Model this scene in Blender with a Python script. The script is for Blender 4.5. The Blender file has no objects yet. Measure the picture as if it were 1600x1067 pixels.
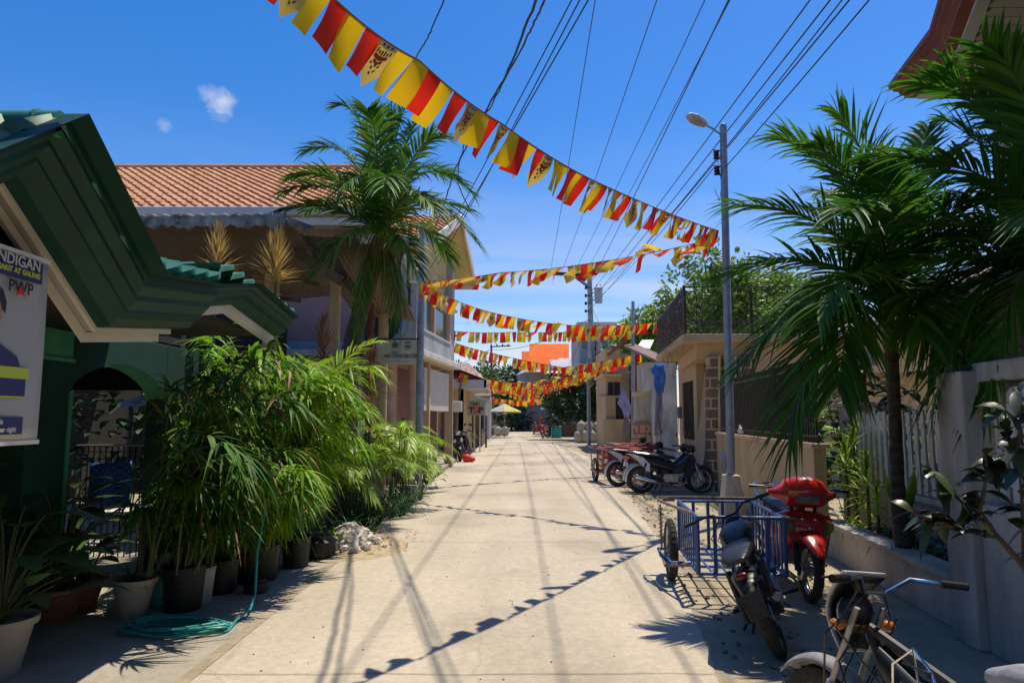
import bpy, math, random
from mathutils import Vector, Matrix, Euler
random.seed(7)
R = math.radians
V = Vector
scn = bpy.context.scene
COL = scn.collection
# ---------------------------------------------------------------- survey helpers (real distances worked out from the camera height)
F = 1067.0; TH = math.atan(116.5/1067); CZ = 1.6
def ray(px, py):
    xc = (px-800)/F; yc = (533.5-py)/F
    return V((xc, math.cos(TH)-yc*math.sin(TH), math.sin(TH)+yc*math.cos(TH)))
def P(px, py, Y):
    d = ray(px, py); return V((0, 0, CZ)) + d*(Y/d.y)
def G(px, py, z=0.0):
    d = ray(px, py); return V((0, 0, CZ)) + d*((z-CZ)/d.z)
def sx(x0, Y, z=0.0): return V((x0+.105*Y, Y, z))
def rnd(a, b): return random.uniform(a, b)
# ---------------------------------------------------------------- materials
MATS = {}
def M(name, col, rough=.7, metal=0, nscale=0, namt=.25, col2=None, bump=0, bscale=None, spec=.5, trans=0, island=0, detail=6, coat=0, stretch=None, alpha=1):
    if name in MATS: return MATS[name]
    m = bpy.data.materials.new(name); m.use_nodes = True
    nt = m.node_tree; n = nt.nodes; l = nt.links
    b = n['Principled BSDF']; out = n['Material Output']
    b.inputs['Roughness'].default_value = rough; b.inputs['Metallic'].default_value = metal
    b.inputs['Specular IOR Level'].default_value = spec
    b.inputs['Coat Weight'].default_value = coat
    b.inputs['Base Color'].default_value = (*col, 1)
    cs = None
    tc = n.new('ShaderNodeTexCoord')
    src = tc.outputs['Object']
    if stretch:
        mp = n.new('ShaderNodeMapping'); mp.inputs['Scale'].default_value = stretch
        l.new(src, mp.inputs['Vector']); src = mp.outputs['Vector']
    if nscale:
        nz = n.new('ShaderNodeTexNoise'); nz.inputs['Scale'].default_value = nscale; nz.inputs['Detail'].default_value = detail
        nz.inputs['Roughness'].default_value = .65
        l.new(src, nz.inputs['Vector'])
        rp = n.new('ShaderNodeMapRange'); rp.inputs['From Min'].default_value = .32; rp.inputs['From Max'].default_value = .68
        l.new(nz.outputs['Fac'], rp.inputs['Value'])
        mx = n.new('ShaderNodeMix'); mx.data_type = 'RGBA'
        c2 = col2 if col2 else tuple(max(0, c*(1-namt)) for c in col)
        c1 = col if col2 else tuple(min(1, c*(1+namt*.6)) for c in col)
        mx.inputs[6].default_value = (*c1, 1); mx.inputs[7].default_value = (*c2, 1)
        l.new(rp.outputs['Result'], mx.inputs[0]); cs = mx.outputs[2]
        if not metal:
            r2 = n.new('ShaderNodeMapRange'); r2.inputs['To Min'].default_value = max(0, rough-.1); r2.inputs['To Max'].default_value = min(1, rough+.12)
            l.new(nz.outputs['Fac'], r2.inputs['Value']); l.new(r2.outputs['Result'], b.inputs['Roughness'])
    if island:
        g = n.new('ShaderNodeNewGeometry')
        hv = n.new('ShaderNodeHueSaturation'); hv.inputs['Color'].default_value = (*col, 1)
        if cs: l.new(cs, hv.inputs['Color'])
        a = n.new('ShaderNodeMapRange'); a.inputs['To Min'].default_value = 1-island; a.inputs['To Max'].default_value = 1+island*1.3
        l.new(g.outputs['Random Per Island'], a.inputs['Value']); l.new(a.outputs['Result'], hv.inputs['Value'])
        h = n.new('ShaderNodeMath'); h.operation = 'MULTIPLY_ADD'; h.inputs[1].default_value = 7.31; h.inputs[2].default_value = 0
        fr = n.new('ShaderNodeMath'); fr.operation = 'FRACT'
        l.new(g.outputs['Random Per Island'], h.inputs[0]); l.new(h.outputs[0], fr.inputs[0])
        a2 = n.new('ShaderNodeMapRange'); a2.inputs['To Min'].default_value = .5-.05*island*1.5; a2.inputs['To Max'].default_value = .5+.03*island*1.5
        l.new(fr.outputs[0], a2.inputs['Value']); l.new(a2.outputs['Result'], hv.inputs['Hue'])
        cs = hv.outputs['Color']
    if cs: l.new(cs, b.inputs['Base Color'])
    if bump:
        nb = n.new('ShaderNodeTexNoise'); nb.inputs['Scale'].default_value = bscale or (nscale*4 if nscale else 30); nb.inputs['Detail'].default_value = 5
        l.new(src, nb.inputs['Vector'])
        bp = n.new('ShaderNodeBump'); bp.inputs['Strength'].default_value = bump; bp.inputs['Distance'].default_value = .02
        l.new(nb.outputs['Fac'], bp.inputs['Height']); l.new(bp.outputs['Normal'], b.inputs['Normal'])
    if trans:
        t = n.new('ShaderNodeBsdfTranslucent'); ms = n.new('ShaderNodeMixShader'); ms.inputs[0].default_value = trans
        if cs:
            l.new(cs, t.inputs['Color'])
        else: t.inputs['Color'].default_value = (*col, 1)
        l.new(b.outputs[0], ms.inputs[1]); l.new(t.outputs[0], ms.inputs[2]); l.new(ms.outputs[0], out.inputs['Surface'])
    MATS[name] = m
    return m
def brick_mat(name, c1, c2, mortar, scale, w=.5, h=.25, msize=.02, rough=.8, axis='xz', offset=.5):
    m = bpy.data.materials.new(name); m.use_nodes = True
    nt = m.node_tree; n = nt.nodes; l = nt.links; b = n['Principled BSDF']
    tc = n.new('ShaderNodeTexCoord'); sp = n.new('ShaderNodeSeparateXYZ'); cb = n.new('ShaderNodeCombineXYZ')
    l.new(tc.outputs['Object'], sp.inputs[0])
    l.new(sp.outputs['X' if axis[0] == 'x' else 'Y'], cb.inputs['X']); l.new(sp.outputs['Z'], cb.inputs['Y'])
    br = n.new('ShaderNodeTexBrick'); l.new(cb.outputs[0], br.inputs['Vector'])
    br.inputs['Color1'].default_value = (*c1, 1); br.inputs['Color2'].default_value = (*c2, 1); br.inputs['Mortar'].default_value = (*mortar, 1)
    br.inputs['Scale'].default_value = scale; br.inputs['Brick Width'].default_value = w; br.inputs['Row Height'].default_value = h
    br.inputs['Mortar Size'].default_value = msize; br.offset = offset
    l.new(br.outputs['Color'], b.inputs['Base Color']); b.inputs['Roughness'].default_value = rough
    bp = n.new('ShaderNodeBump'); bp.inputs['Strength'].default_value = .6; bp.inputs['Distance'].default_value = .01; bp.invert = True
    l.new(br.outputs['Fac'], bp.inputs['Height']); l.new(bp.outputs['Normal'], b.inputs['Normal'])
    MATS[name] = m
    return m
# ---------------------------------------------------------------- mesh builder
def basis(d, up=V((0, 0, 1))):
    d = d.normalized(); s = d.cross(up)
    if s.length < 1e-4: s = d.cross(V((0, 1, 0)))
    s.normalize(); return d, s, s.cross(d).normalized()
class MB:
    def __init__(s): s.v = []; s.f = []; s.mi = []; s.cur = 0
    def add(s, vs, fs):
        o = len(s.v); s.v.extend([tuple(x) for x in vs]); s.f.extend([tuple(i+o for i in f) for f in fs]); s.mi.extend([s.cur]*len(fs))
        return s
    def box(s, c, d, rot=None, taper=1.0):
        hx, hy, hz = d[0]/2, d[1]/2, d[2]/2
        vs = [V((x*hx*(taper if z > 0 else 1), y*hy*(taper if z > 0 else 1), z*hz)) for z in (-1, 1) for y in (-1, 1) for x in (-1, 1)]
        if rot is not None:
            m = Euler(rot).to_matrix() if not isinstance(rot, Matrix) else rot
            vs = [m @ v for v in vs]
        c = V(c)
        return s.add([v+c for v in vs], [(0, 2, 3, 1), (4, 5, 7, 6), (0, 1, 5, 4), (2, 6, 7, 3), (0, 4, 6, 2), (1, 3, 7, 5)])
    def bar(s, a, b, w, h=None, up=V((0, 0, 1))):
        a = V(a); b = V(b); h = h or w
        d, sd, u = basis(b-a, up)
        vs = []
        for p in (a, b):
            for y, z in ((-1, -1), (1, -1), (1, 1), (-1, 1)): vs.append(p+sd*(y*w/2)+u*(z*h/2))
        return s.add(vs, [(3, 2, 1, 0), (4, 5, 6, 7), (0, 1, 5, 4), (1, 2, 6, 5), (2, 3, 7, 6), (3, 0, 4, 7)])
    def tube(s, pts, r, n=8, closed=False, caps=True):
        pts = [V(p) for p in pts]; k = len(pts)
        rr = r if isinstance(r, (list, tuple)) else [r]*k
        up = V((0, 0, 1)); vs = []
        prev = None
        for i, p in enumerate(pts):
            if closed: t = pts[(i+1) % k]-pts[i-1]
            else: t = pts[min(i+1, k-1)]-pts[max(i-1, 0)]
            if t.length < 1e-9: t = V((0, 0, 1))
            t.normalize()
            if prev is None:
                a = t.cross(up)
                if a.length < .05: a = t.cross(V((1, 0, 0)))
            else:
                a = prev - t*prev.dot(t)
                if a.length < 1e-4: a = t.cross(up)
            a.normalize(); prev = a; b = t.cross(a)
            for j in range(n):
                q = 2*math.pi*j/n; vs.append(p+(a*math.cos(q)+b*math.sin(q))*rr[i])
        fs = []
        for i in range(k if closed else k-1):
            for j in range(n):
                i2 = (i+1) % k
                fs.append((i*n+j, i*n+(j+1) % n, i2*n+(j+1) % n, i2*n+j))
        if caps and not closed:
            fs.append(tuple(range(n-1, -1, -1))); fs.append(tuple((k-1)*n+j for j in range(n)))
        return s.add(vs, fs)
    def ring(s, c, axis, Rr, r, n=28, m=8, a0=0, a1=2*math.pi, up=V((0, 0, 1))):
        d, u, w = basis(V(axis), up); full = abs(a1-a0-2*math.pi) < 1e-6
        pts = [V(c)+(u*math.cos(a0+(a1-a0)*i/(n if full else n-1))+w*math.sin(a0+(a1-a0)*i/(n if full else n-1)))*Rr for i in range(n)]
        return s.tube(pts, r, m, closed=full)
    def lathe(s, prof, c=(0, 0, 0), axis=(0, 0, 1), n=20):
        d, u, w = basis(V(axis), V((0, 1, 0)) if abs(V(axis).normalized().z) > .9 else V((0, 0, 1))); c = V(c); vs = []; k = len(prof)
        for r, z in prof:
            for j in range(n):
                q = 2*math.pi*j/n; vs.append(c+d*z+(u*math.cos(q)+w*math.sin(q))*max(r, 1e-4))
        fs = [(i*n+j, i*n+(j+1) % n, (i+1)*n+(j+1) % n, (i+1)*n+j) for i in range(k-1) for j in range(n)]
        return s.add(vs, fs)
    def prism(s, poly, vec):
        poly = [V(p) for p in poly]; vec = V(vec); n = len(poly)
        return s.add(poly+[p+vec for p in poly], [tuple(range(n-1, -1, -1)), tuple(range(n, 2*n))]+[(i, (i+1) % n, n+(i+1) % n, n+i) for i in range(n)])
    def slab(s, xy, z0, z1): return s.prism([V((p[0], p[1], z0)) for p in xy], (0, 0, z1-z0))
    def swall(s, x0, Ya, Yb, z0, z1, th=.15):
        "a straight wall along the street line"
        return s.slab([sx(x0, Ya), sx(x0, Yb), sx(x0+th, Yb), sx(x0+th, Ya)], z0, z1)
    def grid(s, fn, nu, nv):
        vs = [fn(i/nu, j/nv) for j in range(nv+1) for i in range(nu+1)]
        return s.add(vs, [(j*(nu+1)+i, j*(nu+1)+i+1, (j+1)*(nu+1)+i+1, (j+1)*(nu+1)+i) for j in range(nv) for i in range(nu)])
    def ell(s, c, rad, rot=None, n=14, m=9, p=1.0):
        m3 = Euler(rot).to_matrix() if rot else Matrix.Identity(3); vs = []; c = V(c)
        for i in range(m+1):
            a = -math.pi/2+math.pi*i/m
            for j in range(n):
                q = 2*math.pi*j/n
                f = lambda t: math.copysign(abs(t)**p, t)
                vs.append(c+m3 @ V((rad[0]*f(math.cos(a))*f(math.cos(q)), rad[1]*f(math.cos(a))*f(math.sin(q)), rad[2]*f(math.sin(a)))))
        return s.add(vs, [(i*n+j, i*n+(j+1) % n, (i+1)*n+(j+1) % n, (i+1)*n+j) for i in range(m) for j in range(n)])
    def loft(s, rings, caps=True):
        n = len(rings[0]); vs = [p for r in rings for p in r]
        fs = [(i*n+j, i*n+(j+1) % n, (i+1)*n+(j+1) % n, (i+1)*n+j) for i in range(len(rings)-1) for j in range(n)]
        if caps: fs += [tuple(range(n-1, -1, -1)), tuple((len(rings)-1)*n+j for j in range(n))]
        return s.add(vs, fs)
    def bodyx(s, secs, n=16, p=.7):
        f = lambda t: math.copysign(abs(t)**p, t)
        return s.loft([[V((x, w*f(math.cos(2*math.pi*j/n)), z+h*f(math.sin(2*math.pi*j/n)))) for j in range(n)] for x, z, w, h in secs])
    def bodyz(s, secs, n=16, p=.7):
        f = lambda t: math.copysign(abs(t)**p, t)
        return s.loft([[V((x+d*f(math.cos(2*math.pi*j/n)), w*f(math.sin(2*math.pi*j/n)), z)) for j in range(n)] for z, x, w, d in secs])
    def leaf(s, p, d, L, W, droop=.3, seg=4, nh=None, fold=0.0, shape=0, curl=0):
        d = d.normalized(); nh = nh or V((0, 0, 1))
        sd = d.cross(nh)
        if sd.length < .05: sd = d.cross(V((rnd(-1, 1), rnd(-1, 1), .2)))
        sd.normalize(); up = sd.cross(d).normalized(); vs = []; c = 3 if fold else 2
        g = V((0, 0, -1))
        for i in range(seg+1):
            t = i/seg
            q = p+d*(L*t)+g*(droop*L*t*t)+sd*(curl*L*t*t)
            if shape == 0: w = W*min(1, .35+2.2*t)*(1-t**2.2)
            elif shape == 1: w = W*math.sin(math.pi*min(1, .06+t*.94))**.75
            else: w = W*(1-t*.85)
            w = max(w, W*.04)/2
            if fold: vs += [q-sd*w+up*(w*fold), q, q+sd*w+up*(w*fold)]
            else: vs += [q-sd*w, q+sd*w]
        return s.add(vs, [(i*c+j, i*c+j+1, (i+1)*c+j+1, (i+1)*c+j) for i in range(seg) for j in range(c-1)])
    def build(s, name, mat, parent=None, bevel=0, smooth=True, ang=38, kind=None, sub=0, solid=0):
        me = bpy.data.meshes.new(name); me.from_pydata(s.v, [], s.f); me.update()
        o = bpy.data.objects.new(name, me); COL.objects.link(o)
        mats = mat if isinstance(mat, (list, tuple)) else [mat]
        for m in mats: me.materials.append(m)
        if len(mats) > 1:
            for pl, k in zip(me.polygons, s.mi): pl.material_index = k
        if smooth:
            for pl in me.polygons: pl.use_smooth = True
            try: me.set_sharp_from_angle(angle=R(ang))
            except Exception: pass
        if parent is not None:
            o.parent = parent
            if parent.name in WORLD: o.matrix_parent_inverse = WORLD[parent.name]
        if kind: o['kind'] = kind
        if solid:
            m = o.modifiers.new('th', 'SOLIDIFY'); m.thickness = solid
        if bevel:
            m = o.modifiers.new('bv', 'BEVEL'); m.width = bevel; m.segments = 2; m.limit_method = 'ANGLE'; m.angle_limit = R(40)
        if sub:
            m = o.modifiers.new('ss', 'SUBSURF'); m.levels = sub; m.render_levels = sub
        return o
WORLD = {}
def thing(name, label, cat, loc=(0, 0, 0), rz=0, group=None, world=False, rot=None):
    o = bpy.data.objects.new(name, None); COL.objects.link(o); o.empty_display_size = .2
    o.location = loc; o.rotation_euler = rot if rot else (0, 0, rz)
    o['label'] = label; o['category'] = cat
    if group: o['group'] = group
    if world: WORLD[o.name] = (Matrix.Translation(V(loc)) @ Euler(o.rotation_euler).to_matrix().to_4x4()).inverted()
    return o
def tag(o, label, cat, group=None):
    o['label'] = label; o['category'] = cat
    if group: o['group'] = group
    return o
def dup(root, loc, rz=0, label=None, group=None, scale=1, rot=None):
    r = root.copy(); COL.objects.link(r); r.location = loc; r.rotation_euler = rot if rot else (0, 0, rz); r.scale = (scale,)*3
    if label: r['label'] = label
    if group: r['group'] = group
    def rec(a, b):
        for ch in list(a.children):
            c = ch.copy(); COL.objects.link(c); c.parent = b; rec(ch, c)
    rec(root, r)
    return r
def text(name, s, size, mat, parent, loc, rot, align='LEFT', ext=.002, sxx=1.0, bold=0):
    cu = bpy.data.curves.new(name, 'FONT'); cu.body = s; cu.size = size; cu.extrude = ext; cu.align_x = align; cu.offset = bold; cu.resolution_u = 3
    t = bpy.data.objects.new(name, cu); COL.objects.link(t); bpy.context.view_layer.update()
    me = bpy.data.meshes.new_from_object(t.evaluated_get(bpy.context.evaluated_depsgraph_get())); bpy.data.objects.remove(t)
    me.materials.clear(); me.materials.append(mat)
    o = bpy.data.objects.new(name, me); COL.objects.link(o)
    o.location = loc; o.rotation_euler = rot; o.scale = (sxx, 1, 1)
    o.parent = parent
    if parent.name in WORLD: o.matrix_parent_inverse = WORLD[parent.name]
    return o
def bez(a, b, c, t): return a*((1-t)**2)+b*(2*t*(1-t))+c*(t*t)
def beztan(a, b, c, t): return ((b-a)*(1-t)+(c-b)*t).normalized()
def frond(ml, ms, p0, p1, p2, n=26, ll=.4, lw=.03, droop=.35, vee=.25, r0=.015, sweep=.6, start=.15, seg=4, fold=0, jit=.15, plume=0):
    p0, p1, p2 = V(p0), V(p1), V(p2)
    ms.tube([bez(p0, p1, p2, i/8) for i in range(9)], [r0*(1-.85*i/8) for i in range(9)], 5)
    for k in range(n):
        s = start+(1-start)*(k+rnd(-.3, .3))/(n-1); s = min(max(s, 0), 1)
        p = bez(p0, p1, p2, s); t = beztan(p0, p1, p2, s)
        sd = t.cross(V((0, 0, 1)))
        if sd.length < .1: sd = t.cross(V((1, .3, 0)))
        sd.normalize(); up = sd.cross(t).normalized()
        for g in (-1, 1):
            L = ll*(.45+.55*math.sin(math.pi*min(1, .12+s*.83)))*rnd(1-jit, 1+jit)
            d = sd*g*(1-.45*s)+t*(sweep+.6*s)+up*(vee+rnd(-jit, jit)+plume*rnd(-.6, .8))
            ml.leaf(p, d, L, lw*rnd(.8, 1.15), droop*rnd(.5, 1.5), seg, up+V((rnd(-.3, .3), rnd(-.3, .3), 0)), fold)
def off2(pts, d):
    "offset an open xy polyline to its left by d"
    out = []
    n = len(pts)
    for i in range(n):
        a = (V(pts[i][:2])-V(pts[i-1][:2])).normalized() if i > 0 else None
        b = (V(pts[i+1][:2])-V(pts[i][:2])).normalized() if i < n-1 else None
        a = a or b; b = b or a
        na = V((-a.y, a.x)); nb = V((-b.y, b.x)); m = (na+nb).normalized()
        k = d/max(.3, m.dot(na)); out.append((pts[i][0]+m.x*k, pts[i][1]+m.y*k))
    return out
def tile_roof(mb, a, b, up, tw=.25, rh=.33, amp=.035, step=.05, per=6):
    "wavy roof tiles: eave from a to b, slope vector up"
    a, b, up = V(a), V(b), V(up); al = b-a; nrm = al.cross(up).normalized()
    if nrm.z < 0: nrm = -nrm
    nt = max(1, round(al.length/tw)); nr = max(1, round(up.length/rh))
    cols = nt*per
    vs = []; rows = 0
    for r in range(nr):
        for q in (0, .04, 1.0):
            for i in range(cols+1):
                u = i/cols; ph = (i/per) % 1
                w = amp*(math.sin(2*math.pi*ph)+.35*math.sin(4*math.pi*ph))
                lift = 0 if q == 0 else step*(1-q)
                sc = -.25*math.sin(2*math.pi*ph)*rh/up.length*.35
                vs.append(a+al*u+up*((r+q)/nr+sc*(q < 1))+nrm*(w+lift))
            rows += 1
    mb.add(vs, [(j*(cols+1)+i, j*(cols+1)+i+1, (j+1)*(cols+1)+i+1, (j+1)*(cols+1)+i) for j in range(rows-1) for i in range(cols)])
def corr(mb, a, b, up, pitch=.09, amp=.016, sag=0):
    a, b, up = V(a), V(b), V(up); al = b-a; nrm = al.cross(up).normalized()
    n = max(4, int(al.length/pitch)*4)
    mb.grid(lambda u, v: a+al*u+up*v+nrm*(amp*math.sin(2*math.pi*u*n/4)), n, 3)
# ================================================================ camera, light, sky
cam = bpy.data.cameras.new('camera'); co = bpy.data.objects.new('camera', cam); COL.objects.link(co)
co.location = (0, 0, CZ); co.rotation_euler = (math.pi/2+TH, 0, 0); cam.lens = 24.0075; cam.sensor_width = 36; cam.clip_end = 2000; cam.clip_start = .05
scn.camera = co
SUN = V((.26, .275, 1)).normalized()
sl = bpy.data.lights.new('sun', 'SUN'); sl.energy = 5.0; sl.angle = R(.53); sl.color = (1, .90, .74)
so = bpy.data.objects.new('sun', sl); COL.objects.link(so); so.rotation_euler = SUN.to_track_quat('Z', 'Y').to_euler(); so.location = (3, 3, 40)
w = bpy.data.worlds.new('World'); scn.world = w; w.use_nodes = True
nt = w.node_tree; n = nt.nodes; l = nt.links; bg = n['Background']
sky = n.new('ShaderNodeTexSky'); sky.sky_type = 'NISHITA'; sky.sun_disc = False
sky.sun_elevation = math.asin(SUN.z); sky.sun_rotation = math.atan2(SUN.x, SUN.y); sky.air_density = 1.0; sky.dust_density = .35; sky.ozone_density = 2.2
hs = n.new('ShaderNodeHueSaturation'); hs.inputs['Saturation'].default_value = 1.42; hs.inputs['Value'].default_value = 1.78
l.new(sky.outputs[0], hs.inputs['Color'])
tc = n.new('ShaderNodeTexCoord'); sp = n.new('ShaderNodeSeparateXYZ'); l.new(tc.outputs['Generated'], sp.inputs[0])
# thin streaky cloud low over the horizon: plane-projected noise, masked by elevation
mz = n.new('ShaderNodeMath'); mz.operation = 'ADD'; mz.inputs[1].default_value = .06; l.new(sp.outputs['Z'], mz.inputs[0])
dx = n.new('ShaderNodeMath'); dx.operation = 'DIVIDE'; l.new(sp.outputs['X'], dx.inputs[0]); l.new(mz.outputs[0], dx.inputs[1])
dy = n.new('ShaderNodeMath'); dy.operation = 'DIVIDE'; l.new(sp.outputs['Y'], dy.inputs[0]); l.new(mz.outputs[0], dy.inputs[1])
cb = n.new('ShaderNodeCombineXYZ'); l.new(dx.outputs[0], cb.inputs[0]); l.new(dy.outputs[0], cb.inputs[1])
cn = n.new('ShaderNodeTexNoise'); cn.inputs['Scale'].default_value = .9; cn.inputs['Detail'].default_value = 8; cn.inputs['Roughness'].default_value = .55; cn.inputs['Distortion'].default_value = .4
mp = n.new('ShaderNodeMapping'); mp.inputs['Scale'].default_value = (.45, 1.1, 1); mp.inputs['Rotation'].default_value = (0, 0, .3); l.new(cb.outputs[0], mp.inputs['Vector']); l.new(mp.outputs[0], cn.inputs['Vector'])
r1 = n.new('ShaderNodeMapRange'); r1.inputs['From Min'].default_value = .36; r1.inputs['From Max'].default_value = .68; l.new(cn.outputs['Fac'], r1.inputs['Value'])
r2 = n.new('ShaderNodeMapRange'); r2.inputs['From Min'].default_value = .42; r2.inputs['From Max'].default_value = .06; r2.inputs['To Max'].default_value = .85; r2.interpolation_type = 'SMOOTHSTEP'; l.new(sp.outputs['Z'], r2.inputs['Value'])
mm = n.new('ShaderNodeMath'); mm.operation = 'MULTIPLY'; l.new(r1.outputs[0], mm.inputs[0]); l.new(r2.outputs[0], mm.inputs[1])
# two small puffs, each a soft ball of noise round its own direction
def puff(px, py, rad, amt):
    d = ray(px, py).normalized()
    vd = n.new('ShaderNodeVectorMath'); vd.operation = 'DISTANCE'; vd.inputs[1].default_value = d
    nn = n.new('ShaderNodeTexNoise'); nn.inputs['Scale'].default_value = 34; nn.inputs['Detail'].default_value = 9; nn.inputs['Roughness'].default_value = .72; nn.inputs['Distortion'].default_value = 1.6; l.new(tc.outputs['Generated'], nn.inputs['Vector'])
    nz = n.new('ShaderNodeVectorMath'); nz.operation = 'NORMALIZE'; l.new(tc.outputs['Generated'], nz.inputs[0]); l.new(nz.outputs[0], vd.inputs[0])
    a = n.new('ShaderNodeMapRange'); a.inputs['From Min'].default_value = rad; a.inputs['From Max'].default_value = 0; l.new(vd.outputs['Value'], a.inputs['Value'])
    b = n.new('ShaderNodeMath'); b.operation = 'ADD'; l.new(a.outputs[0], b.inputs[0]); l.new(nn.outputs['Fac'], b.inputs[1])
    c = n.new('ShaderNodeMapRange'); c.inputs['From Min'].default_value = .90; c.inputs['From Max'].default_value = 1.6; c.inputs['To Max'].default_value = amt; l.new(b.outputs[0], c.inputs['Value'])
    d2 = n.new('ShaderNodeMath'); d2.operation = 'MULTIPLY'; e = n.new('ShaderNodeMath'); e.operation = 'GREATER_THAN'; e.inputs[1].default_value = 0; l.new(a.outputs[0], e.inputs[0])
    l.new(c.outputs[0], d2.inputs[0]); l.new(e.outputs[0], d2.inputs[1])
    return d2.outputs[0]
acc = mm.outputs[0]
for q in (puff(347, 163, .036, .95), puff(328, 148, .026, .5), puff(256, 197, .019, .45)):
    ad = n.new('ShaderNodeMath'); ad.operation = 'MAXIMUM'; l.new(acc, ad.inputs[0]); l.new(q, ad.inputs[1]); acc = ad.outputs[0]
mx = n.new('ShaderNodeMix'); mx.data_type = 'RGBA'; mx.inputs[7].default_value = (9.4, 9.9, 10.6, 1)
tn = n.new('ShaderNodeMix'); tn.data_type = 'RGBA'; tn.blend_type = 'MULTIPLY'; tn.inputs[0].default_value = 1; tn.inputs[7].default_value = (1.12, 1.0, 1.16, 1); l.new(hs.outputs[0], tn.inputs[6]); l.new(acc, mx.inputs[0]); l.new(tn.outputs[2], mx.inputs[6]); l.new(mx.outputs[2], bg.inputs['Color']); bg.inputs['Strength'].default_value = .08
scn.view_settings.view_transform = 'Standard'; scn.view_settings.look = 'None'; scn.view_settings.exposure = 0; scn.view_settings.gamma = 1
scn.render.engine = 'CYCLES'; scn.cycles.use_denoising = True; scn.cycles.max_bounces = 6; scn.cycles.diffuse_bounces = 2; scn.cycles.glossy_bounces = 2; scn.cycles.transparent_max_bounces = 12
# ================================================================ materials
m_road = M('road_concrete', (.585, .50, .37), .85, nscale=.45, col2=(.49, .425, .325), bump=.25, bscale=35, detail=10)
def road_detail(m, cracks=True):
    nt = m.node_tree; n = nt.nodes; l = nt.links; b = n['Principled BSDF']; tc = n.new('ShaderNodeTexCoord')
    src = b.inputs['Base Color'].links[0].from_socket
    n2 = n.new('ShaderNodeTexNoise'); n2.inputs['Scale'].default_value = 14; n2.inputs['Detail'].default_value = 9; n2.inputs['Roughness'].default_value = .75
    l.new(tc.outputs['Object'], n2.inputs['Vector'])
    rr = n.new('ShaderNodeMapRange'); rr.inputs['From Min'].default_value = .3; rr.inputs['From Max'].default_value = .72; rr.inputs['To Min'].default_value = .78; rr.inputs['To Max'].default_value = 1.12
    l.new(n2.outputs['Fac'], rr.inputs['Value'])
    n3 = n.new('ShaderNodeTexNoise'); n3.inputs['Scale'].default_value = .8; n3.inputs['Detail'].default_value = 4; mp = n.new('ShaderNodeMapping'); mp.inputs['Scale'].default_value = (1.6, .16, 1)
    l.new(tc.outputs['Object'], mp.inputs['Vector']); l.new(mp.outputs[0], n3.inputs['Vector'])
    r3 = n.new('ShaderNodeMapRange'); r3.inputs['From Min'].default_value = .35; r3.inputs['From Max'].default_value = .65; r3.inputs['To Min'].default_value = .88; r3.inputs['To Max'].default_value = 1.05
    l.new(n3.outputs['Fac'], r3.inputs['Value'])
    mu = n.new('ShaderNodeMath'); mu.operation = 'MULTIPLY'; l.new(rr.outputs[0], mu.inputs[0]); l.new(r3.outputs[0], mu.inputs[1]); last = mu.outputs[0]
    if cracks:
        vo = n.new('ShaderNodeTexVoronoi'); vo.feature = 'DISTANCE_TO_EDGE'; vo.inputs['Scale'].default_value = .42; vo.inputs['Randomness'].default_value = 1
        nd = n.new('ShaderNodeTexNoise'); nd.inputs['Scale'].default_value = 2.5; nd.inputs['Detail'].default_value = 6
        l.new(tc.outputs['Object'], nd.inputs['Vector']); va = n.new('ShaderNodeMixRGB'); va.blend_type = 'ADD'; va.inputs[0].default_value = .45
        l.new(tc.outputs['Object'], va.inputs[1]); l.new(nd.outputs['Color'], va.inputs[2]); l.new(va.outputs[0], vo.inputs['Vector'])
        rc = n.new('ShaderNodeMapRange'); rc.inputs['From Min'].default_value = .0; rc.inputs['From Max'].default_value = .006; rc.inputs['To Min'].default_value = .86; l.new(vo.outputs['Distance'], rc.inputs['Value'])
        m2 = n.new('ShaderNodeMath'); m2.operation = 'MULTIPLY'; l.new(last, m2.inputs[0]); l.new(rc.outputs[0], m2.inputs[1]); last = m2.outputs[0]
    mx = n.new('ShaderNodeVectorMath'); mx.operation = 'SCALE'; l.new(src, mx.inputs[0]); l.new(last, mx.inputs['Scale']); l.new(mx.outputs[0], b.inputs['Base Color'])
road_detail(m_road)
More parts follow.
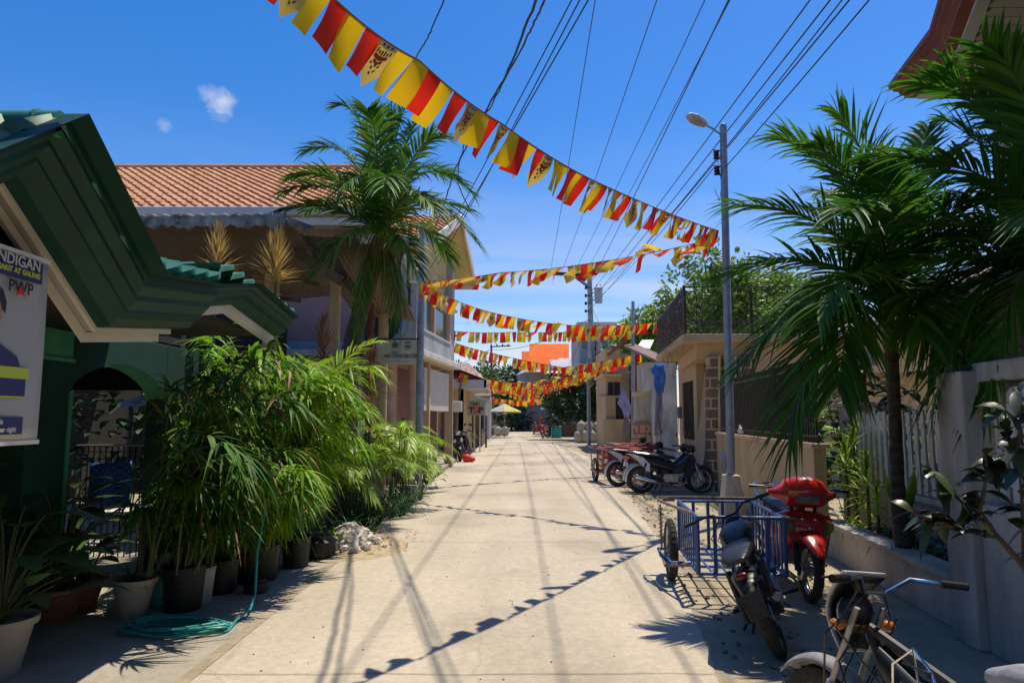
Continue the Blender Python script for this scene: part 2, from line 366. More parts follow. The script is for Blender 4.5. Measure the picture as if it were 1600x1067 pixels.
def joints(m):
    nt = m.node_tree; n = nt.nodes; l = nt.links; b = n['Principled BSDF']; src = b.inputs['Base Color'].links[0].from_socket
    tc = n.new('ShaderNodeTexCoord'); sp = n.new('ShaderNodeSeparateXYZ'); l.new(tc.outputs['Object'], sp.inputs[0])
    nz = n.new('ShaderNodeTexNoise'); nz.inputs['Scale'].default_value = 1.5; nz.inputs['Detail'].default_value = 8; l.new(tc.outputs['Object'], nz.inputs['Vector'])
    ad = n.new('ShaderNodeMath'); ad.operation = 'MULTIPLY_ADD'; ad.inputs[1].default_value = .10; l.new(nz.outputs['Fac'], ad.inputs[0]); l.new(sp.outputs['Y'], ad.inputs[2])
    mo = n.new('ShaderNodeMath'); mo.operation = 'PINGPONG'; mo.inputs[1].default_value = 2.25; l.new(ad.outputs[0], mo.inputs[0])
    r = n.new('ShaderNodeMapRange'); r.inputs['From Min'].default_value = .006; r.inputs['From Max'].default_value = .022; r.inputs['To Min'].default_value = .62; l.new(mo.outputs[0], r.inputs['Value'])
    p = n.new('ShaderNodeTexNoise'); p.inputs['Scale'].default_value = .33; p.inputs['Detail'].default_value = 7; p.inputs['Roughness'].default_value = .6; l.new(tc.outputs['Object'], p.inputs['Vector'])
    r2 = n.new('ShaderNodeMapRange'); r2.inputs['From Min'].default_value = .50; r2.inputs['From Max'].default_value = .62; r2.inputs['To Min'].default_value = 1; r2.inputs['To Max'].default_value = .78; l.new(p.outputs['Fac'], r2.inputs['Value'])
    mu = n.new('ShaderNodeMath'); mu.operation = 'MULTIPLY'; l.new(r.outputs[0], mu.inputs[0]); l.new(r2.outputs[0], mu.inputs[1])
    mx = n.new('ShaderNodeVectorMath'); mx.operation = 'SCALE'; l.new(src, mx.inputs[0]); l.new(mu.outputs[0], mx.inputs['Scale']); l.new(mx.outputs[0], b.inputs['Base Color'])
joints(m_road)
m_dirt = M('packed_dirt', (.50, .42, .29), .95, nscale=1.6, col2=(.32, .26, .17), bump=.6, bscale=18, detail=9); road_detail(m_dirt, False)
m_pave = M('pavement_concrete', (.50, .45, .36), .88, nscale=1.1, col2=(.33, .29, .23), bump=.3, bscale=30, detail=9); road_detail(m_pave)
m_green = M('green_paint', (.005, .040, .026), .55, nscale=5, col2=(.016, .062, .045), spec=.25, bump=.25, bscale=5, detail=10)
m_greenw = M('green_wall', (.006, .05, .030), .75, nscale=2, namt=.3, bump=.1)
m_greenl = M('green_wall_lit', (.07, .36, .2), .7, nscale=2, namt=.2)  # brighter copy of the wall green, light on the arch jamb put into it
m_trim = M('cream_trim', (.66, .62, .52), .6, nscale=3, col2=(.56, .50, .40), bump=.1)
m_white = M('white_paint', (.78, .76, .71), .55, nscale=2.5, col2=(.58, .55, .49), bump=.08)
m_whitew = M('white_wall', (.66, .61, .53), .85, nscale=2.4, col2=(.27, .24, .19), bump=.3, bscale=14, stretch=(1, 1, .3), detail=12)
m_gray = M('gray_metal', (.30, .34, .40), .5, metal=.3, nscale=4, namt=.3)
m_grayp = M('gray_plaster', (.48, .49, .5), .85, nscale=1.8, col2=(.28, .29, .30), bump=.25, stretch=(1, 1, .35), detail=12)
m_lgray = M('pale_gutter', (.52, .55, .58), .55, nscale=1.5, col2=(.40, .42, .45))
m_dark = M('dark_interior', (.03, .027, .024), .9)  # near-black base carries the shade of rooms, porch ceiling and openings
m_black = M('black_plastic', (.012, .012, .013), .38, spec=.5, nscale=20, namt=.4)
m_rub = M('rubber', (.022, .021, .02), .85, nscale=25, col2=(.06, .052, .042), bump=.3, bscale=120)
m_iron = M('black_iron', (.018, .018, .02), .5, nscale=12, col2=(.05, .03, .02))
m_chrome = M('chrome', (.75, .76, .78), .14, metal=1)
m_alu = M('aluminium', (.45, .45, .46), .4, metal=.9, nscale=18, namt=.4)
m_red = M('red_gloss', (.80, .022, .012), .22, spec=.6, coat=.6, nscale=9, col2=(.5, .012, .01))
m_rib = M('red_iron', (.42, .03, .025), .5, nscale=10, col2=(.22, .04, .02))
m_blue = M('blue_iron', (.03, .13, .42), .45, nscale=9, col2=(.05, .09, .2), bump=.15)
m_rust = M('rusty_iron', (.17, .10, .07), .8, nscale=9, col2=(.30, .26, .22), bump=.3)
m_seat = M('seat_vinyl', (.02, .02, .023), .45, nscale=14, namt=.3, bump=.1)
m_gseat = M('gray_vinyl', (.42, .43, .44), .6, nscale=9, col2=(.3, .3, .3), bump=.25)
m_whitep = M('white_gloss', (.72, .73, .72), .25, coat=.4, nscale=8, col2=(.55, .55, .53))
m_lens = M('lens_glass', (.10, .10, .10), .12, spec=.8, nscale=30, namt=.5)
m_clens = M('clear_lens', (.55, .57, .58), .1, spec=.8)
m_amber = M('amber_lens', (.6, .22, .02), .2, coat=.4)
m_yel = M('yellow_paint', (.62, .42, .05), .4)
m_wood = M('old_wood', (.20, .14, .09), .85, nscale=5, col2=(.10, .07, .045), bump=.3, stretch=(1, 1, .2))
m_bark = M('palm_bark', (.17, .14, .115), .95, nscale=5, col2=(.07, .055, .045), bump=.9, bscale=14, stretch=(1, 1, 3.5))
m_barkd = M('dark_bark', (.15, .12, .09), .95, nscale=6, col2=(.03, .024, .02), bump=.8, bscale=14, stretch=(1, 1, 3))
m_shaft = M('green_palm_shaft', (.13, .21, .05), .5, nscale=5, col2=(.22, .2, .09))
m_palm = M('palm_leaf', (.065, .17, .016), .5, island=.42, trans=.40, spec=.32)
m_palmd = M('palm_leaf_dark', (.055, .17, .012), .48, island=.4, trans=.46, spec=.28)
m_palmy = M('palm_leaf_dry', (.30, .25, .07), .6, island=.4, trans=.2)
m_lime = M('lime_leaf', (.27, .44, .03), .42, island=.35, trans=.4)
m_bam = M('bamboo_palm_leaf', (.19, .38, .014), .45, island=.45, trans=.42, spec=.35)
m_bamd = M('bamboo_palm_leaf_shaded', (.05, .15, .012), .6, island=.5, trans=.25, spec=.3)  # darker copy of the bamboo palm leaf, the clump's shade in its colour
m_strap = M('strap_leaf', (.04, .10, .035), .4, island=.4, trans=.2)
m_gold = M('golden_leaf', (.48, .34, .10), .5, island=.4, trans=.3)
m_rusty = M('copper_leaf', (.36, .17, .09), .55, island=.4, trans=.3)
m_broad = M('broad_leaf', (.055, .12, .03), .35, island=.45, trans=.15)
m_broadd = M('dark_broad_leaf', (.035, .055, .02), .35, island=.5, trans=.12)
m_treel = M('tree_leaf', (.06, .125, .022), .5, island=.45, trans=.3)
m_treey = M('bright_tree_leaf', (.15, .26, .04), .5, island=.45, trans=.35)
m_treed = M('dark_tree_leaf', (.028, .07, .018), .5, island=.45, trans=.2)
m_stem = M('green_stem', (.05, .085, .025), .6, nscale=8, col2=(.09, .08, .035))
m_terra = M('terracotta', (.20, .085, .055), .85, nscale=8, namt=.35, bump=.1)
m_potw = M('pale_pot', (.42, .38, .33), .7, nscale=6, col2=(.34, .30, .25), bump=.1)
m_potb = M('black_pot', (.012, .012, .013), .55, nscale=8, namt=.4)
m_soil = M('soil', (.06, .04, .028), 1, nscale=20, namt=.5, bump=.6)
m_cream = M('cream_wall', (.60, .44, .25), .85, nscale=2.2, col2=(.42, .31, .18), bump=.3, bscale=14, stretch=(1, 1, .3), detail=12)
m_peach = M('peach_wall', (.66, .46, .30), .85, nscale=1.2, col2=(.56, .38, .24), bump=.12)
m_yellow = M('yellow_soffit', (.60, .48, .22), .8, nscale=1.5, namt=.18)
m_pink = M('pink_wall', (.42, .24, .22), .85, nscale=1.3, col2=(.32, .2, .2), bump=.12)
m_salmon = M('salmon_column', (.62, .38, .27), .8, nscale=2, namt=.2)
m_tile = M('orange_tile', (.62, .30, .14), .8, nscale=3.2, col2=(.32, .14, .07), bump=.25, bscale=20)
m_brtile = M('bright_orange_tile', (.78, .14, .012), .95, nscale=2.2, namt=.15)
m_gtile = M('green_tile', (.02, .15, .10), .5, nscale=4, col2=(.05, .20, .14), spec=.35)
m_rroof = M('dark_red_roof', (.19, .035, .022), .55, nscale=3, namt=.3, bump=.1)
m_tin = M('old_tin', (.20, .18, .165), .7, metal=.2, nscale=3, col2=(.20, .11, .07), bump=.15)
m_rtin = M('rusted_tin', (.46, .40, .36), .6, metal=.2, nscale=2.3, col2=(.28, .085, .04), stretch=(3, .5, 1))
m_glassg = M('green_glass', (.05, .10, .07), .12, spec=.7, nscale=2, col2=(.09, .14, .10))
m_stone = M('rough_stone', (.24, .21, .18), .9, nscale=7, namt=.5, bump=.7)
m_rock = M('white_rubble', (.62, .58, .52), .95, nscale=9, col2=(.42, .37, .30), bump=.8, island=.25)
m_sand = M('yellow_sand', (.52, .43, .29), 1, nscale=12, col2=(.36, .27, .15), bump=.6, bscale=60)
m_sack = M('sack_cloth', (.52, .46, .36), .9, nscale=9, col2=(.36, .31, .24), bump=.4)
m_blind = M('bamboo_blind', (.20, .175, .145), .8, island=.3, nscale=6, namt=.3)
m_fred = M('red_cloth', (.88, .030, .012), .75, trans=.45, nscale=5, namt=.08)
m_fyel = M('yellow_cloth', (.95, .60, .012), .75, trans=.45, nscale=5, namt=.08)
m_fgold = M('print_cloth', (.80, .55, .12), .75, trans=.4, nscale=5, namt=.1)
m_fwht = M('print_white', (.78, .74, .66), .75, trans=.3)
m_fdrk = M('print_dark', (.14, .07, .04), .8, trans=.2)
m_frd2 = M('print_red', (.45, .07, .04), .8, trans=.2)
m_cord = M('cord', (.30, .12, .04), .8)
m_wire = M('wire_black', (.012, .012, .013), .6)
m_hose = M('teal_hose', (.03, .32, .30), .4, nscale=6, namt=.25)
m_tarpb = M('blue_cloth', (.09, .28, .72), .7, trans=.3, nscale=3, namt=.2)
m_lilac = M('lilac_cloth', (.42, .40, .66), .8, trans=.3, nscale=3, namt=.15)
m_poster = M('poster_vinyl', (.40, .41, .40), .5, nscale=1.5, namt=.1)
m_navy = M('print_navy', (.025, .03, .14), .55)
m_pgreen = M('print_lime', (.52, .62, .05), .55)
m_skin = M('print_skin', (.45, .26, .17), .6)
m_ink = M('print_ink', (.02, .02, .022), .6)
m_redink = M('print_redink', (.6, .03, .02), .6)
m_sign = M('sign_face', (.55, .56, .50), .6, nscale=2, namt=.15)
m_signg = M('sign_grey_print', (.10, .12, .13), .6)
# ================================================================ ground, road, pavement
def sheet(name, pts, z, mat, kind='structure', sub=0):
    mb = MB(); mb.add([(p[0], p[1], z) for p in pts], [tuple(range(len(pts)))])
    o = mb.build(name, mat, smooth=False); o['kind'] = kind; return o
sheet('ground', [(-400, -60), (400, -60), (400, 900), (-400, 900)], 0, m_dirt)
redge = [(1.15, -8), (1.2, 2), (1.24, 4.2), (1.5, 6), (1.80, 8.2), (2.05, 10.6), (2.4, 14), (2.75, 19), (3.0, 26), (2.6, 42), (2.2, 60), (1.9, 90)]
ledge = [(-1.95, -8), (-1.95, 4), (-1.9, 12), (-1.95, 20), (-1.9, 34), (-1.2, 48), (-.7, 60), (-1.2, 90)]
def dense(pts, st, jit):
    out = []
    for a, b in zip(pts[:-1], pts[1:]):
        k = max(1, int((b[1]-a[1])/st))
        for i in range(k):
            t = i/k; out.append((a[0]+(b[0]-a[0])*t+rnd(-jit, jit), a[1]+(b[1]-a[1])*t))
    return out+[pts[-1]]
sheet('road', dense(redge, .22, .02)+dense(ledge, .3, .01)[::-1], .006, m_road)
# left pavement slabs: a low real kerb in the middle distance, flush sandy joint close by
mb = MB()
for a, b in ((16.5, 19.6), (19.63, 23.5), (23.53, 28.0), (28.03, 34.0)):
    mb.slab([(-1.98, a), (-1.98, b), (-3.6, b), (-3.6, a)], .0, .12)
o = mb.build('pavement', m_pave, bevel=.015); o['kind'] = 'structure'
sheet('forecourt', [(-1.97, -6), (-1.97, 9.3), (-9, 9.3), (-9, -6)], .004, m_pave)
sheet('gutter_path', [(-2.08, -4), (-1.98, -4), (-1.94, 5.2), (-1.9, 9.2), (-1.98, 9.2), (-2.03, 5)], .010, m_dirt)
# grass tufts by the wall: one uncountable growth
mb = MB()
def tuft(x, y, n, h, s=.06):
    for _ in range(n):
        mb.leaf(V((x+random.gauss(0, s), y+random.gauss(0, s), 0)), V((rnd(-.5, .5), rnd(-.5, .5), 1)), h*rnd(.5, 1.1), .008, .35, 3)
for _ in range(75):
    y = rnd(9, 22); x = 2.0+.06*(y-9)+abs(random.gauss(0, .75)); tuft(x+.15, y, random.randint(5, 28), rnd(.04, .13), .09)
for _ in range(14): tuft(-1.9+rnd(-.5, .03), rnd(16, 34), 14, .12, .12)
for _ in range(16): tuft(rnd(3.4, 4.0), rnd(10.5, 14), 22, .22)
for _ in range(12): tuft(rnd(2.1, 3.2), rnd(6.6, 8.4), 12, .08)
o = mb.build('grass', m_lime and m_treey, kind='stuff', smooth=False)
# pebbles and crumbs
mb = MB()
for _ in range(420):
    y = rnd(4.3, 22); x = 1.35+.1*(y-4)+abs(random.gauss(0, .7)); r = rnd(.008, .028)
    mb.ell((x, y, r*.4), (r, r*rnd(.6, 1), r*.6), (0, 0, rnd(0, 3)), 6, 4)
for _ in range(110):
    r = rnd(.004, .01); mb.ell((rnd(-1.8, 1.2), rnd(4, 14), r*.4+.006), (r, r, r*.5), (0, 0, 0), 5, 3)
mb.build('gravel', m_stone, kind='stuff')
# far hills/trees are trees; road end cross street
sheet('cross_street', [(-40, 92), (40, 92), (40, 99), (-40, 99)], .008, m_pave)
# ================================================================ green house, left foreground
T = thing('green_house', 'dark green shopfront with projecting tiled gable eaves and cream trim', 'house', (-3.7, 4, 0), world=True)
XO = -2.0
def YZ(px, py):
    d = ray(px, py); t = XO/d.x; q = V((0, 0, CZ))+d*t; return (q.y, q.z)
pk = YZ(105, 178); vl = YZ(235, 428); e1 = YZ(345, 447)
sl = (pk[1]-vl[1])/(vl[0]-pk[0])
lf = (pk[0]-(pk[1]-vl[1])/sl, vl[1])
poly1 = [(-3.0, lf[1]), lf, pk, vl, e1]
prof = [(-.10, .0), (0, 0), (.0, .05), (.02, .05), (.02, .075), (.07, .12), (.07, .15), (.12, .20), (.12, .22), (.17, .25), (.20, .29), (.28, .30)]
def cornice(mb, poly, prof, x0=XO):
    rows = []
    for dx, dz in prof: rows += [[V((x0-dx, y, z-dz)) for y, z in poly]]
    k = len(poly)
    mb.add([p for r in rows for p in r], [(j*k+i, j*k+i+1, (j+1)*k+i+1, (j+1)*k+i) for j in range(len(rows)-1) for i in range(k-1)])
mb = MB(); cornice(mb, poly1, prof)
mb.add([V((XO-d, e1[0], e1[1]-h)) for d, h in prof[1:]]+[V((XO-.28, e1[0], e1[1]))], [tuple(range(len(prof)))])
mb.build('cornice', m_green, T, ang=20)
for xo_, zo_, ex_ in ((.275, .0, .10), (.335, .055, .14)):
    mb = MB(); cornice(mb, [(y, z-.29-zo_) for y, z in poly1[:-1]]+[(e1[0]-ex_, e1[1]-.31-zo_)], [(xo_, -.02), (xo_, .035), (xo_+.025, .035), (xo_+.025, -.02)]); mb.build('trim', m_trim, T, ang=20)
mb = MB(); cornice(mb, [(y, z-.29) for y, z in poly1[:-1]]+[(e1[0]-.12, e1[1]-.31)], [(.302, .0), (.302, .02), (.335, .03), (.362, .02), (.42, .0)]); mb.build('trim_backing', m_dark, T, ang=20)
mb.build('trim', m_trim, T, ang=20)
# second eave section
q0 = (e1[0]+.01, e1[1]+.02); q1 = YZ(400, 443); q2 = YZ(461, 497)
poly2 = [q0, q1, q2]
prof2 = [(-.05, 0), (0, 0), (0, .03), (.03, .05), (.03, .07), (.06, .09), (.09, .1), (.09, .13), (.14, .16), (.2, .17)]
mb = MB(); cornice(mb, poly2, prof2); mb.add([V((XO-d, q2[0], q2[1]-h)) for d, h in prof2[1:]]+[V((XO-.2, q2[0], q2[1]))], [tuple(range(len(prof2)))]); mb.build('cornice', m_green, T, ang=20)
mb = MB(); cornice(mb, [(y, z-.165) for y, z in poly2], [(.19, -.01), (.19, .065), (.26, .065), (.26, 0)]); mb.build('trim', m_white, T, ang=20)
# roofs: both slopes of the gable run back from the street, plus the low section behind
mb = MB()
tile_roof(mb, (XO, lf[0], lf[1]-.04), (-7.5, lf[0], lf[1]-.04), (0, pk[0]-lf[0], pk[1]-lf[1]), .22, .28, .035, .04)
tile_roof(mb, (-7.5, vl[0], vl[1]-.04), (XO, vl[0], vl[1]-.04), (0, pk[0]-vl[0], pk[1]-vl[1]), .22, .28, .035, .04)
tile_roof(mb, (XO-.02, e1[0], e1[1]+.02), (XO-.02, vl[0], vl[1]+.02), (-4.2, 0, 1.15), .2, .3, .035, .04)
tile_roof(mb, (XO-.02, q2[0], q2[1]+.02), (XO-.02, q1[0]-.6, q1[1]+.0), (-1.7, 0, .12), .2, .3, .03, .035)
mb.build('roof', m_gtile, T, ang=60)
mb = MB()
mb.tube([(XO-.02, pk[0], pk[1]-.05), (-7.5, pk[0], pk[1]-.05)], .06, 10)
for i in range(14): mb.ring((XO-.12-.4*i, pk[0], pk[1]-.05), (1, 0, 0), .06, .010, 14, 5)
mb.tube([(XO-.1, vl[0]+.12, vl[1]+.13), (-3.6, vl[0]+.12, vl[1]+.62)], .06, 10)
mb.build('ridge_cap', m_gtile, T)
# ceiling boards under the porch, walls
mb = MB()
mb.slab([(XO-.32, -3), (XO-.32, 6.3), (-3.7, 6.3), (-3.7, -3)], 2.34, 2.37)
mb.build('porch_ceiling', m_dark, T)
mb = MB()
mb.slab([(-3.7, -3), (-3.7, 3.6), (-3.85, 3.6), (-3.85, -3)], 0, 2.4)
mb.slab([(-3.70, 5.25), (-3.70, 5.72), (-3.98, 5.72), (-3.98, 5.25)], 0, 2.36)
mb.slab([(-3.72, 3.6), (-3.72, 5.25), (-3.86, 5.25), (-3.86, 3.6)], 2.02, 2.36)
# arch
n_ = 14; ya, yb, za, hz = 5.72, 7.35, 1.78, .30
arc = [(-3.72, ya+(yb-ya)*i/n_, za+hz*math.sin(math.pi*i/n_)**.6) for i in range(n_+1)]
mb.prism([V((-3.72, ya, 2.36))]+[V(a) for a in arc]+[V((-3.72, yb, 2.36))], (-.2, 0, 0))
mb.slab([(-3.72, yb), (-3.72, 8.1), (-3.92, 8.1), (-3.92, yb)], 0, 2.36)
mb.build('wall', m_greenw, T, smooth=False, bevel=.008)
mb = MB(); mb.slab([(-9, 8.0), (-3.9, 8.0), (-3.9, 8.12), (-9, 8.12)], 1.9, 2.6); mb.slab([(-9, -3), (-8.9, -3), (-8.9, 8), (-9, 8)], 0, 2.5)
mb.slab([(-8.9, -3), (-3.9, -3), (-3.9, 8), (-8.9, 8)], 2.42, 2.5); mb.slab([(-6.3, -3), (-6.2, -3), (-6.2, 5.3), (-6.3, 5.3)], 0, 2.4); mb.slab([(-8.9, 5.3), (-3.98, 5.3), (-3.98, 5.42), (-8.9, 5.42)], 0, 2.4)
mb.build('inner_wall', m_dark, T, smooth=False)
mb = MB()
for i in range(n_): 
    a, b = V(arc[i]), V(arc[i+1]); mb.add([a+V((.004, 0, 0)), b+V((.004, 0, 0)), b+V((-.2, 0, -.004)), a+V((-.2, 0, -.004))], [(0, 1, 2, 3)])
mb.slab([(-3.69, 5.722), (-3.69, 5.76), (-3.97, 5.76), (-3.97, 5.722)], 0, 1.8)
mb.bar((-3.68, 3.4, 2.06), (-3.68, 5.72, 2.06), .03, .03)
mb.slab([(-3.69, 5.25), (-3.69, 5.72), (-3.70, 5.72), (-3.70, 5.25)], 2.08, 2.3)
mb.build('arch_edge', m_greenl, T, smooth=False)
mb = MB(); 
for i in range(9): mb.tube([(-3.78, 3.65+.18*i, .02), (-3.78, 3.65+.18*i, 1.25)], .009, 6)
for z in (.1, .65, 1.24): mb.bar((-3.78, 3.6, z), (-3.78, 5.2, z), .02, .03)
for i in range(8): mb.ring((-3.78, 3.74+.18*i, .38), (1, 0, 0), .07, .007, 14, 5)
mb.build('gate', m_iron, T)
# porch posts hidden by the plants
mb = MB(); mb.box((-2.36, -1.0, 1.15), (.1, .1, 2.3)); mb.build('post', m_green, T, bevel=.01)

# campaign poster
T = thing('campaign_poster', 'tall printed tarpaulin with half a portrait under the green gable', 'poster', (-2.24, 2.8, 1.2), world=True)
px0 = -2.22; 
def PP(px, py):
    d = ray(px, py); q = V((0, 0, CZ))+d*(px0/d.x); return q
tr = PP(75, 410); br = PP(56, 690); H_ = tr.z-br.z; W_ = .80
a = V((px0, br.y-.045, br.z)); tilt = (tr.y-br.y)
def pq(u, v, off=0): # u 0..1 from far (right) edge back towards the camera, v 0..1 upward
    return V((px0+off, br.y-u*W_+(tr.y-br.y)*v, br.z+H_*v))
def ppoly(mb, uv, off): 
    ps = [pq(u, v, off) for u, v in uv]; mb.add(ps, [tuple(range(len(ps)))])
mb = MB(); mb.grid(lambda u, v: pq(u, v, .004*math.sin(9*u+3*v)), 12, 12); mb.build('sheet', m_poster, T, solid=.004)
mb = MB(); mb.bar(pq(-.01, 1), pq(1, 1), .02); mb.build('batten', m_white, T); mb = MB(); mb.bar(pq(-.01, 0), pq(1, 0), .02); mb.build('batten', m_white, T)
mb = MB(); ppoly(mb, [(.06, .86), (1, .86), (1, .975), (.06, .975)], .012); ppoly(mb, [(.14, .24), (1, .24), (1, .335), (.14, .335)], .012); ppoly(mb, [(.14, .045), (1, .045), (1, .135), (.14, .135)], .012)
ppoly(mb, [(.19, .40), (.22, .45), (.34, .50), (.42, .53), (.60, .53), (.70, .5), (.8, .4)], .012)
mb.build('navy_print', m_navy, T, smooth=False)
mb = MB(); ppoly(mb, [(.12, .335), (1, .335), (1, .395), (.12, .395)], .013); ppoly(mb, [(.14, .235), (1, .235), (1, .243), (.14, .243)], .014); mb.build('lime_print', m_pgreen, T, smooth=False)
mb = MB(); ppoly(mb, [(.52+.17*math.cos(t*.4), .65+.125*math.sin(t*.4)) for t in range(16)], .013); ppoly(mb, [(.44, .51), (.6, .51), (.6, .58), (.44, .58)], .0125); mb.build('portrait_face', m_skin, T, smooth=False)
mb = MB(); ppoly(mb, [(.335, .66), (.33, .72), (.36, .78), (.43, .815), (.55, .82), (.66, .79), (.7, .7), (.66, .72), (.6, .76), (.46, .755), (.38, .73), (.36, .68)], .0145)
ppoly(mb, [(.40, .675), (.47, .678), (.47, .687), (.40, .684)], .0148); ppoly(mb, [(.41, .655), (.46, .655), (.46, .663), (.41, .663)], .0148); ppoly(mb, [(.45, .585), (.55, .585), (.55, .592), (.45, .592)], .0148)
mb.build('portrait_hair', m_ink, T, smooth=False)
rt = (math.pi/2, 0, math.pi/2)
def ptext(s, u, v, size, mat, sxx=1.0):
    p = pq(u, v, .018); o = text('lettering', s, size, mat, T, p, (math.pi/2, 0, math.pi/2), 'RIGHT', .0006, sxx, bold=.0015); return o
ptext('PUNDIGAN', .09, .925, .068, m_sign, 1.0); ptext('MALASAKIT AT GALING', .09, .885, .032, m_pgreen)
ptext('PWP', .14, .785, .075, m_ink); ptext('IC', .56, .345, .085, m_navy, 1.2); ptext('OT', .40, .262, .115, m_pgreen, 1.15); ptext('FOR', .62, .243, .035, m_sign); ptext('of', .72, .18, .06, m_ink)
ptext('Paid for by friends', .3, .10, .03, m_sign); ptext('Your vote is your right', .2, .06, .03, m_sign)
mb = MB(); ppoly(mb, [(.20, .765), (.24, .83), (.28, .765), (.24, .78)], .021); mb.build('emblem', m_redink, T, smooth=False)

# things seen through the arch
mb = MB(); c0 = P(141, 724, 7.9); c1 = P(205, 720, 7.9); z0 = P(170, 812, 7.9).z
def bf(u, v):
    p = c0.lerp(c1, u); return V((p.x, p.y+.02*math.sin(7*u), z0+(p.z-z0)*v))
mb.grid(bf, 12, 12)
m_bw = M('blue_weave', (.03, .14, .62), .5, nscale=0)
nt = m_bw.node_tree; ck = nt.nodes.new('ShaderNodeTexChecker'); ck.inputs['Scale'].default_value = 26; ck.inputs[1].default_value = (.02, .12, .60, 1); ck.inputs[2].default_value = (.10, .28, .75, 1); tcc = nt.nodes.new('ShaderNodeTexCoord'); nt.links.new(tcc.outputs['Object'], ck.inputs[0]); nt.links.new(ck.outputs[0], nt.nodes['Principled BSDF'].inputs['Base Color'])
tag(mb.build('plastic_sheet', m_bw, solid=.01), 'blue checkered plastic sheet hung on a railing behind the arch', 'plastic sheet')
T = thing('iron_railing', 'thin black railing with pale top bar seen through green arch', 'railing', (-5, 8.0, 0), world=True)
mb = MB(); a = P(120, 696, 8.0); b = P(250, 696, 8.0)
for i in range(15): p = a.lerp(b, i/14); mb.tube([(p.x, 8.0, 0), (p.x, 8.0, p.z)], .008, 5)
for i in range(14): p = a.lerp(b, (i+.5)/14); mb.ring((p.x, 8.0, p.z-.1), (0, 1, 0), .035, .005, 12, 4)
mb.build('bars', m_iron, T); mb = MB(); mb.bar(a, b, .03, .02); mb.build('rail', m_white, T)
T = thing('low_table', 'white topped low table in shade behind the potted plants', 'table', (-3.9, 7.0, 0), world=True)
mb = MB(); a = G(150, 830, .45); mb.box((-4.05, 7.05, .66), (1.0, .55, .03), (0, .0, .1)); mb.build('tabletop', m_white, T)
for dx_, dy_ in ((-.45, -.2), (.45, -.2), (-.45, .2), (.45, .2)): mb = MB(); mb.box((-4.05+dx_, 7.05+dy_, .32), (.04, .04, .64)); mb.build('leg', m_iron, T)

# ================================================================ plants helper functions (local coordinates, base at origin)
def pot_mesh(r, h, kind=0):
    mb = MB()
    if kind == 0: mb.lathe([(0, 0), (r*.62, 0), (r*.95, h*.86), (r*1.08, h*.87), (r*1.1, h), (r*.98, h), (r*.93, h*.88), (0, h*.88)], n=22)
    elif kind == 1: mb.lathe([(0, 0), (r*.85, 0), (r, h*.9), (r*1.03, h), (r*.94, h), (r*.92, h*.9), (0, h*.9)], n=20)
    else: mb.lathe([(0, 0), (r*.8, 0), (r, h*.2), (r*.98, h*.75), (r*.7, h*.9), (r*.72, h), (r*.6, h), (0, h*.85)], n=20)
    return mb
def broad_plant(T, h, n, L, W, mat, stem=.0, spread=.5, z0=0, droop=.5):
    ml = MB(); ms = MB()
    for k in range(n):
        a = rnd(0, 6.28); t = k/max(1, n-1); zz = z0+h*(.2+.8*t)*rnd(.85, 1.05)
        b = V((0, 0, z0)); e = V((math.cos(a)*spread*(1-.5*t), math.sin(a)*spread*(1-.5*t), zz))
        m = V((e.x*.3, e.y*.3, zz*.8+z0*.2)); (ms.tube([bez(b, m, e, i/4) for i in range(5)], .006, 5) if n < 100 or k % 30 == 0 else None)
        ml.leaf(e, V((math.cos(a), math.sin(a), rnd(0, .8))), L*rnd(.7, 1.15), W*rnd(.8, 1.1), droop*rnd(.5, 1.3), 6, V((0, 0, 1)), .15, shape=1)
    ms.build('stem', m_stem, T); ml.build('foliage', mat, T)
def strap_plant(T, n, L, W, mat, z0=0, droop=.9, rise=1.2, spread=.12):
    ml = MB()
    for k in range(n):
        a = rnd(0, 6.28); ml.leaf(V((rnd(-spread, spread), rnd(-spread, spread), z0)), V((math.cos(a), math.sin(a), rnd(.5, 1.6)*rise)), L*rnd(.6, 1.15), W*rnd(.7, 1.1), droop*rnd(.5, 1.2), 6, V((0, 0, 1)), .2, shape=2)
    ml.build('foliage', mat, T)
def dracaena(T, h, n, L, W, mat, tuft_h=.35, droop=.15, lean=(0, 0), brush=0):
    ms = MB(); ms.tube([(0, 0, 0), (lean[0]*.4, lean[1]*.4, h*.5), (lean[0], lean[1], h)], [.022, .018, .015], 7); ms.build('stem', m_stem, T)
    ml = MB()
    for k in range(n):
        t = k/n; a = k*2.4; el = (-.25+1.9*t) if not brush else (.35+rnd(-.3, .3) if t < .3 else .75+.8*t+rnd(-.2, .1)); z = h-tuft_h*.5+tuft_h*t
        ml.leaf(V((lean[0], lean[1], z)), V((math.cos(a)*math.cos(min(el, 1.5)), math.sin(a)*math.cos(min(el, 1.5)), math.sin(min(el, 1.5)))), L*rnd(.75, 1.1)*(1 if t > .2 else .8), W, droop*rnd(.3, 1.5), 4, V((rnd(-.2, .2), rnd(-.2, .2), 1)), .25)
    ml.build('foliage', mat, T)
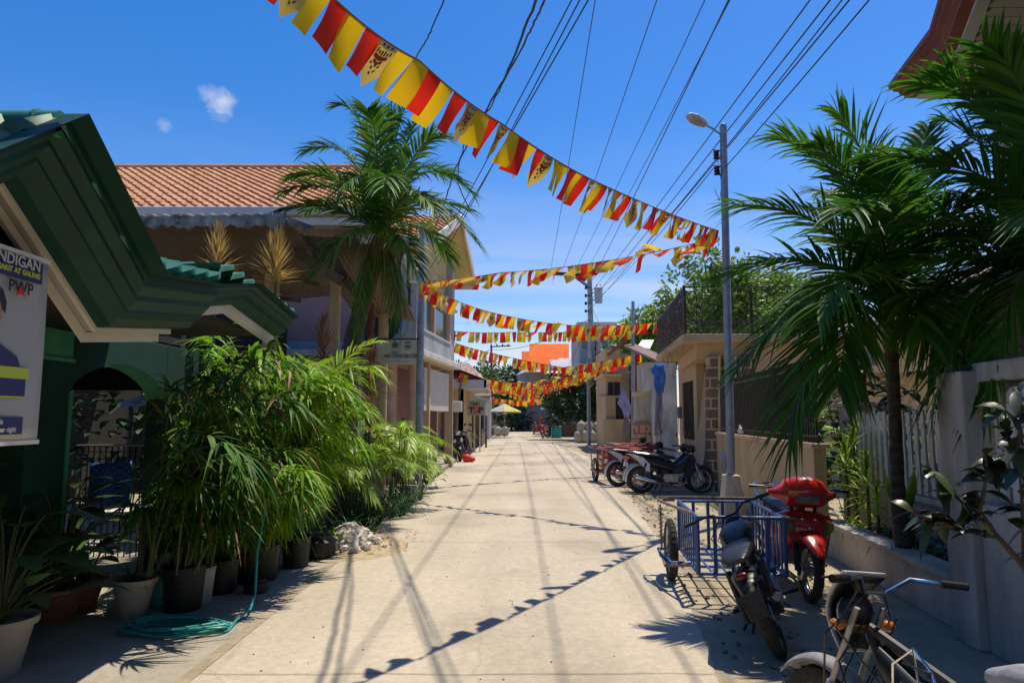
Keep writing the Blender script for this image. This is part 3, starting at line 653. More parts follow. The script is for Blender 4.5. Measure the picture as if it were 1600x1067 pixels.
def areca(T, n, h, L, mat, z0=0, nl=22, ll=.26, lw=.028, stems=True, az=None, droop=.5, lean=.55, spread=.12):
    ml = MB(); ms = MB()
    for k in range(n):
        a = (rnd(0, 6.28) if az is None else rnd(*az)); d = V((math.cos(a), math.sin(a), 0)); b = V((rnd(-spread, spread), rnd(-spread, spread), z0))
        hh = h*rnd(.45, 1.0); top = b+d*(.12*hh)+V((0, 0, hh*.62)); LL = L*rnd(.7, 1.15)
        p1 = top+d*(LL*.35)+V((0, 0, LL*.5)); p2 = top+d*(LL*(lean+.4))+V((0, 0, LL*(.45-droop*rnd(.3, 1.3))))
        ms.tube([b, b+d*.05*hh+V((0, 0, hh*.3)), top], [.012, .01, .008], 5)
        frond(ml, ms, top, p1, p2, nl, ll, lw, .45, .18, .008, .7, .08, 4)
    ms.build('stem', m_stem, T); ml.build('foliage', mat, T)
def bamboo_palm(T, n, h, mat, z0, az, reach=.9, nl=13, L=.31, W=.031):
    "many canes whose drooping sprays of lance leaflets fan over the road"
    ml = MB(); ms = MB(); md = MB()
    for k in range(n):
        a = rnd(*az); d = V((math.cos(a), math.sin(a), 0)); b = V((rnd(-.28, .28), rnd(-.38, .38), z0)); hh = h*rnd(.18, 1.0)
        rr = reach*rnd(.2, 1.0)*(1.25-.5*abs(hh/h-.6))
        e = b+d*rr+V((0, 0, hh)); m = b+d*(rr*.25)+V((0, 0, hh*.95))
        pts = [bez(b, m, e, i/6) for i in range(7)]; ms.tube(pts, [.011, .01, .009, .008, .007, .005, .004], 5)
        for q in range(6):
            s = .34+.132*q; p = bez(b, m, e, min(1, s)); tg = (beztan(b, m, e, min(1, s))+V((rnd(-.6, .6), rnd(-.6, .6), rnd(-.2, .5)))).normalized()
            p2 = p+tg*.12*rnd(.5, 1.3)
            ms.tube([p, p2], .003, 4)
            for j in range(nl):
                f = (j/(nl-1)-.5)*2.3; sd = tg.cross(V((0, 0, 1))).normalized()
                dd = tg*math.cos(f)+sd*math.sin(f)+V((rnd(-.2, .2), rnd(-.2, .2), rnd(-.45, .1)))
                (ml if random.random() > .045 else md).leaf(p2-tg*(.02*abs(j-nl/2)*.3), dd, L*rnd(.55, 1.25), W*(rnd(.6, 1.15) if random.random() > .14 else 1.9), rnd(.35, 1.0), 4, V((rnd(-.4, .4), rnd(-.4, .4), 1)), .18)
    ms.build('stem', m_stem, T); ml.build('foliage', mat, T); md.build('dry_leaves', m_rusty, T)
PG = 'pots along the left house front'
# big bamboo palms in black pots
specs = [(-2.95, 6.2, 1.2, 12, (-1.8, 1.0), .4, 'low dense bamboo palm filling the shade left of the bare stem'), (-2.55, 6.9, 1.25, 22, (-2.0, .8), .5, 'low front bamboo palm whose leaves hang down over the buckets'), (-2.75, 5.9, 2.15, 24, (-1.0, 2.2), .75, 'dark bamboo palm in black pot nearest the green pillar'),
         (-2.75, 6.9, 2.2, 38, (-1.6, 1.5), .75, 'bamboo palm leaning over the road in the middle of the potted clump'),
         (-2.7, 7.7, 2.2, 42, (-1.5, 1.2), .8, 'bright bamboo palm with widest drooping sprays beside the rubble heap'),
         (-3.1, 7.2, 2.45, 26, (-1.6, 2.6), .8, 'tall bamboo palm against the arch at the back of the clump'),
         (-3.1, 8.4, 2.2, 26, (-1.6, 1.6), .65, 'bamboo palm at the far end of the clump below golden stalks')]
for x, y, h, n_, az, rc, lb in specs:
    T = thing('bamboo_palm', lb, 'potted plant', (x, y, 0), group=PG)
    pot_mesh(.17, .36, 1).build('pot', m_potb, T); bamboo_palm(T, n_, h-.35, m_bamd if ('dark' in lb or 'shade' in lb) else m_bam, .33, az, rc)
# tall coconut seedling with yellow-green frond
T = thing('palm_seedling', 'young palm with broad yellow green fronds beneath the green eave tip', 'palm', (-2.55, 8.7, 0))
ml = MB(); ms = MB(); ms.tube([(0, 0, 0), (0, 0, 1.75)], [.05, .03], 8)
for a, ll_ in ((.2, .9), (-.5, 1.0), (.9, .9), (-1.2, .9), (2.0, .8), (3.4, .8), (-2.2, .8), (.5, .7)):
    d = V((math.cos(a), math.sin(a), 0)); b = V((0, 0, 1.7)); frond(ml, ms, b, b+d*.35+V((0, 0, .65+rnd(0, .25))), b+d*ll_+V((0, 0, .35+rnd(-.1, .5))), 20, .42, .036, .35, .35, .012, .8, .12, 5, .2)
ms.build('stem', m_stem, T); ml.build('foliage', m_lime, T)
for (px, py, Y, n_, L, lb, mat) in ((340, 395, 8.7, 170, .42, 'golden spiky dracaena tuft nearer the green gable', m_gold), (432, 405, 9.0, 180, .46, 'golden spiky dracaena tuft on a bare stalk by the shed post', m_gold), (505, 530, 9.8, 140, .42, 'reddish dracaena top showing above the lime fronds', m_rusty)):
    p = P(px, py, Y); T = thing('dracaena', lb, 'plant', (p.x, p.y, 0)); dracaena(T, p.z-.12, n_, L, .026, mat, .42, .08, (0, 0), 1)
T = thing('dracaena', 'coppery spiky dracaena below the dive sign', 'plant', (P(578, 650, 10.6).x, 10.6, 0)); dracaena(T, 2.1, 170, .62, .034, m_rusty, .5, .3, (0, 0), 1)
T = thing('dracaena', 'dark green spiky dracaena just under the dive sign', 'plant', (-2.75, 12.2, 0)); dracaena(T, 2.45, 140, .75, .035, m_strap, .5, .35)
# areca palms further along
for x, y, h, n_, L, lb in ((-2.35, 10.6, 1.35, 13, .75, 'yellow green areca palm just behind the bamboo clump'), (-2.05, 12.6, 1.55, 15, .8, 'feathery lime areca palm in front of the dive sign pole'), (-2.35, 14.6, 1.35, 15, .7, 'lime areca palm nearest the parked black scooter'), (-2.9, 11.6, 1.7, 12, .8, 'areca palm set back beside the leaning palm trunk'), (-2.75, 9.9, 1.3, 12, .6, 'small areca palm above the rubble heap'), (-2.9, 15.8, 1.6, 11, .8, 'areca palm in front of the salmon columns')):
    T = thing('areca_palm', lb, 'palm', (x, y, 0), group='areca palms along the left verge'); areca(T, n_+4, h*1.22, L*1.2, m_lime, spread=.18, nl=22, ll=.32, lw=.032)
for x, y, n_, L, lb in ((-2.15, 10.2, 70, .75, 'dark strap leaved clump behind the rubble heap'), (-1.95, 11.3, 80, .7, 'arching strap leaved clump at the road edge, middle one'), (-1.98, 12.3, 80, .72, 'dense dark strap clump beside the small stone block'), (-1.95, 13.4, 60, .6, 'strap leaved clump beyond the stone block'), (-2.5, 11.0, 60, .85, 'taller strap clump at the back of the verge'), (-2.05, 9.25, 45, .55, 'small strap clump hanging over the rocks')):
    T = thing('strap_plant', lb, 'plant', (x, y, 0), group='strap leaved clumps on the left verge'); strap_plant(T, int(n_*1.5), L*1.35, .036, m_strap, 0, .75, 1.5, .2)
T = thing('leafy_bush', 'round leaved grey green bush at the pavement corner', 'bush', (-1.98, 15.6, 0)); broad_plant(T, .75, 40, .24, .13, m_strap, 0, .35)
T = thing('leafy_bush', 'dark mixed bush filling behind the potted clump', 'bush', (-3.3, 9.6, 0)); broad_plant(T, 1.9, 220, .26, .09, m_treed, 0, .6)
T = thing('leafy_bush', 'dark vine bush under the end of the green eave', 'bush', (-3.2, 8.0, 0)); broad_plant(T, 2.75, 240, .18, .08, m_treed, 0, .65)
T = thing('leafy_bush', 'low green weeds beside the white rubble', 'bush', (-2.2, 8.35, 0)); broad_plant(T, .28, 60, .1, .04, m_bam, 0, .22)
# small stone block with shrub
mb = MB(); mb.box((-1.9, 13.0, .15), (.22, .5, .3)); tag(mb.build('stone_block', m_stone, bevel=.02), 'small weathered stone block at the left road edge', 'block')
# near broad leaf plant in pale pot, and pots in the dark
g = G(0, 1052)
T = thing('broad_leaf_plant', 'large leaved plant in a pale pot at the lower left corner', 'potted plant', (g.x-.02, g.y, 0)); pot_mesh(.19, .34).build('pot', m_potw, T); broad_plant(T, .72, 60, .36, .15, m_broad, 0, .36, .3, .35)
g = G(88, 968); T = thing('broad_leaf_plant', 'big leaved plant in a brown pot behind the pale corner pot', 'potted plant', (g.x, g.y, 0)); pot_mesh(.19, .26).build('pot', m_terra, T); broad_plant(T, .85, 50, .38, .15, m_broad, 0, .3, .22, .4)
g = G(125, 950); T = thing('strap_plant', 'spiky plant in a brown pot beside the green pillar', 'potted plant', (g.x, g.y, 0)); pot_mesh(.18, .26).build('pot', m_terra, T); strap_plant(T, 30, .6, .03, m_strap, .24, .5, 1.5, .06)
g = G(208, 962); T = thing('aloe_plant', 'thin leaved plant in a white tapering pot near the hose', 'potted plant', (g.x, g.y, 0)); pot_mesh(.16, .30).build('pot', m_potw, T); strap_plant(T, 14, .42, .03, m_strap, .27, .9, .8, .05)
g = G(300, 940); T = thing('slim_tree_plant', 'bare thin stem growing from a grey pot with pebbles', 'potted plant', (g.x, g.y, 0)); pot_mesh(.18, .3, 1).build('pot', m_grayp, T)
ms = MB(); ms.tube([(0, 0, .25), (-.05, 0, .6), (-.06, .02, 1.0), (-.0, .05, 1.5)], [.018, .015, .013, .01], 7); ms.build('stem', m_wood, T)
ml = MB()
for k in range(46): ml.leaf(V((rnd(-.2, .25), rnd(-.2, .2), rnd(.75, 1.55))), V((rnd(-1, 1), rnd(-1, 1), rnd(-.6, .5))), .24, .09, .6, 4, None, .1, 1)
ml.build('foliage', m_broad, T)
ms = MB()
for k in range(40): a = rnd(0, 6.28); q = rnd(0, .15); ms.ell((q*math.cos(a), q*math.sin(a), .285), (.018, .015, .012), None, 6, 4)
ms.build('pebbles', m_rock, T, kind='stuff')
g = G(253, 945); mb = MB(); mb.lathe([(0, 0), (.12, 0), (.13, .02), (.13, .24), (.1, .29), (.05, .31), (.05, .34), (0, .34)]); o = mb.build('water_jug', m_hose, None); o.location = (g.x, g.y, 0); tag(o, 'teal plastic water jug between the white and grey pots', 'jug')
mb = MB(); mb.lathe([(0, 0), (.05, 0), (.075, .08), (.08, .085), (.08, .1), (.065, .1), (0, .09)], n=16); o = mb.build('plant_cup', m_potw, None); o.location = (g.x, g.y, .34); tag(o, 'small pale pot standing on the teal jug', 'pot')
for px_, py_, r_, h_, k_, lb in ((345, 925, .15, .3, 1, 'empty black bucket left of the hose drop'), (405, 905, .19, .34, 1, 'widest black bucket under the bamboo leaves'), (462, 885, .15, .32, 1, 'narrow black bucket right of the widest one'), (500, 872, .17, .26, 2, 'dark round pot at the end of the bucket row'), (322, 880, .16, .3, 1, 'teal plastic tub behind the grey pot'), (400, 925, .11, .12, 2, 'small round dark bowl in front of the widest bucket')):
    g = G(px_, py_); mb = pot_mesh(r_, h_, k_); o = mb.build('bucket', m_hose if 'teal' in lb else m_potb, None); o.location = (g.x, g.y, 0); tag(o, lb, 'bucket', 'dark buckets under the bamboo palms')
# hose coil and hose running up into the plants
mb = MB(); g = G(272, 985); pts = []
for k in range(11):
    rx = rnd(.26, .40); ry = rnd(.10, .20); cx = rnd(-.06, .06); cy = rnd(-.05, .05); zz = .014+.009*(k % 5)
    for i in range(26):
        a = 2*math.pi*i/26; pts.append((g.x+cx+rx*math.cos(a)+.03*math.sin(3*a+k), g.y+cy+ry*math.sin(a), zz+.012*math.sin(2*a+k)))
pts += [(g.x+.40, g.y+.15, .03), (g.x+.42, g.y+.4, .05), (g.x+.38, g.y+.6, .12), (g.x+.34, g.y+.72, .42), (g.x+.36, g.y+.8, .75), (g.x+.3, g.y+.9, 1.0)]
mb.tube(pts, .0105, 7); tag(mb.build('garden_hose', m_hose), 'coiled teal garden hose lying on the concrete', 'hose')
# rubble heap
mb = MB()
def heap(u, v):
    a = 2*math.pi*u; r = v; h = .18*max(0, 1-v)**1.3
    return V((-1.98+.72*r*math.cos(a), 8.55+.85*r*math.sin(a), h+.02*math.sin(9*a)*v*(1-v)+.004))
mb.grid(heap, 40, 12); o = mb.build('sand', m_sand, kind='stuff')
mb = MB()
for k in range(170):
    a = rnd(0, 6.28); q = abs(random.gauss(0, .4)); x = -1.98+.62*q*math.cos(a); y = 8.5+.85*q*math.sin(a); r = rnd(.03, .12)*(1.25-min(1, q)); z = .17*max(0, 1-q)**1.3
    c = len(mb.v); mb.ell((x, y, z+r*.2), (r, r*rnd(.6, 1), r*rnd(.5, .8)), (rnd(0, 3), rnd(0, 3), rnd(0, 3)), 7, 5, .8)
    for i in range(c, len(mb.v)): v_ = mb.v[i]; mb.v[i] = (v_[0]+rnd(-.2, .2)*r, v_[1]+rnd(-.2, .2)*r, v_[2]+rnd(-.2, .2)*r)
mb.build('rubble', m_rock, kind='stuff', ang=25)
mb = MB()
for k in range(260):
    a = rnd(0, 6.28); q = rnd(.1, 1.2); mb.leaf(V((-2.0+.8*q*math.cos(a), 8.9+.9*q*math.sin(a), .04+.12*max(0, 1-q))), V((rnd(-1, 1), rnd(-1, 1), rnd(-.1, .3))), rnd(.04, .11), .02, .2, 3, None, 0, 1)
mb.build('debris', m_rusty, kind='stuff')

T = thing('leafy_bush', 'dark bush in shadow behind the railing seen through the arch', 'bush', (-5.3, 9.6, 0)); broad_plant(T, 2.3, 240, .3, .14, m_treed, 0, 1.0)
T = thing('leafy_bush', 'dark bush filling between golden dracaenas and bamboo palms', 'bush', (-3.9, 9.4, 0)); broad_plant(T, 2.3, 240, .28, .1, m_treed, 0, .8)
# ================================================================ open shed behind the green house
T = thing('open_shed', 'dark open timber shed with torn tin roof edge and concrete posts', 'shed', (-5, 12, 0), world=True)
a = P(150, 352, 10.5); b = P(452, 346, 10.5)
mb = MB(); corr(mb, (a.x-2, 10.4, a.z), (b.x, 10.4, b.z), (.1, 3.6, -.5), .09, .014); corr(mb, (P(350, 366, 11.2).x, 11.2, P(350, 366, 11.2).z), (P(472, 364, 11.2).x, 11.2, P(472, 364, 11.2).z), (0, 3, -.5), .1, .018)
mb.build('roof', m_tin, T, solid=.006, ang=80)
mb = MB()
# crumpled ridge flashing along the edge
mb.grid(lambda u, v: V((a.x-2+(b.x-a.x+2)*u, 10.36-.02*v, a.z+.09-.22*v+.024*math.sin(70*u)*v+.016*math.sin(173*u+2*v)+.012*math.sin(411*u)*v+(b.z-a.z)*u)), 160, 4)
mb.grid(lambda u, v: V((b.x+.02+.32*u, 10.34+.3*u, b.z+.03-.14*v-.07*u)), 4, 2)
mb.build('flashing', M('old_flashing', (.46, .42, .36), .9, nscale=5, col2=(.035, .028, .022), bump=.5, spec=.2, detail=12), T, solid=.004)
mb = MB(); ca = P(470, 366, 11.4); cc = P(600, 384, 11.4)
corr(mb, ca, cc, (.0, 4.0, -.75), .095, .02); 
mb.build('roof', m_tin, T, solid=.006, ang=80)
mb = MB()
def pb(x0, y0, x1, y1, Y, w_=.1, Y1=None): mb.bar(P(x0, y0, Y), P(x1, y1, Y1 or Y), w_*.6, w_)
pb(465, 375, 495, 375, 11.5, .12); pb(230, 396, 470, 397, 12.4, .05); pb(463, 395, 535, 440, 11.6, .17); pb(497, 375, 560, 462, 11.7, .15); pb(492, 378, 492, 408, 11.7, .07)
pb(352, 400, 500, 446, 13, .09); pb(300, 470, 300, 396, 13, .09); pb(440, 380, 600, 392, 12.6, .07); pb(440, 392, 600, 404, 13.8, .07); pb(440, 404, 600, 415, 14.8, .07); pb(385, 460, 470, 470, 14, .08)
pb(440, 372, 560, 376, 11.5, .08); pb(250, 365, 250, 560, 12.8, .1); pb(370, 470, 560, 455, 14.5, .1)
mb.build('beam', m_wood, T)
for px_, Y_, r_, top in ((525, 12.6, .10, 438), (427, 12.9, .14, 395), (600, 15.2, .11, 470)):
    t = P(px_, top, Y_); mb = MB(); mb.tube([(t.x, Y_, 0), (t.x, Y_, t.z)], r_, 14); mb.build('post', m_cream, T)
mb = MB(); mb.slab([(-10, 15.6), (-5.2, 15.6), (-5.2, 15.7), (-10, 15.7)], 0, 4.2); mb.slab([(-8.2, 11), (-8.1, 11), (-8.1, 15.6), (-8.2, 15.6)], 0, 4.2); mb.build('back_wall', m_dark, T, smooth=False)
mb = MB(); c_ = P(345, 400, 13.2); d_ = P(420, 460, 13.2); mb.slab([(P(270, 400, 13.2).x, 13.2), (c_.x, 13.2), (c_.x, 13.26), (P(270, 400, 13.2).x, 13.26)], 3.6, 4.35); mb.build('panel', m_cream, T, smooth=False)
T = thing('drum_cover', 'low tin lean-to roof glimpsed beneath the shed', 'roof', (-5, 12, 0), world=True)
mb = MB(); corr(mb, (-6.2, 10.6, 1.75), (-3.3, 10.6, 1.75), (0, 1.6, .35)); mb.build('sheet', m_rtin, T, solid=.005)
mb = MB(); mb.tube([(-6, 10.8, 0), (-6, 10.8, 1.8)], .04); mb.tube([(-3.4, 10.8, 0), (-3.4, 10.8, 1.8)], .04); mb.build('post', m_wood, T)

# ================================================================ two storey house with orange roof
S = .11
def hb(t, Y0=17.0, X0=-2.40): return V((X0+S*t, Y0+t, 0))   # street face
T = thing('two_storey_house', 'two storey house with orange tile roof, grey balcony and pink lower walls', 'house', (-4.5, 19, 0), world=True)
z1 = 3.25; z2 = 6.0
mb = MB()
# camera facing wall, from x=-10 to the corner; split for window
c0 = hb(0)
mb.slab([(-10.5, 17.0), (c0.x-.9, 17.0), (c0.x-.9, 17.25), (-10.5, 17.25)], z1, z2+.35)
mb.slab([(-10.5, 22), (c0.x, 22), (c0.x, 22.2), (-10.5, 22.2)], 0, z2+1.0)
mb.slab([(c0.x-.9, 17.4), (c0.x-.8, 17.4), (hb(5.2).x-.9, 22), (hb(5.2).x-1.0, 22)], z1, z2+.3)
mb.build('upper_wall', m_pink, T, smooth=False)
mb = MB(); mb.slab([(-10.5, 17.02), (-4.0, 17.02), (-4.0, 17.25), (-10.5, 17.25)], 0, z1-.2); mb.slab([(-3.95, 17.6), (-3.9, 17.6), (-3.2, 22), (-3.3, 22)], 0, z1); mb.build('lower_wall', m_pink, T, smooth=False)
# balcony parapet with openings: street side
def ballow(mb, t0, t1, za, zb, th=.16, o=0): mb.slab([hb(t0).xy+V((o, 0)), hb(t1).xy+V((o, 0)), hb(t1).xy+V((o-th, 0)), hb(t0).xy+V((o-th, 0))], za, zb)
mb = MB()
ballow(mb, 0, 4.9, z1, z1+.62); ballow(mb, 0, 4.9, z1+1.52, z1+1.68)
ballow(mb, 0, .35, z1+.62, z1+1.52); ballow(mb, 4.2, 4.9, z1+.62, z1+1.52)
mb.slab([(c0.x-1.6, 16.98), (c0.x, 16.98), (c0.x, 17.14), (c0.x-1.6, 17.14)], z1, z1+1.1)
mb.slab([hb(4.55).xy, hb(4.9).xy, hb(4.9).xy+V((-.3, 0)), hb(4.55).xy+V((-.3, 0))], z1+1.68, z2+.6)
mb.build('balcony_wall', m_grayp, T, smooth=False, bevel=.01)
mb = MB(); ballow(mb, -.12, 5.05, z1-.16, z1, .3, .22); mb.slab([(c0.x-7.5, 16.86), (c0.x+.22, 16.86), (c0.x+.22, 17.0), (c0.x-7.5, 17.0)], z1-.16, z1); ballow(mb, -.1, 5.05, z1+1.68, z1+1.76, .26, .08); mb.build('ledge', m_white, T, bevel=.02)
mb = MB(); ballow(mb, .37, 4.18, z1+.66, z1+1.5, .02, -.11); mb.build('window', m_glassg, T, smooth=False)
mb = MB()
for t in (.36, 2.0, 4.15): ballow(mb, t, t+.12, z1+.62, z1+1.52, .12, .004)
mb.build('window_frame', m_salmon, T, smooth=False)
mb = MB(); ballow(mb, .3, 4.25, z1+.56, z1+.63, .05, .03); ballow(mb, .3, .36, z1+.6, z1+1.1, .05, .03); mb.build('window_sill', m_lgray, T, bevel=.02)
mb = MB(); mb.slab([hb(.05).xy, hb(4.9).xy, (-10, 21.9), (-10, 17.1)], z1-.2, z1-.17); mb.build('ceiling', m_peach, T, smooth=False)
for px_, Y_, r_ in ((610, 17.4, .17), (648, 17.6, .17)):
    t = P(px_, 600, Y_); mb = MB(); mb.tube([(t.x, Y_, 0), (t.x, Y_, z1-.2)], r_, 16); mb.build('column', m_salmon, T)
for t in (1.5, 4.7):
    q = hb(t); mb = MB(); mb.slab([(q.x, q.y), (q.x, q.y+.25), (q.x-.25, q.y+.25), (q.x-.25, q.y)], 0, z1-.17); mb.build('column', m_cream, T)
mb = MB(); ballow(mb, 1.2, 4.4, 1.75, 2.9, .03, -.06); mb.build('roller_blind', m_trim, T, smooth=False)
# upper round window and blue trim on the camera facing wall
mb = MB(); w0 = P(590, 500, 16.95)
mb.prism([(w0.x+.6*math.cos(t), 16.96, w0.z-.1+.5*math.sin(t)) for t in [math.pi*i/8+math.pi for i in range(9)]]+[(w0.x+.6, 16.96, w0.z+.75), (w0.x-.6, 16.96, w0.z+.75)], (0, .03, 0)); mb.build('window', m_dark, T, smooth=False)
mb = MB(); mb.tube([(w0.x+.66*math.cos(t), 16.94, w0.z-.1+.56*math.sin(t)) for t in [math.pi*i/12+math.pi for i in range(13)]]+[(w0.x+.66, 16.94, w0.z+.8)], .09, 6)
mb.bar((-10, 16.97, z1+.1), (c0.x-1.6, 16.97, z1+.1), .06, .2); mb.build('blue_trim', M('pale_blue_trim', (.22, .36, .46), .7, nscale=3, namt=.2), T)
for i in range(7): 
    mb = MB(); mb.slab([(w0.x-.5+.16*i, 16.9), (w0.x-.49+.16*i, 16.9), (w0.x-.49+.16*i, 16.92), (w0.x-.5+.16*i, 16.92)], w0.z-.4, w0.z+.7)
mb.build('window_grille', m_iron, T, smooth=False)
# main roof
ea = P(120, 333, 16.4); eb = P(578, 324, 16.4); ra = P(120, 270, 21); rb = P(556, 259, 21)
ez = (ea.z+eb.z)/2; rz_ = (ra.z+rb.z)/2
mb = MB(); tile_roof(mb, (-14.5, 16.4, ez), (eb.x, 16.4, ez), (0, 4.6, rz_-ez), .27, .34, .045, .06)
mb.add([V((-14.5, 21, rz_)), V((eb.x, 21, rz_)), V((eb.x, 25.4, ez)), V((-14.5, 25.4, ez))], [(0, 1, 2, 3)])
mb.build('roof', m_tile, T, ang=50)
mb = MB(); mb.tube([(-14.5, 21, rz_+.04), (eb.x, 21, rz_+.04)], .11, 10); mb.build('ridge_cap', m_tile, T)
mb = MB(); mb.bar((-14.6, 16.3, ez-.06), (eb.x+.05, 16.3, ez-.06), .16, .2); mb.bar((-14.6, 16.42, ez-.28), (eb.x, 16.42, ez-.28), .1, .2); mb.slab([(-14.5, 16.45), (eb.x, 16.45), (eb.x, 17.1), (-14.5, 17.1)], ez-.32, ez-.28); mb.build('gutter', m_lgray, T, bevel=.02)
mb = MB(); mb.bar((eb.x+.02, 16.35, ez-.1), (eb.x+.02, 21, rz_-.1), .05, .24); mb.bar((eb.x+.02, 21, rz_-.1), (eb.x+.02, 25.4, ez-.1), .05, .24); mb.slab([(eb.x-.1, 17.05), (eb.x, 17.05), (eb.x, 25), (eb.x-.1, 25)], z2, ez+.2); mb.prism([(eb.x-.05, 17.2, ez-.1), (eb.x-.05, 21, rz_-.2), (eb.x-.05, 25, ez-.1)], (.04, 0, 0)); mb.build('gable_board', m_lgray, T, smooth=False)
mb = MB(); mb.bar((-7.5, 16.9, 5.2), (-4.2, 16.9, 5.15), .1, .35); mb.build('red_band', m_redink, T)
mb = MB(); mb.tube([(P(352, 340, 16.3).x, 16.3, ez-.2), (P(352, 340, 16.3).x, 16.3, 3.2)], .05, 8); mb.build('downpipe', m_lgray, T)
# street wing roof
A = P(632, 372, 16.9); B = P(681, 370, 16.9); RD = P(721, 338, 20.3); NE = P(742, 430, 22.9)
ze = B.z; zr = RD.z; zn = NE.z
mb = MB()
x0_ = eb.x-.3; up = V((0.32, 3.4, zr-ze))
tile_roof(mb, (x0_, 16.9, ze), (B.x, 16.9, ze), up, .27, .34, .045, .06)
mb.add([V((x0_, RD.y, zr)), RD, V((NE.x, NE.y, ze)), V((x0_, NE.y, ze))], [(0, 1, 2, 3)])
mb.build('roof', m_tile, T, ang=50)
mb = MB(); mb.bar((x0_, 16.85, ze-.1), (B.x, 16.85, ze-.1), .12, .22); mb.build('gutter', m_lgray, T, bevel=.02)
mb = MB(); k1 = B.lerp(RD, .55)+V((0, 0, .16)); mb.tube([B+V((0, 0, -.02)), B.lerp(RD, .3)+V((0, 0, .03)), k1, RD], .0, 4)
mb = MB(); mb.bar(B+V((.03, 0, -.06)), RD+V((.03, 0, -.06)), .07, .26); mb.bar(RD+V((.03, 0, -.06)), V((NE.x+.03, NE.y, ze-.06)), .07, .26)
mb.bar(V((NE.x, NE.y, ze-.14)), V((-5, NE.y, ze-.14)), .08, .2); mb.build('gable_board', m_white, T, bevel=.015)
mb = MB(); lo = V((0, 0, -.13)); xx = -5.0
mb.add([B+lo, RD+lo, V((xx, RD.y, zr-.13)), V((xx, B.y, ze-.13))], [(0, 1, 2, 3)])
mb.add([RD+lo, V((NE.x, NE.y, ze-.13)), V((xx, NE.y, ze-.13)), V((xx, RD.y, zr-.13))], [(0, 1, 2, 3)])
mb.prism([(B.x-.75, 17.3, ze-.3), (B.x-.35, 20.3, zr-.3), (B.x-.1, 22.6, ze-.2)], (.05, 0, 0))
mb.slab([(B.x-.8, 17.3), (B.x-.7, 17.3), (B.x-.1, 22.6), (B.x-.2, 22.6)], z2-.9, ze-.1)
mb.build('soffit', m_yellow, T, smooth=False)
mb = MB(); mb.bar(P(610, 400, 17.3), P(632, 470, 17.3), .1, .18); mb.bar(P(631, 398, 17.2), P(631, 470, 17.2), .12, .12); mb.build('bracket', m_white, T)

# dive centre sign with its pole
pb_ = P(655, 648, 15.2); ptop = P(661, 350, 15.2)
T = thing('sign_pole', 'tall grey pole carrying the dive centre board beside the palm', 'pole', (pb_.x, 15.2, 0), world=True)
mb = MB(); mb.tube([(pb_.x, 15.2, 0), (pb_.x, 15.2, 3.2), (ptop.x, 15.2, ptop.z)], [.085, .08, .07], 12); mb.build('pole', m_gray, T)
mb = MB(); s0 = P(589, 531, 15.1); s1 = P(651, 531, 15.1); s2 = P(589, 569, 15.1)
mb.tube([(s0.x-.7, 15.1, s0.z+.02), (s1.x+.05, 15.1, s0.z+.02)], .018, 6); mb.build('bracket', m_iron, T)
bd = MB(); bd.box(((s0.x+s1.x)/2, 15.1, (s0.z+s2.z)/2-.01), (s1.x-s0.x, .03, s0.z-s2.z)); bd = bd.build('sign_board', m_sign, T, bevel=.004)
rx = (math.pi/2, 0, 0); cx = (s0.x+s1.x)/2; hh = s0.z-s2.z
text('lettering', 'NRI DIVECENTER', .115, m_signg, T, (cx+.10, 15.078, s2.z+.14), rx, 'CENTER', .001, .83, .003)
text('lettering', 'PADI', .075, m_signg, T, (cx-.03, 15.078, s2.z+.235), rx, 'CENTER', .001, 1, .001)
mb = MB(); mb.ring((cx-.03, 15.08, s0.z-.12), (0, 1, 0), .07, .008, 20, 5); mb.ell((cx-.03, 15.08, s0.z-.12), (.045, .004, .05), None, 12, 6)
for z in (-.15, -.12, -.09): mb.bar((cx-.1, 15.078, s0.z+z), (cx+.04, 15.078, s0.z+z), .004, .007)
mb.ring((cx+.25, 15.08, s0.z-.14), (0, 1, 0), .075, .007, 20, 5); mb.ell((cx+.25, 15.08, s0.z-.15), (.05, .004, .03), None, 12, 6); mb.prism([(cx+.19, 15.08, s0.z-.065), (cx+.31, 15.08, s0.z-.065), (cx+.29, 15.08, s0.z-.03), (cx+.25, 15.08, s0.z-.045), (cx+.21, 15.08, s0.z-.03)], (0, .004, 0))
mb.tube([(cx-.4, 15.08, s2.z+.15), (cx-.25, 15.08, s2.z+.16), (cx-.2, 15.08, s2.z+.21)], .004, 4); mb.tube([(cx-.25, 15.08, s2.z+.06), (cx+.3, 15.08, s2.z+.06)], .003, 4)
mb.build('emblem', m_signg, T)
T = thing('red_post', 'dark red steel post with small cap left of the dive sign', 'post', (P(577, 600, 14.6).x, 14.6, 0)); zt = P(577, 468, 14.6).z
mb = MB(); mb.tube([(0, 0, 0), (0, 0, zt)], .075, 12); mb.build('pole', M('dull_red_paint', (.20, .035, .025), .7, nscale=6, col2=(.10, .03, .02)), T); mb = MB(); mb.lathe([(.09, 0), (.1, .02), (.1, .12), (.05, .17), (0, .17)], (0, 0, zt)); mb.build('cap', m_grayp, T)
T = thing('concrete_post', 'leaning pale concrete post between palm trunk and red post', 'post', (P(562, 600, 14.2).x, 14.2, 0)); mb = MB(); mb.tube([(0, 0, 0), (-.1, 0, 3.2)], [.14, .09], 10); mb.build('post', m_grayp, T)

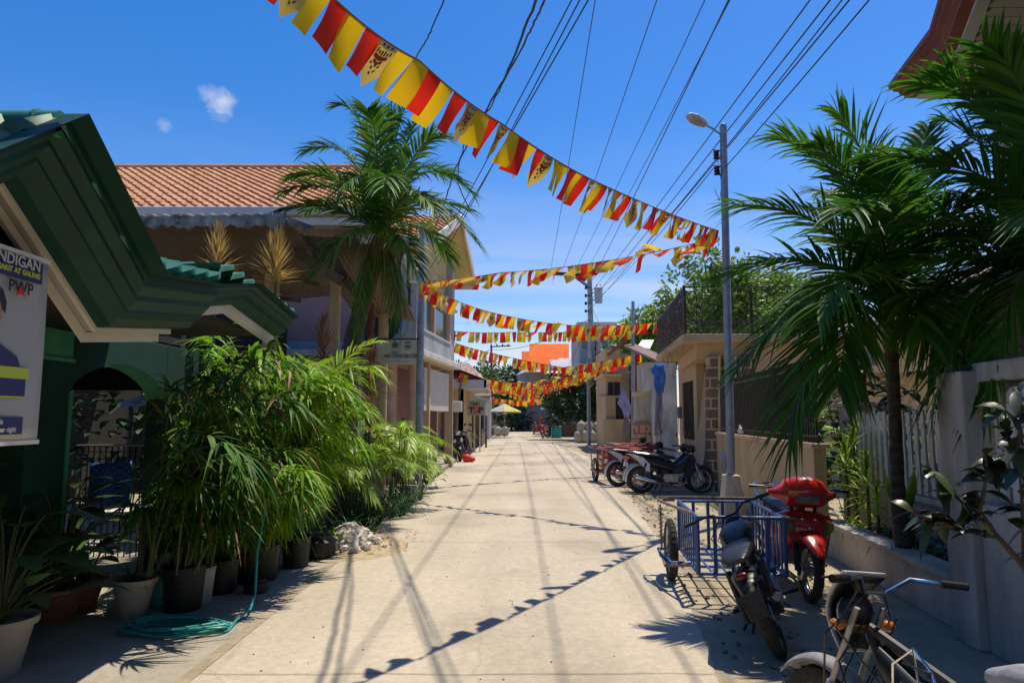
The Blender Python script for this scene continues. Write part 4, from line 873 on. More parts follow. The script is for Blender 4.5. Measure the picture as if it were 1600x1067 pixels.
# ================================================================ left palm
def palm(name, label, base, path, radii, crown_c, fr, mat, dry=0, seed=1, shaft=None, mb_bark=None, hang=0):
    random.seed(seed); T = thing(name, label, 'palm tree', (base.x, base.y, 0), world=True)
    pts = []
    for i in range(len(path)-1):
        for k in range(6): pts.append(path[i].lerp(path[i+1], k/6))
    pts.append(path[-1]); 
    rr = []; nn = len(pts)
    for i in range(nn):
        t = i/(nn-1)*(len(radii)-1); k = min(int(t), len(radii)-2); rr.append((radii[k]*(1-(t-k))+radii[k+1]*(t-k))*(1+.06*(i % 2)))
    mb = MB(); mb.tube(pts, rr, 12); mb.build('trunk', mb_bark or m_bark, T)
    if shaft: mb = MB(); mb.tube(shaft[0], shaft[1], 12); mb.build('crownshaft', m_shaft, T)
    ml = MB(); ms = MB(); 
    for p1, p2, n_, ll, lw, dr, ve in fr: frond(ml, ms, crown_c+V((rnd(-.04, .04), rnd(-.04, .04), 0)), p1, p2, n_, ll, lw, dr, ve, .018, .55, .10, 5, .18, .12, .25)
    ml.build('crown', mat, T); ms.build('frond_stalk', m_stem, T)
    if dry:
        ml = MB()
        for k in range(dry):
            a = rnd(0, 6.28); ml.leaf(crown_c+V((.12*math.cos(a), .12*math.sin(a), rnd(-.5, .3))), V((math.cos(a)*.7, math.sin(a)*.7, rnd(-.9, .3))), rnd(.4, .85), .03, .9, 5, None, .1, 2)
        ml.build('dry_fronds', m_palmy, T)
    if hang:
        ml = MB(); ms = MB()
        for k in range(hang):
            a = rnd(-2.6, .6); d = V((math.cos(a), math.sin(a), 0)); c = crown_c+V((0, 0, -.2)); frond(ml, ms, c, c+d*.7+V((0, 0, -.1)), c+d*rnd(.6, 1.0)+V((0, 0, -rnd(1.3, 2.1))), 24, .34, .025, .9, -.2, .02, .9, .1, 4)
        ml.build('hanging_fronds', m_palmd, T); ms.build('frond_stalk', m_wood, T)
    return T
YL = 11.6; CL = P(596, 372, YL)
def q(px, py, dy=0): return P(px, py, YL+dy)
fr = []
# pixel-surveyed frond tips (real distances vary with dy)
for m_, t_ in (((560, 200, .6), (480, 235, .5)), ((575, 160, .3), (530, 165, .2)), ((590, 170, -.6), (575, 175, -1.0)), ((620, 160, .2), (640, 165, .2)), ((650, 200, -.5), (690, 215, -.8)), ((540, 250, -.6), (460, 275, -.9)), ((530, 260, .2), (445, 300, .2)),
               ((655, 210, .4), (735, 300, .5)), ((660, 260, -.5), (745, 380, -.6)), ((640, 290, .2), (735, 330, .1)), ((520, 300, -.6), (440, 330, -1.0)), ((560, 330, -1.2), (500, 420, -1.5)), ((620, 330, -1.3), (650, 420, -1.5)),
               ((600, 210, 1.0), (560, 210, 1.5)), ((640, 230, 1.1), (690, 270, 1.7)), ((545, 290, .9), (480, 330, 1.4)), ((655, 320, .9), (700, 400, 1.2)), ((605, 150, -.2), (620, 190, -.2)), ((610, 240, -1.2), (600, 290, -2.0)), ((580, 230, -1.1), (530, 300, -1.7)), ((640, 260, -1.1), (680, 330, -1.6)), ((630, 190, .5), (668, 180, .8))):
    fr.append((q(*m_), q(*t_), 44, rnd(.52, .70), .056, .38, .28))
path = [G(538, 730)+V((0, 0, 0)), P(545, 560, YL), P(562, 490, YL), P(580, 430, YL), CL]
path[0] = V((P(536, 650, YL).x, YL, 0))
palm('palm_tree', 'leaning palm with ragged crown and hanging dead fronds before the orange roof', path[0], path, [.19, .16, .14, .13, .15], CL, fr, m_palm, 230, 11, None, m_barkd, 4)

# ================================================================ buildings further down on the left
T = thing('yellow_house', 'low yellow house with rust streaked tin roof past the balcony', 'house', (-4, 29, 0), world=True)
xa = P(675, 600, 28).x; xb = P(724, 600, 28).x
mb = MB(); mb.slab([(xa-3, 28), (xb, 28), (xb, 28.2), (xa-3, 28.2)], 0, 3.0); mb.slab([(xb, 28), (xb-.2, 28), (xb-.2, 34), (xb, 34)], 0, 3.0); mb.build('wall', m_cream, T, smooth=False)
e = P(764, 592, 27.2); zz = P(700, 593, 27.2).z
mb = MB(); corr(mb, (xa-3, 27.2, zz), (e.x-.15, 27.2, zz), (-.9, 3.6, .95), .14, .02); corr(mb, (e.x-.15, 34.5, zz), (e.x-.15, 27.2, zz), (-2.4, 0, .95), .14, .02); mb.build('roof', m_rtin, T, solid=.008, ang=80)
mb = MB(); mb.bar((xa-3, 27.25, zz-.16), (e.x-.1, 27.25, zz-.16), .1, .3); mb.bar((e.x-.15, 27.2, zz-.16), (e.x-.15, 34.5, zz-.16), .1, .3); mb.slab([(xa-3, 27.3), (e.x-.2, 27.3), (e.x-.2, 34), (xa-3, 34)], zz-.34, zz-.31); mb.build('fascia', m_lgray, T, smooth=False)
mb = MB(); mb.slab([(xb-.9, 27.96), (xb-.3, 27.96), (xb-.3, 28), (xb-.9, 28)], 0.1, 2.0); mb.build('door', m_wood, T, smooth=False)
for px_ in (691, 711): t = P(px_, 635, 26); mb = MB(); mb.box((t.x, 26.2, t.z), (.5, .35, .4)); tag(mb.build('air_conditioner', m_white, bevel=.02), 'boxy white air conditioner on the yellow house, '+('left' if px_ == 691 else 'right')+' of two', 'air conditioner')
T = thing('bamboo_fence', 'grey slatted fence with coloured banners behind the black scooter', 'fence', (-3, 22, 0), world=True)
mb = MB()
for i in range(46): mb.box((-3.45+.012*i, 19+.19*i, .5+rnd(-.03, .03)), (.03, .1, 1.0))
mb.build('slats', m_grayp, T); mb = MB(); mb.bar((-3.42, 19, .8), (-2.9, 27.6, .8), .04, .06); mb.bar((-3.42, 19, .25), (-2.9, 27.6, .25), .04, .06); mb.build('rail', m_wood, T)
T = thing('fence_banner', 'small white and violet printed banner on the slatted fence', 'banner', (-3.2, 22, 0), world=True)
mb = MB(); mb.grid(lambda u, v: V((-3.30+.07*u, 20.9+1.3*u, .75+.75*v+.01*math.sin(9*u))), 8, 4); mb.build('sheet', M('violet_print', (.42, .40, .58), .6, nscale=6, col2=(.12, .1, .35)), T, solid=.004)
text('lettering', 'SALE', .26, m_redink, T, (-3.24, 21.1, .85), (math.pi/2, 0, math.pi/2), 'LEFT', .001)
# leaning string pole of the far bunting
mb = MB(); a = P(713, 655, 27); b = P(722, 583, 27); mb.tube([(a.x-.15, 27, 0), a, b], [.05, .05, .035], 8); tag(mb.build('bunting_post', m_wood), 'leaning grey post holding far bunting by yellow wall', 'post')
# shop shelter and TGP board
T = thing('shop_shelter', 'small dark lean-to shop with white edged roof past the yellow house', 'shop', (-3, 36, 0), world=True)
a = P(722, 610, 35); b = P(764, 628, 35)
mb = MB(); mb.prism([(a.x, 35, a.z), (b.x, 35, b.z), (b.x, 35, b.z-.08), (a.x, 35, a.z-.08)], (0, 6, 0)); mb.build('roof', m_tin, T)
mb = MB(); mb.bar((a.x, 34.95, a.z), (b.x+.05, 34.95, b.z), .06, .14); mb.build('fascia', m_white, T)
mb = MB(); mb.slab([(a.x-1, 36), (b.x-.5, 36), (b.x-.5, 36.1), (a.x-1, 36.1)], 0, 2.2); mb.slab([(b.x-.5, 36), (b.x-.4, 36), (b.x-.4, 41), (b.x-.5, 41)], 0, .9); mb.build('wall', m_wood, T, smooth=False)
for dx in (0, 1.1): mb = MB(); mb.box((b.x-.15-dx, 35.2, 1.05), (.1, .1, 2.1)); mb.build('post', m_wood, T)
T = thing('shop_board', 'white TGP shop board with blue shirted portrait above parked motorcycles', 'sign', (P(740, 650, 31).x, 31, 0), world=True)
a = P(719, 625, 31); b = P(757, 625, 31); c = P(719, 649, 31); w_ = b.x-a.x; h_ = a.z-c.z
mb = MB(); mb.box(((a.x+b.x)/2, 31, (a.z+c.z)/2), (w_, .05, h_)); mb.box((b.x+.14, 31.3, (a.z+c.z)/2), (.04, .6, h_), (0, 0, -.45)); mb.build('board', m_poster, T)
mb = MB(); mb.prism([(a.x+.06, 30.97, c.z+.22), (a.x+.3, 30.97, c.z+.22), (a.x+.36, 30.97, c.z+.12), (a.x+.34, 30.97, c.z+.32), (a.x+.22, 30.97, c.z+.4), (a.x+.1, 30.97, c.z+.36), (a.x+.03, 30.97, c.z+.3)], (0, -.004, 0)); mb.build('portrait_shirt', m_navy, T, smooth=False)
mb = MB(); mb.ell((a.x+.2, 30.966, c.z+.49), (.07, .004, .09), None, 12, 8); mb.build('portrait_face', m_skin, T); mb = MB(); mb.ell((a.x+.2, 30.968, c.z+.55), (.075, .004, .06), None, 12, 8); mb.build('portrait_hair', m_ink, T)
text('lettering', 'T', .36, m_ink, T, (a.x+.38, 30.965, c.z+.13), rx, 'LEFT', .001, 1.15, .012); text('lettering', 'G', .36, m_redink, T, (a.x+.58, 30.965, c.z+.13), rx, 'LEFT', .001, 1.1, .012); text('lettering', 'P', .36, m_ink, T, (a.x+.84, 30.965, c.z+.13), rx, 'LEFT', .001, 1.1, .012)
text('lettering', '24', .17, m_ink, T, (a.x+.68, 30.965, c.z+.46), rx, 'CENTER', .001, 1.2, .004)
mb = MB(); mb.ring((a.x+.58, 30.965, c.z+.52), (0, 1, 0), .07, .012, 14, 5); mb.ring((a.x+.80, 30.965, c.z+.52), (0, 1, 0), .07, .012, 14, 5); mb.bar((a.x+.4, 30.965, c.z+.08), (a.x+1.0, 30.965, c.z+.08), .004, .012); mb.build('emblem', m_ink, T)
for x in (a.x+.65, a.x+.9): mb = MB(); mb.box((x, 31.05, c.z/2), (.06, .04, c.z)); mb.build('post', m_white, T)
areca_spots = [(-2.6, 33.5, 1.5)]
for i, (x, y, h) in enumerate(areca_spots):
    T = thing('areca_palm', ('lime palm beside the TGP shop board', 'small palm in front of the far umbrella')[i], 'palm', (x, y, 0)); areca(T, 14, h, 1.0, m_lime, nl=12, ll=.4, lw=.05)
# umbrella, planters
u0 = P(788, 641, 52)
T = thing('patio_umbrella', 'half yellow half grey patio umbrella far down the left side', 'umbrella', (u0.x, 52, 0))
mb = MB(); mu = MB()
for i in range(8):
    a0 = math.pi*2*i/8; a1 = math.pi*2*(i+1)/8; (mb if math.cos(a0+.39) < -.1 else mu).add([(0, 0, 2.55), (1.3*math.cos(a0), 1.3*math.sin(a0), 1.95), (1.3*math.cos(a1), 1.3*math.sin(a1), 1.95), (1.3*math.cos(a1), 1.3*math.sin(a1), 1.85), (1.3*math.cos(a0), 1.3*math.sin(a0), 1.85)], [(0, 1, 2), (1, 4, 3, 2)])
mb.build('canopy', m_grayp, T, smooth=False); mu.build('canopy', M('umbrella_yellow', (.62, .58, .2), .8, trans=.2), T, smooth=False); mb = MB(); mb.tube([(0, 0, 0), (0, 0, 2.5)], .03, 8); mb.build('pole', m_alu, T)
for i, (px_, py_) in enumerate(((771, 680), (781, 681), (792, 681), (776, 676))):
    g = G(px_, py_); g.x -= .15; mb = MB(); mb.ell((0, 0, .38), (.33, .3, .40), None, 14, 9, .8); o = mb.build('planter_sack', m_sack if i else m_stone, None); o.location = (g.x, g.y, 0); tag(o, 'pale sack used as planter along the far left road edge', 'sack', 'sack planters at the far left'); 
    T = thing('leafy_bush', 'dark bush growing from the far left sack planters', 'bush', (g.x-.1, g.y+.4, 0), group='bushes over the far left sacks'); broad_plant(T, 1.3, 70, .3, .12, m_treed if i % 2 else m_treel, 0, .35)
T = thing('street_lamp_post', 'thin wooden power post with crossarm far down the left side', 'pole', (P(769, 660, 60).x, 60, 0)); zt = P(766, 540, 60).z
mb = MB(); mb.tube([(0, 0, 0), (-.1, 0, zt)], [.12, .08], 8); mb.build('pole', m_wood, T); mb = MB(); mb.bar((-.2, 0, zt-.1), (1.6, -.3, zt-.05), .1, .1); 
for i in range(4): mb.lathe([(.05, 0), (.07, .1), (.03, .2), (0, .22)], (-.1+.5*i, -.1, zt-.05), n=8)
mb.build('crossarm', m_iron, T)
# ================================================================ right near: house with dark red roof
T = thing('red_roofed_house', 'white walled house with dark red cornice and boarded soffit at right', 'house', (7, 6, 0), world=True)
ZU = 6.2
A = G(1388, 135, ZU); B = G(1452, 48, ZU); C = G(1469, -10, ZU)
dC = (C-B).normalized()
foot = [(A.x+6, A.y), (A.x, A.y), (B.x, B.y), (B.x+dC.x*12, B.y+dC.y*12)]
foot = foot[::-1]   # near -> far -> right, house on the right hand side: offset negative = inward
prof = [(0, 0), (0, .07), (.04, .09), (.04, .12), (.10, .16), (.10, .19), (.15, .24), (.15, .27), (.27, .30)]
def fascia(mb, foot, prof, z, cap=True):
    rows = [[V((x, y, z-dz)) for x, y in off2(foot, -d)] for d, dz in prof]
    k = len(foot); mb.add([p for r in rows for p in r], [(j*k+i, j*k+i+1, (j+1)*k+i+1, (j+1)*k+i) for j in range(len(rows)-1) for i in range(k-1)])
mb = MB(); fascia(mb, foot, prof, ZU+.02); mb.build('cornice', m_rroof, T, ang=20)
mb = MB(); fascia(mb, foot, [(.27, .26), (.27, .34), (.40, .34), (.40, .28)], ZU+.02); mb.build('trim', m_lgray, T, ang=20)
inn = off2(foot, -.40); mb = MB(); y = foot[0][1]-.0
def xat(poly, yy):
    for (xa, ya), (xb, yb) in zip(poly[:-1], poly[1:]):
        if min(ya, yb)-1e-6 <= yy <= max(ya, yb)+1e-6 and abs(yb-ya) > 1e-3: return xa+(xb-xa)*(yy-ya)/(yb-ya)
    return poly[-2][0]
yy = inn[2][1]
while yy > -2:
    x0_ = max(xat(inn, yy-.01), xat(inn, max(yy-.15, inn[0][1]+.01))); mb.box(((x0_+11)/2, yy-.08, ZU-.285), (11-x0_, .147, .02)); yy -= .16
mb.build('soffit', M('soffit_board', (.50, .49, .42), .7, nscale=2, namt=.2, island=.08), T)
mb = MB(); mb.slab([(A.x+.9, A.y-.7), (A.x+7, A.y-.7), (A.x+7, -2), (A.x+.75, -2)], 2.4, ZU-.3); mb.build('upper_wall', m_whitew, T, smooth=False)
mb = MB(); fo = foot; c = V((A.x+6, 3, ZU+2.2)); mb.add([V((*p, ZU+.02)) for p in fo]+[c], [(0, 1, 4), (1, 2, 4), (2, 3, 4)]); mb.build('roof', m_rroof, T, smooth=False)
# lower lean-to roof along the street
zl = 2.82; XL = 3.95
mb = MB(); tile_roof(mb, sx(XL, 10.6, zl+.06), sx(XL, 2.5, zl+.06), (2.3, 0, .95), .25, .33, .03, .04); mb.build('porch_roof', m_rroof, T, ang=60)
mb = MB(); mb.swall(XL-.02, 2.5, 10.6, zl-.10, zl+.05, .06); mb.bar(sx(XL, 10.62, zl-.02), sx(XL, 10.62, zl-.02)+V((2.3, 0, .95)), .05, .16); mb.build('porch_fascia', m_rroof, T)
mb = MB()
for i in range(11): mb.swall(XL+.07+.155*i, 2.5, 10.55, zl-.08+.002*(i % 2), zl-.055, .15)
mb.build('porch_soffit', m_white, T)
mb = MB(); mb.swall(XL-.10, 2.5, 10.62, zl-.04, zl+.06, .075); mb.build('porch_gutter', m_lgray, T, bevel=.02)
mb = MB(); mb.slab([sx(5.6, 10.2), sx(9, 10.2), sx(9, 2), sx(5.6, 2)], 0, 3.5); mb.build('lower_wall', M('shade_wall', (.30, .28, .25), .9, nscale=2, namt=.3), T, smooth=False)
for Y_ in (10.2, 7.7, 5.3): mb = MB(); q_ = sx(XL+.15, Y_); mb.box((q_.x, q_.y, zl/2-.05), (.16, .16, zl-.1)); mb.build('post', m_rroof if Y_ > 9 else m_whitew, T)
mb = MB()
for i in range(62):
    z_ = 1.72+.0175*i; j = rnd(-.006, .006); mb.tube([sx(XL+.12+j, 4.2, z_+rnd(-.003, .003)), sx(XL+.12+rnd(-.02, .02), 5.8, z_-.006), sx(XL+.12+j, 7.55, z_+rnd(-.003, .003))], .0062, 5)
for Y_ in (4.5, 5.5, 6.5, 7.4): mb.tube([sx(XL+.105, Y_, 1.7), sx(XL+.105, Y_, zl-.06)], .004, 4)
mb.build('bamboo_blind', m_blind, T)
def lattice(T, px0, py0, px1, py1, Y, dep=.3):
    a = P(px0, py0, Y); b = P(px1, py1, Y); mb = MB(); cx = (a.x+b.x)/2; cz = (a.z+b.z)/2; w_ = b.x-a.x; h_ = a.z-b.z
    mb.box((cx, Y+dep/2+.03, cz), (w_*.96, dep, h_*.96)); mb.build('housing', m_grayp, T)
    mb = MB()
    for s in (0, 1):
        mb.bar((a.x, Y, a.z-h_*s), (b.x, Y, a.z-h_*s), .02); mb.bar((a.x+w_*s, Y, a.z), (a.x+w_*s, Y, b.z), .02)
    for i in range(1, 11):
        t = i/5.5; 
        x0, z0, x1, z1_ = (a.x+w_*min(1, t), a.z-h_*max(0, t-1), a.x+w_*max(0, t-1), a.z-h_*min(1, t))
        if i < 11: mb.bar((x0, Y+.004, z0), (x1, Y+.004, z1_), .011)
    for i in range(1, 5): mb.bar((a.x+w_*i/5, Y+.012, a.z), (a.x+w_*i/5, Y+.012, b.z), .007)
    mb.build('lattice', m_white, T)
T = thing('air_conditioner', 'white latticed air conditioner box under the bamboo blind', 'air conditioner', (P(1505, 570, 6.6).x, 6.6, 0), world=True); lattice(T, 1487, 551, 1524, 589, 6.4)
T = thing('air_conditioner', 'white latticed box beyond the picket fence pillar', 'air conditioner', (P(1303, 600, 8.6).x, 8.6, 0), world=True); lattice(T, 1288, 585, 1322, 611, 8.4)
T = thing('tilted_grid', 'tilted white grid panel hanging under the porch eave', 'panel', (P(1350, 556, 8.6).x, 8.6, 0), world=True)
a = P(1331, 545, 8.6); b = P(1366, 548, 8.6); c = P(1336, 567, 8.6); mb = MB()
for i in range(9): mb.bar(a.lerp(b, i/8), a.lerp(b, i/8)+(c-a), .018 if i in (0, 8) else .012)
for i in range(6): mb.bar(a+(c-a)*i/5, b+(c-a)*i/5, .018 if i in (0, 5) else .012)
mb.build('grid', m_white, T); mb = MB(); mb.add([a+V((0, .05, 0)), b+V((0, .05, 0)), b+(c-a)+V((0, .05, 0)), c+V((0, .05, 0))], [(0, 1, 2, 3)]); mb.build('backing', m_navy, T, solid=.01)

# ================================================================ picket fence, pillars, planter
def pickets(name, lab, x0, Ya, Yb, z0, z1, pitch=.15):
    T = thing(name, lab, 'fence', tuple(sx(x0, Ya)), world=True); n_ = int((Yb-Ya)/pitch); mb = MB()
    for i in range(n_):
        Y_ = Ya+(i+.5)*pitch; q_ = sx(x0, Y_); w2 = .036; jz = rnd(-.008, .008)
        mb.prism([(q_.x, Y_-w2, z0), (q_.x+.105*w2, Y_+w2, z0), (q_.x, Y_+w2, z1-.05+jz), (q_.x, Y_-w2+.01, z1+jz)], (.022, 0, 0))
    mb.build('pickets', m_white, T, smooth=False)
    for zz_ in (z0+.12, z1-.22): mb = MB(); mb.bar(sx(x0+.045, Ya, zz_), sx(x0+.045, Yb, zz_), .03, .05); mb.build('rail', m_white, T)
    return T
pickets('picket_fence', 'white picket fence behind the palm trunk between two pillars', 3.45, 6.05, 8.85, .80, 1.66)
pickets('picket_fence', 'white picket fence section at the right edge, standing on solid wall', 2.84, 3.3, 4.85, 1.03, 1.80, .15)
T = thing('boundary_wall', 'white plastered wall with pillars, cobbled recess and planter ledge', 'wall', tuple(sx(2.75, 5)), world=True)
mb = MB(); mb.slab([sx(3.45, 6.0), sx(3.45, 8.9), sx(3.6, 8.9), sx(3.6, 6.0)], 0, .78); mb.build('rear_wall', m_whitew, T, smooth=False)
mb = MB(); mb.slab([sx(3.40, 5.5), sx(3.40, 7.4), sx(3.45, 7.4), sx(3.45, 5.5)], .08, .72)
mb.build('cobble_panel', None or m_stone, T, smooth=False)
mb = MB()
for i in range(13):
    for j in range(6):
        mb.ell(sx(3.395, 5.6+.14*i+rnd(-.02, .02)+.07*(j % 2), .15+.1*j+rnd(-.01, .01)), (.02, .055*rnd(.8, 1.15), .04*rnd(.8, 1.15)), None, 8, 5)
mb.build('cobbles', m_potw, T)
mb = MB(); mb.swall(2.75, 2.0, 4.86, 0, 1.0, .18); mb.build('front_wall', m_whitew, T, bevel=.01, smooth=False)
mb = MB(); q0 = sx(2.68, 4.86); mb.slab([(q0.x, 4.86), (q0.x+.02, 5.18), (q0.x+.36, 5.18), (q0.x+.34, 4.86)], 0, 1.92); mb.build('pillar', m_whitew, T, bevel=.015, smooth=False)
mb = MB(); mb.slab([sx(2.9, 5.18), sx(3.45, 5.9), sx(3.55, 5.9), sx(3.0, 5.18)], 0, 1.66); mb.build('side_wall', m_whitew, T, smooth=False)
mb = MB(); mb.swall(2.8, 2.0, 5.3, 1.84, 1.98, .3); mb.build('top_beam', m_whitew, T, bevel=.02, smooth=False)
mb = MB(); q0 = sx(3.42, 8.9); mb.slab([(q0.x, 8.9), (q0.x+.02, 9.2), (q0.x+.3, 9.2), (q0.x+.3, 8.9)], 0, 1.72); mb.slab([(q0.x-.05, 8.85), (q0.x-.03, 9.25), (q0.x+.35, 9.25), (q0.x+.35, 8.85)], 1.72, 1.78); mb.slab([(q0.x-.02, 8.88), (q0.x, 9.22), (q0.x+.32, 9.22), (q0.x+.32, 8.88)], 1.66, 1.72); mb.build('pillar', m_whitew, T, bevel=.012, smooth=False)
mb = MB(); mb.swall(2.78, 5.2, 8.1, 0, .36, .12); mb.build('planter_wall', m_whitew, T, bevel=.01, smooth=False)
mb = MB(); mb.swall(2.73, 5.2, 8.12, .36, .42, .24); mb.build('planter_ledge', m_whitew, T, bevel=.012, smooth=False)
mb = MB(); mb.slab([sx(2.9, 5.2), sx(2.9, 8.1), sx(3.4, 8.1), sx(3.4, 5.2)], 0, .34); mb.build('planter_soil', m_soil, T, smooth=False)
# planter plants
for x, y, h, n_, L, lb in ((3.0, 7.95, 1.0, 60, .34, 'bright spiky dracaena against the tan wall end'), (3.05, 7.5, .85, 60, .32, 'spiky green dracaena right behind the red scooter'), (3.2, 8.2, 1.25, 60, .30, 'tallest spiky dracaena beside the fence pillar'), (2.98, 7.1, .6, 46, .30, 'short spiky dracaena in the planter by the scooter headlamp')):
    q_ = sx(x, y); T = thing('dracaena', lb, 'plant', (q_.x, q_.y, .2), group='green dracaenas in the planter'); dracaena(T, h-.2, n_, L, .032, m_bam, .5, .5)
q_ = sx(3.0, 6.6); T = thing('upright_leaf_plant', 'upright broad green leaf plant in a terracotta pot on the planter', 'potted plant', (q_.x, q_.y, .36)); pot_mesh(.10, .28, 1).build('pot', m_terra, T)
ml = MB()
for k in range(10): a = rnd(0, 6.28); ml.leaf(V((.03*math.cos(a), .03*math.sin(a), .25)), V((.25*math.cos(a), .25*math.sin(a), 1)), rnd(.35, .6), .1, .1, 6, V((math.cos(a), math.sin(a), 0)), .2, 1)
ml.build('foliage', m_bam, T)
for x, y, n_, L, m__, lb in ((3.1, 6.9, 40, .6, m_strap, 'arching dark grassy plant at the palm foot'), (2.95, 7.7, 30, .55, m_lime, 'yellowing strap leaf plant behind the scooter seat'), (3.15, 6.1, 50, .45, m_strap, 'dark low foliage on the shaded planter')):
    q_ = sx(x, y); T = thing('strap_plant', lb, 'plant', (q_.x, q_.y, .34)); strap_plant(T, n_, L, .035, m__, 0, .8, 1.3)
# right foreground shrub: dark branches with big leaves
T = thing('branching_shrub', 'dark big leaved shrub reaching in from the right edge', 'shrub', (2.75, 3.05, 0), world=True)
ms = MB(); ml = MB(); Ys = 3.1
base = V((2.72, 3.0, 0)); trunk = [base, P(1640, 960, Ys), P(1600, 885, Ys), P(1560, 840, Ys)]
ms.tube(trunk, [.022, .018, .015, .012], 7)
br = [((1560, 840), (1530, 800), (1520, 770)), ((1560, 840), (1500, 830), (1470, 815)), ((1530, 800), (1545, 750), (1540, 710)), ((1530, 800), (1490, 780), (1455, 735)), ((1600, 885), (1600, 800), (1590, 700)), ((1590, 740), (1575, 690), (1570, 640)), ((1500, 826), (1450, 810), (1425, 800)), ((1545, 750), (1560, 720), (1585, 690)), ((1590, 700), (1600, 640), (1590, 610))]
for tri in br:
    dy = rnd(-.15, .15); p = [P(a, b, Ys+dy*i/2) for i, (a, b) in enumerate(tri)]; pts = [bez(*p, i/6) for i in range(7)]; ms.tube(pts, [.010, .009, .008, .007, .006, .005, .004], 5)
    for i in range(2, 7):
        for k in range(3):
            d = V((rnd(-1, 1), rnd(-1, 1), rnd(-.6, .7))); ml.leaf(pts[i], d, rnd(.08, .14), .050, .45, 5, V((rnd(-.5, .5), rnd(-.5, .5), 1)), .15, 1)
ms.build('stem', m_wood, T); ml.build('foliage', m_broadd, T)
T = thing('thin_leaf_shrub', 'slim narrow leaved shrub along the right edge near the ground', 'shrub', (2.62, 3.3, 0))
ml = MB(); ms = MB()
for k in range(6):
    a = rnd(0, 6.28); e = V((.15*math.cos(a), .15*math.sin(a), rnd(.6, 1.15))); ms.tube([(0, 0, 0), e*.5, e], .008, 5)
    for j in range(26): p = e*rnd(.25, 1); ml.leaf(p, V((rnd(-1, 1), rnd(-1, 1), rnd(-.1, .7))), rnd(.14, .24), .024, .5, 4, None, .15)
ms.build('stem', m_wood, T); ml.build('foliage', m_strap, T)

# ================================================================ tan yard wall with grille
T = thing('yard_wall', 'tan yard wall topped by black vertical bar grille', 'wall', tuple(sx(2.7, 11)), world=True)
mb = MB(); mb.swall(2.7, 8.15, 14.1, 0, 1.22, .15); mb.build('wall', m_cream, T, smooth=False, bevel=.008)
mb = MB(); mb.swall(2.67, 8.12, 14.1, 1.22, 1.28, .22); mb.build('coping', m_peach, T, bevel=.01)
mb = MB(); Y_ = 8.25
while Y_ < 14.0: mb.bar(sx(2.78, Y_, 1.28), sx(2.78, Y_, 2.30), .022); Y_ += .098
for z_ in (1.36, 2.2): mb.bar(sx(2.78, 8.15, z_), sx(2.78, 14.1, z_), .025, .03)
mb.build('grille', m_iron, T)
mb = MB(); mb.ell(sx(2.78, 12.1, 1.34), (.09, .05, .07), None, 10, 7); mb.ell(sx(2.78, 12.2, 1.40), (.05, .05, .05), None, 10, 7); tag(mb.build('white_ornament', m_white), 'small white ornament sitting on the tan wall coping', 'ornament')
# iron fence post and yard plants beyond the grille
for x, y, h, lb in ((3.6, 9.6, 2.3, 'broad leaved yard tree behind the right end of the grille'), (4.6, 11.5, 2.6, 'yard shrub in the shade behind the middle of the grille'), (4.7, 9.3, 2.1, 'dark yard shrub behind the picket fence and lattice box'), (5.0, 8.0, 1.9, 'dark shrub under the porch right of the palm trunk'), (5.0, 6.6, 1.8, 'dark shrub under the bamboo blind')):
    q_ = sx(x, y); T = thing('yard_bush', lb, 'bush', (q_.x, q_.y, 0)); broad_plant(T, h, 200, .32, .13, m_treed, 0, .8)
q_ = sx(3.9, 9.9); T = thing('areca_palm', 'yard palm with bright fronds behind the fence pillar', 'palm', (q_.x, q_.y, 0)); areca(T, 14, 2.6, .9, m_bam, nl=18, ll=.3)

# ================================================================ terrace house
T = thing('terrace_house', 'cream house with flat railed terrace slab and slanted tiled pilasters', 'house', tuple(sx(2.7, 17)), world=True)
x1 = 2.13; Ya, Yb = 14.5, 19.9; zs = 3.18
mb = MB(); mb.slab([sx(x1, Ya), sx(x1, Yb), (11, Yb), (11, Ya)], zs, zs+.17); mb.build('terrace_slab', m_cream, T, bevel=.015, smooth=False)
mb = MB(); mb.slab([sx(x1+.35, Ya+.4), sx(x1+.6, Yb-.2), (11, Yb-.2), (11, Ya+.4)], zs-.32, zs-.002)
mb.slab([sx(2.75, 14.9), sx(2.75, 15.3), (11, 15.3), (11, 14.9)], 2.55, zs-.32); mb.build('beam', m_peach, T, smooth=False)
mb = MB(); mb.prism([sx(2.55, 15.3, 0), sx(2.95, 15.3, 2.86), sx(3.1, 15.3, 2.86), sx(3.1, 15.3, 0)], (.105*1.2, 1.2, 0)); mb.swall(2.72, 16.5, 19.6, 0, 1.0, .2); mb.swall(2.72, 16.5, 17.0, 1.0, 2.86, .2); mb.swall(2.72, 18.9, 19.6, 1.0, 2.86, .2); mb.swall(2.72, 17.0, 18.9, 2.5, 2.86, .2)
mb.slab([sx(2.9, 19.4), sx(2.9, 19.6), (11, 19.6), (11, 19.4)], 0, 2.9); mb.slab([(5.6, 15.4), (11, 15.4), (11, 15.6), (5.6, 15.6)], 0, 2.6); mb.build('wall', m_cream, T, smooth=False)
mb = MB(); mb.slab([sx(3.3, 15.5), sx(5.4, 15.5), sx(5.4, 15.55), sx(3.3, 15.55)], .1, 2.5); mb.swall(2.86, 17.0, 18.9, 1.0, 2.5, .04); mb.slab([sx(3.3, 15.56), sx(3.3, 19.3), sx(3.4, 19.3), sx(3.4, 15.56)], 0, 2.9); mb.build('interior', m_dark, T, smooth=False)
mb = MB()
for i in range(13): mb.bar(sx(2.76, 17.05+.15*i, 1.0), sx(2.76, 17.05+.15*i, 2.5), .016)
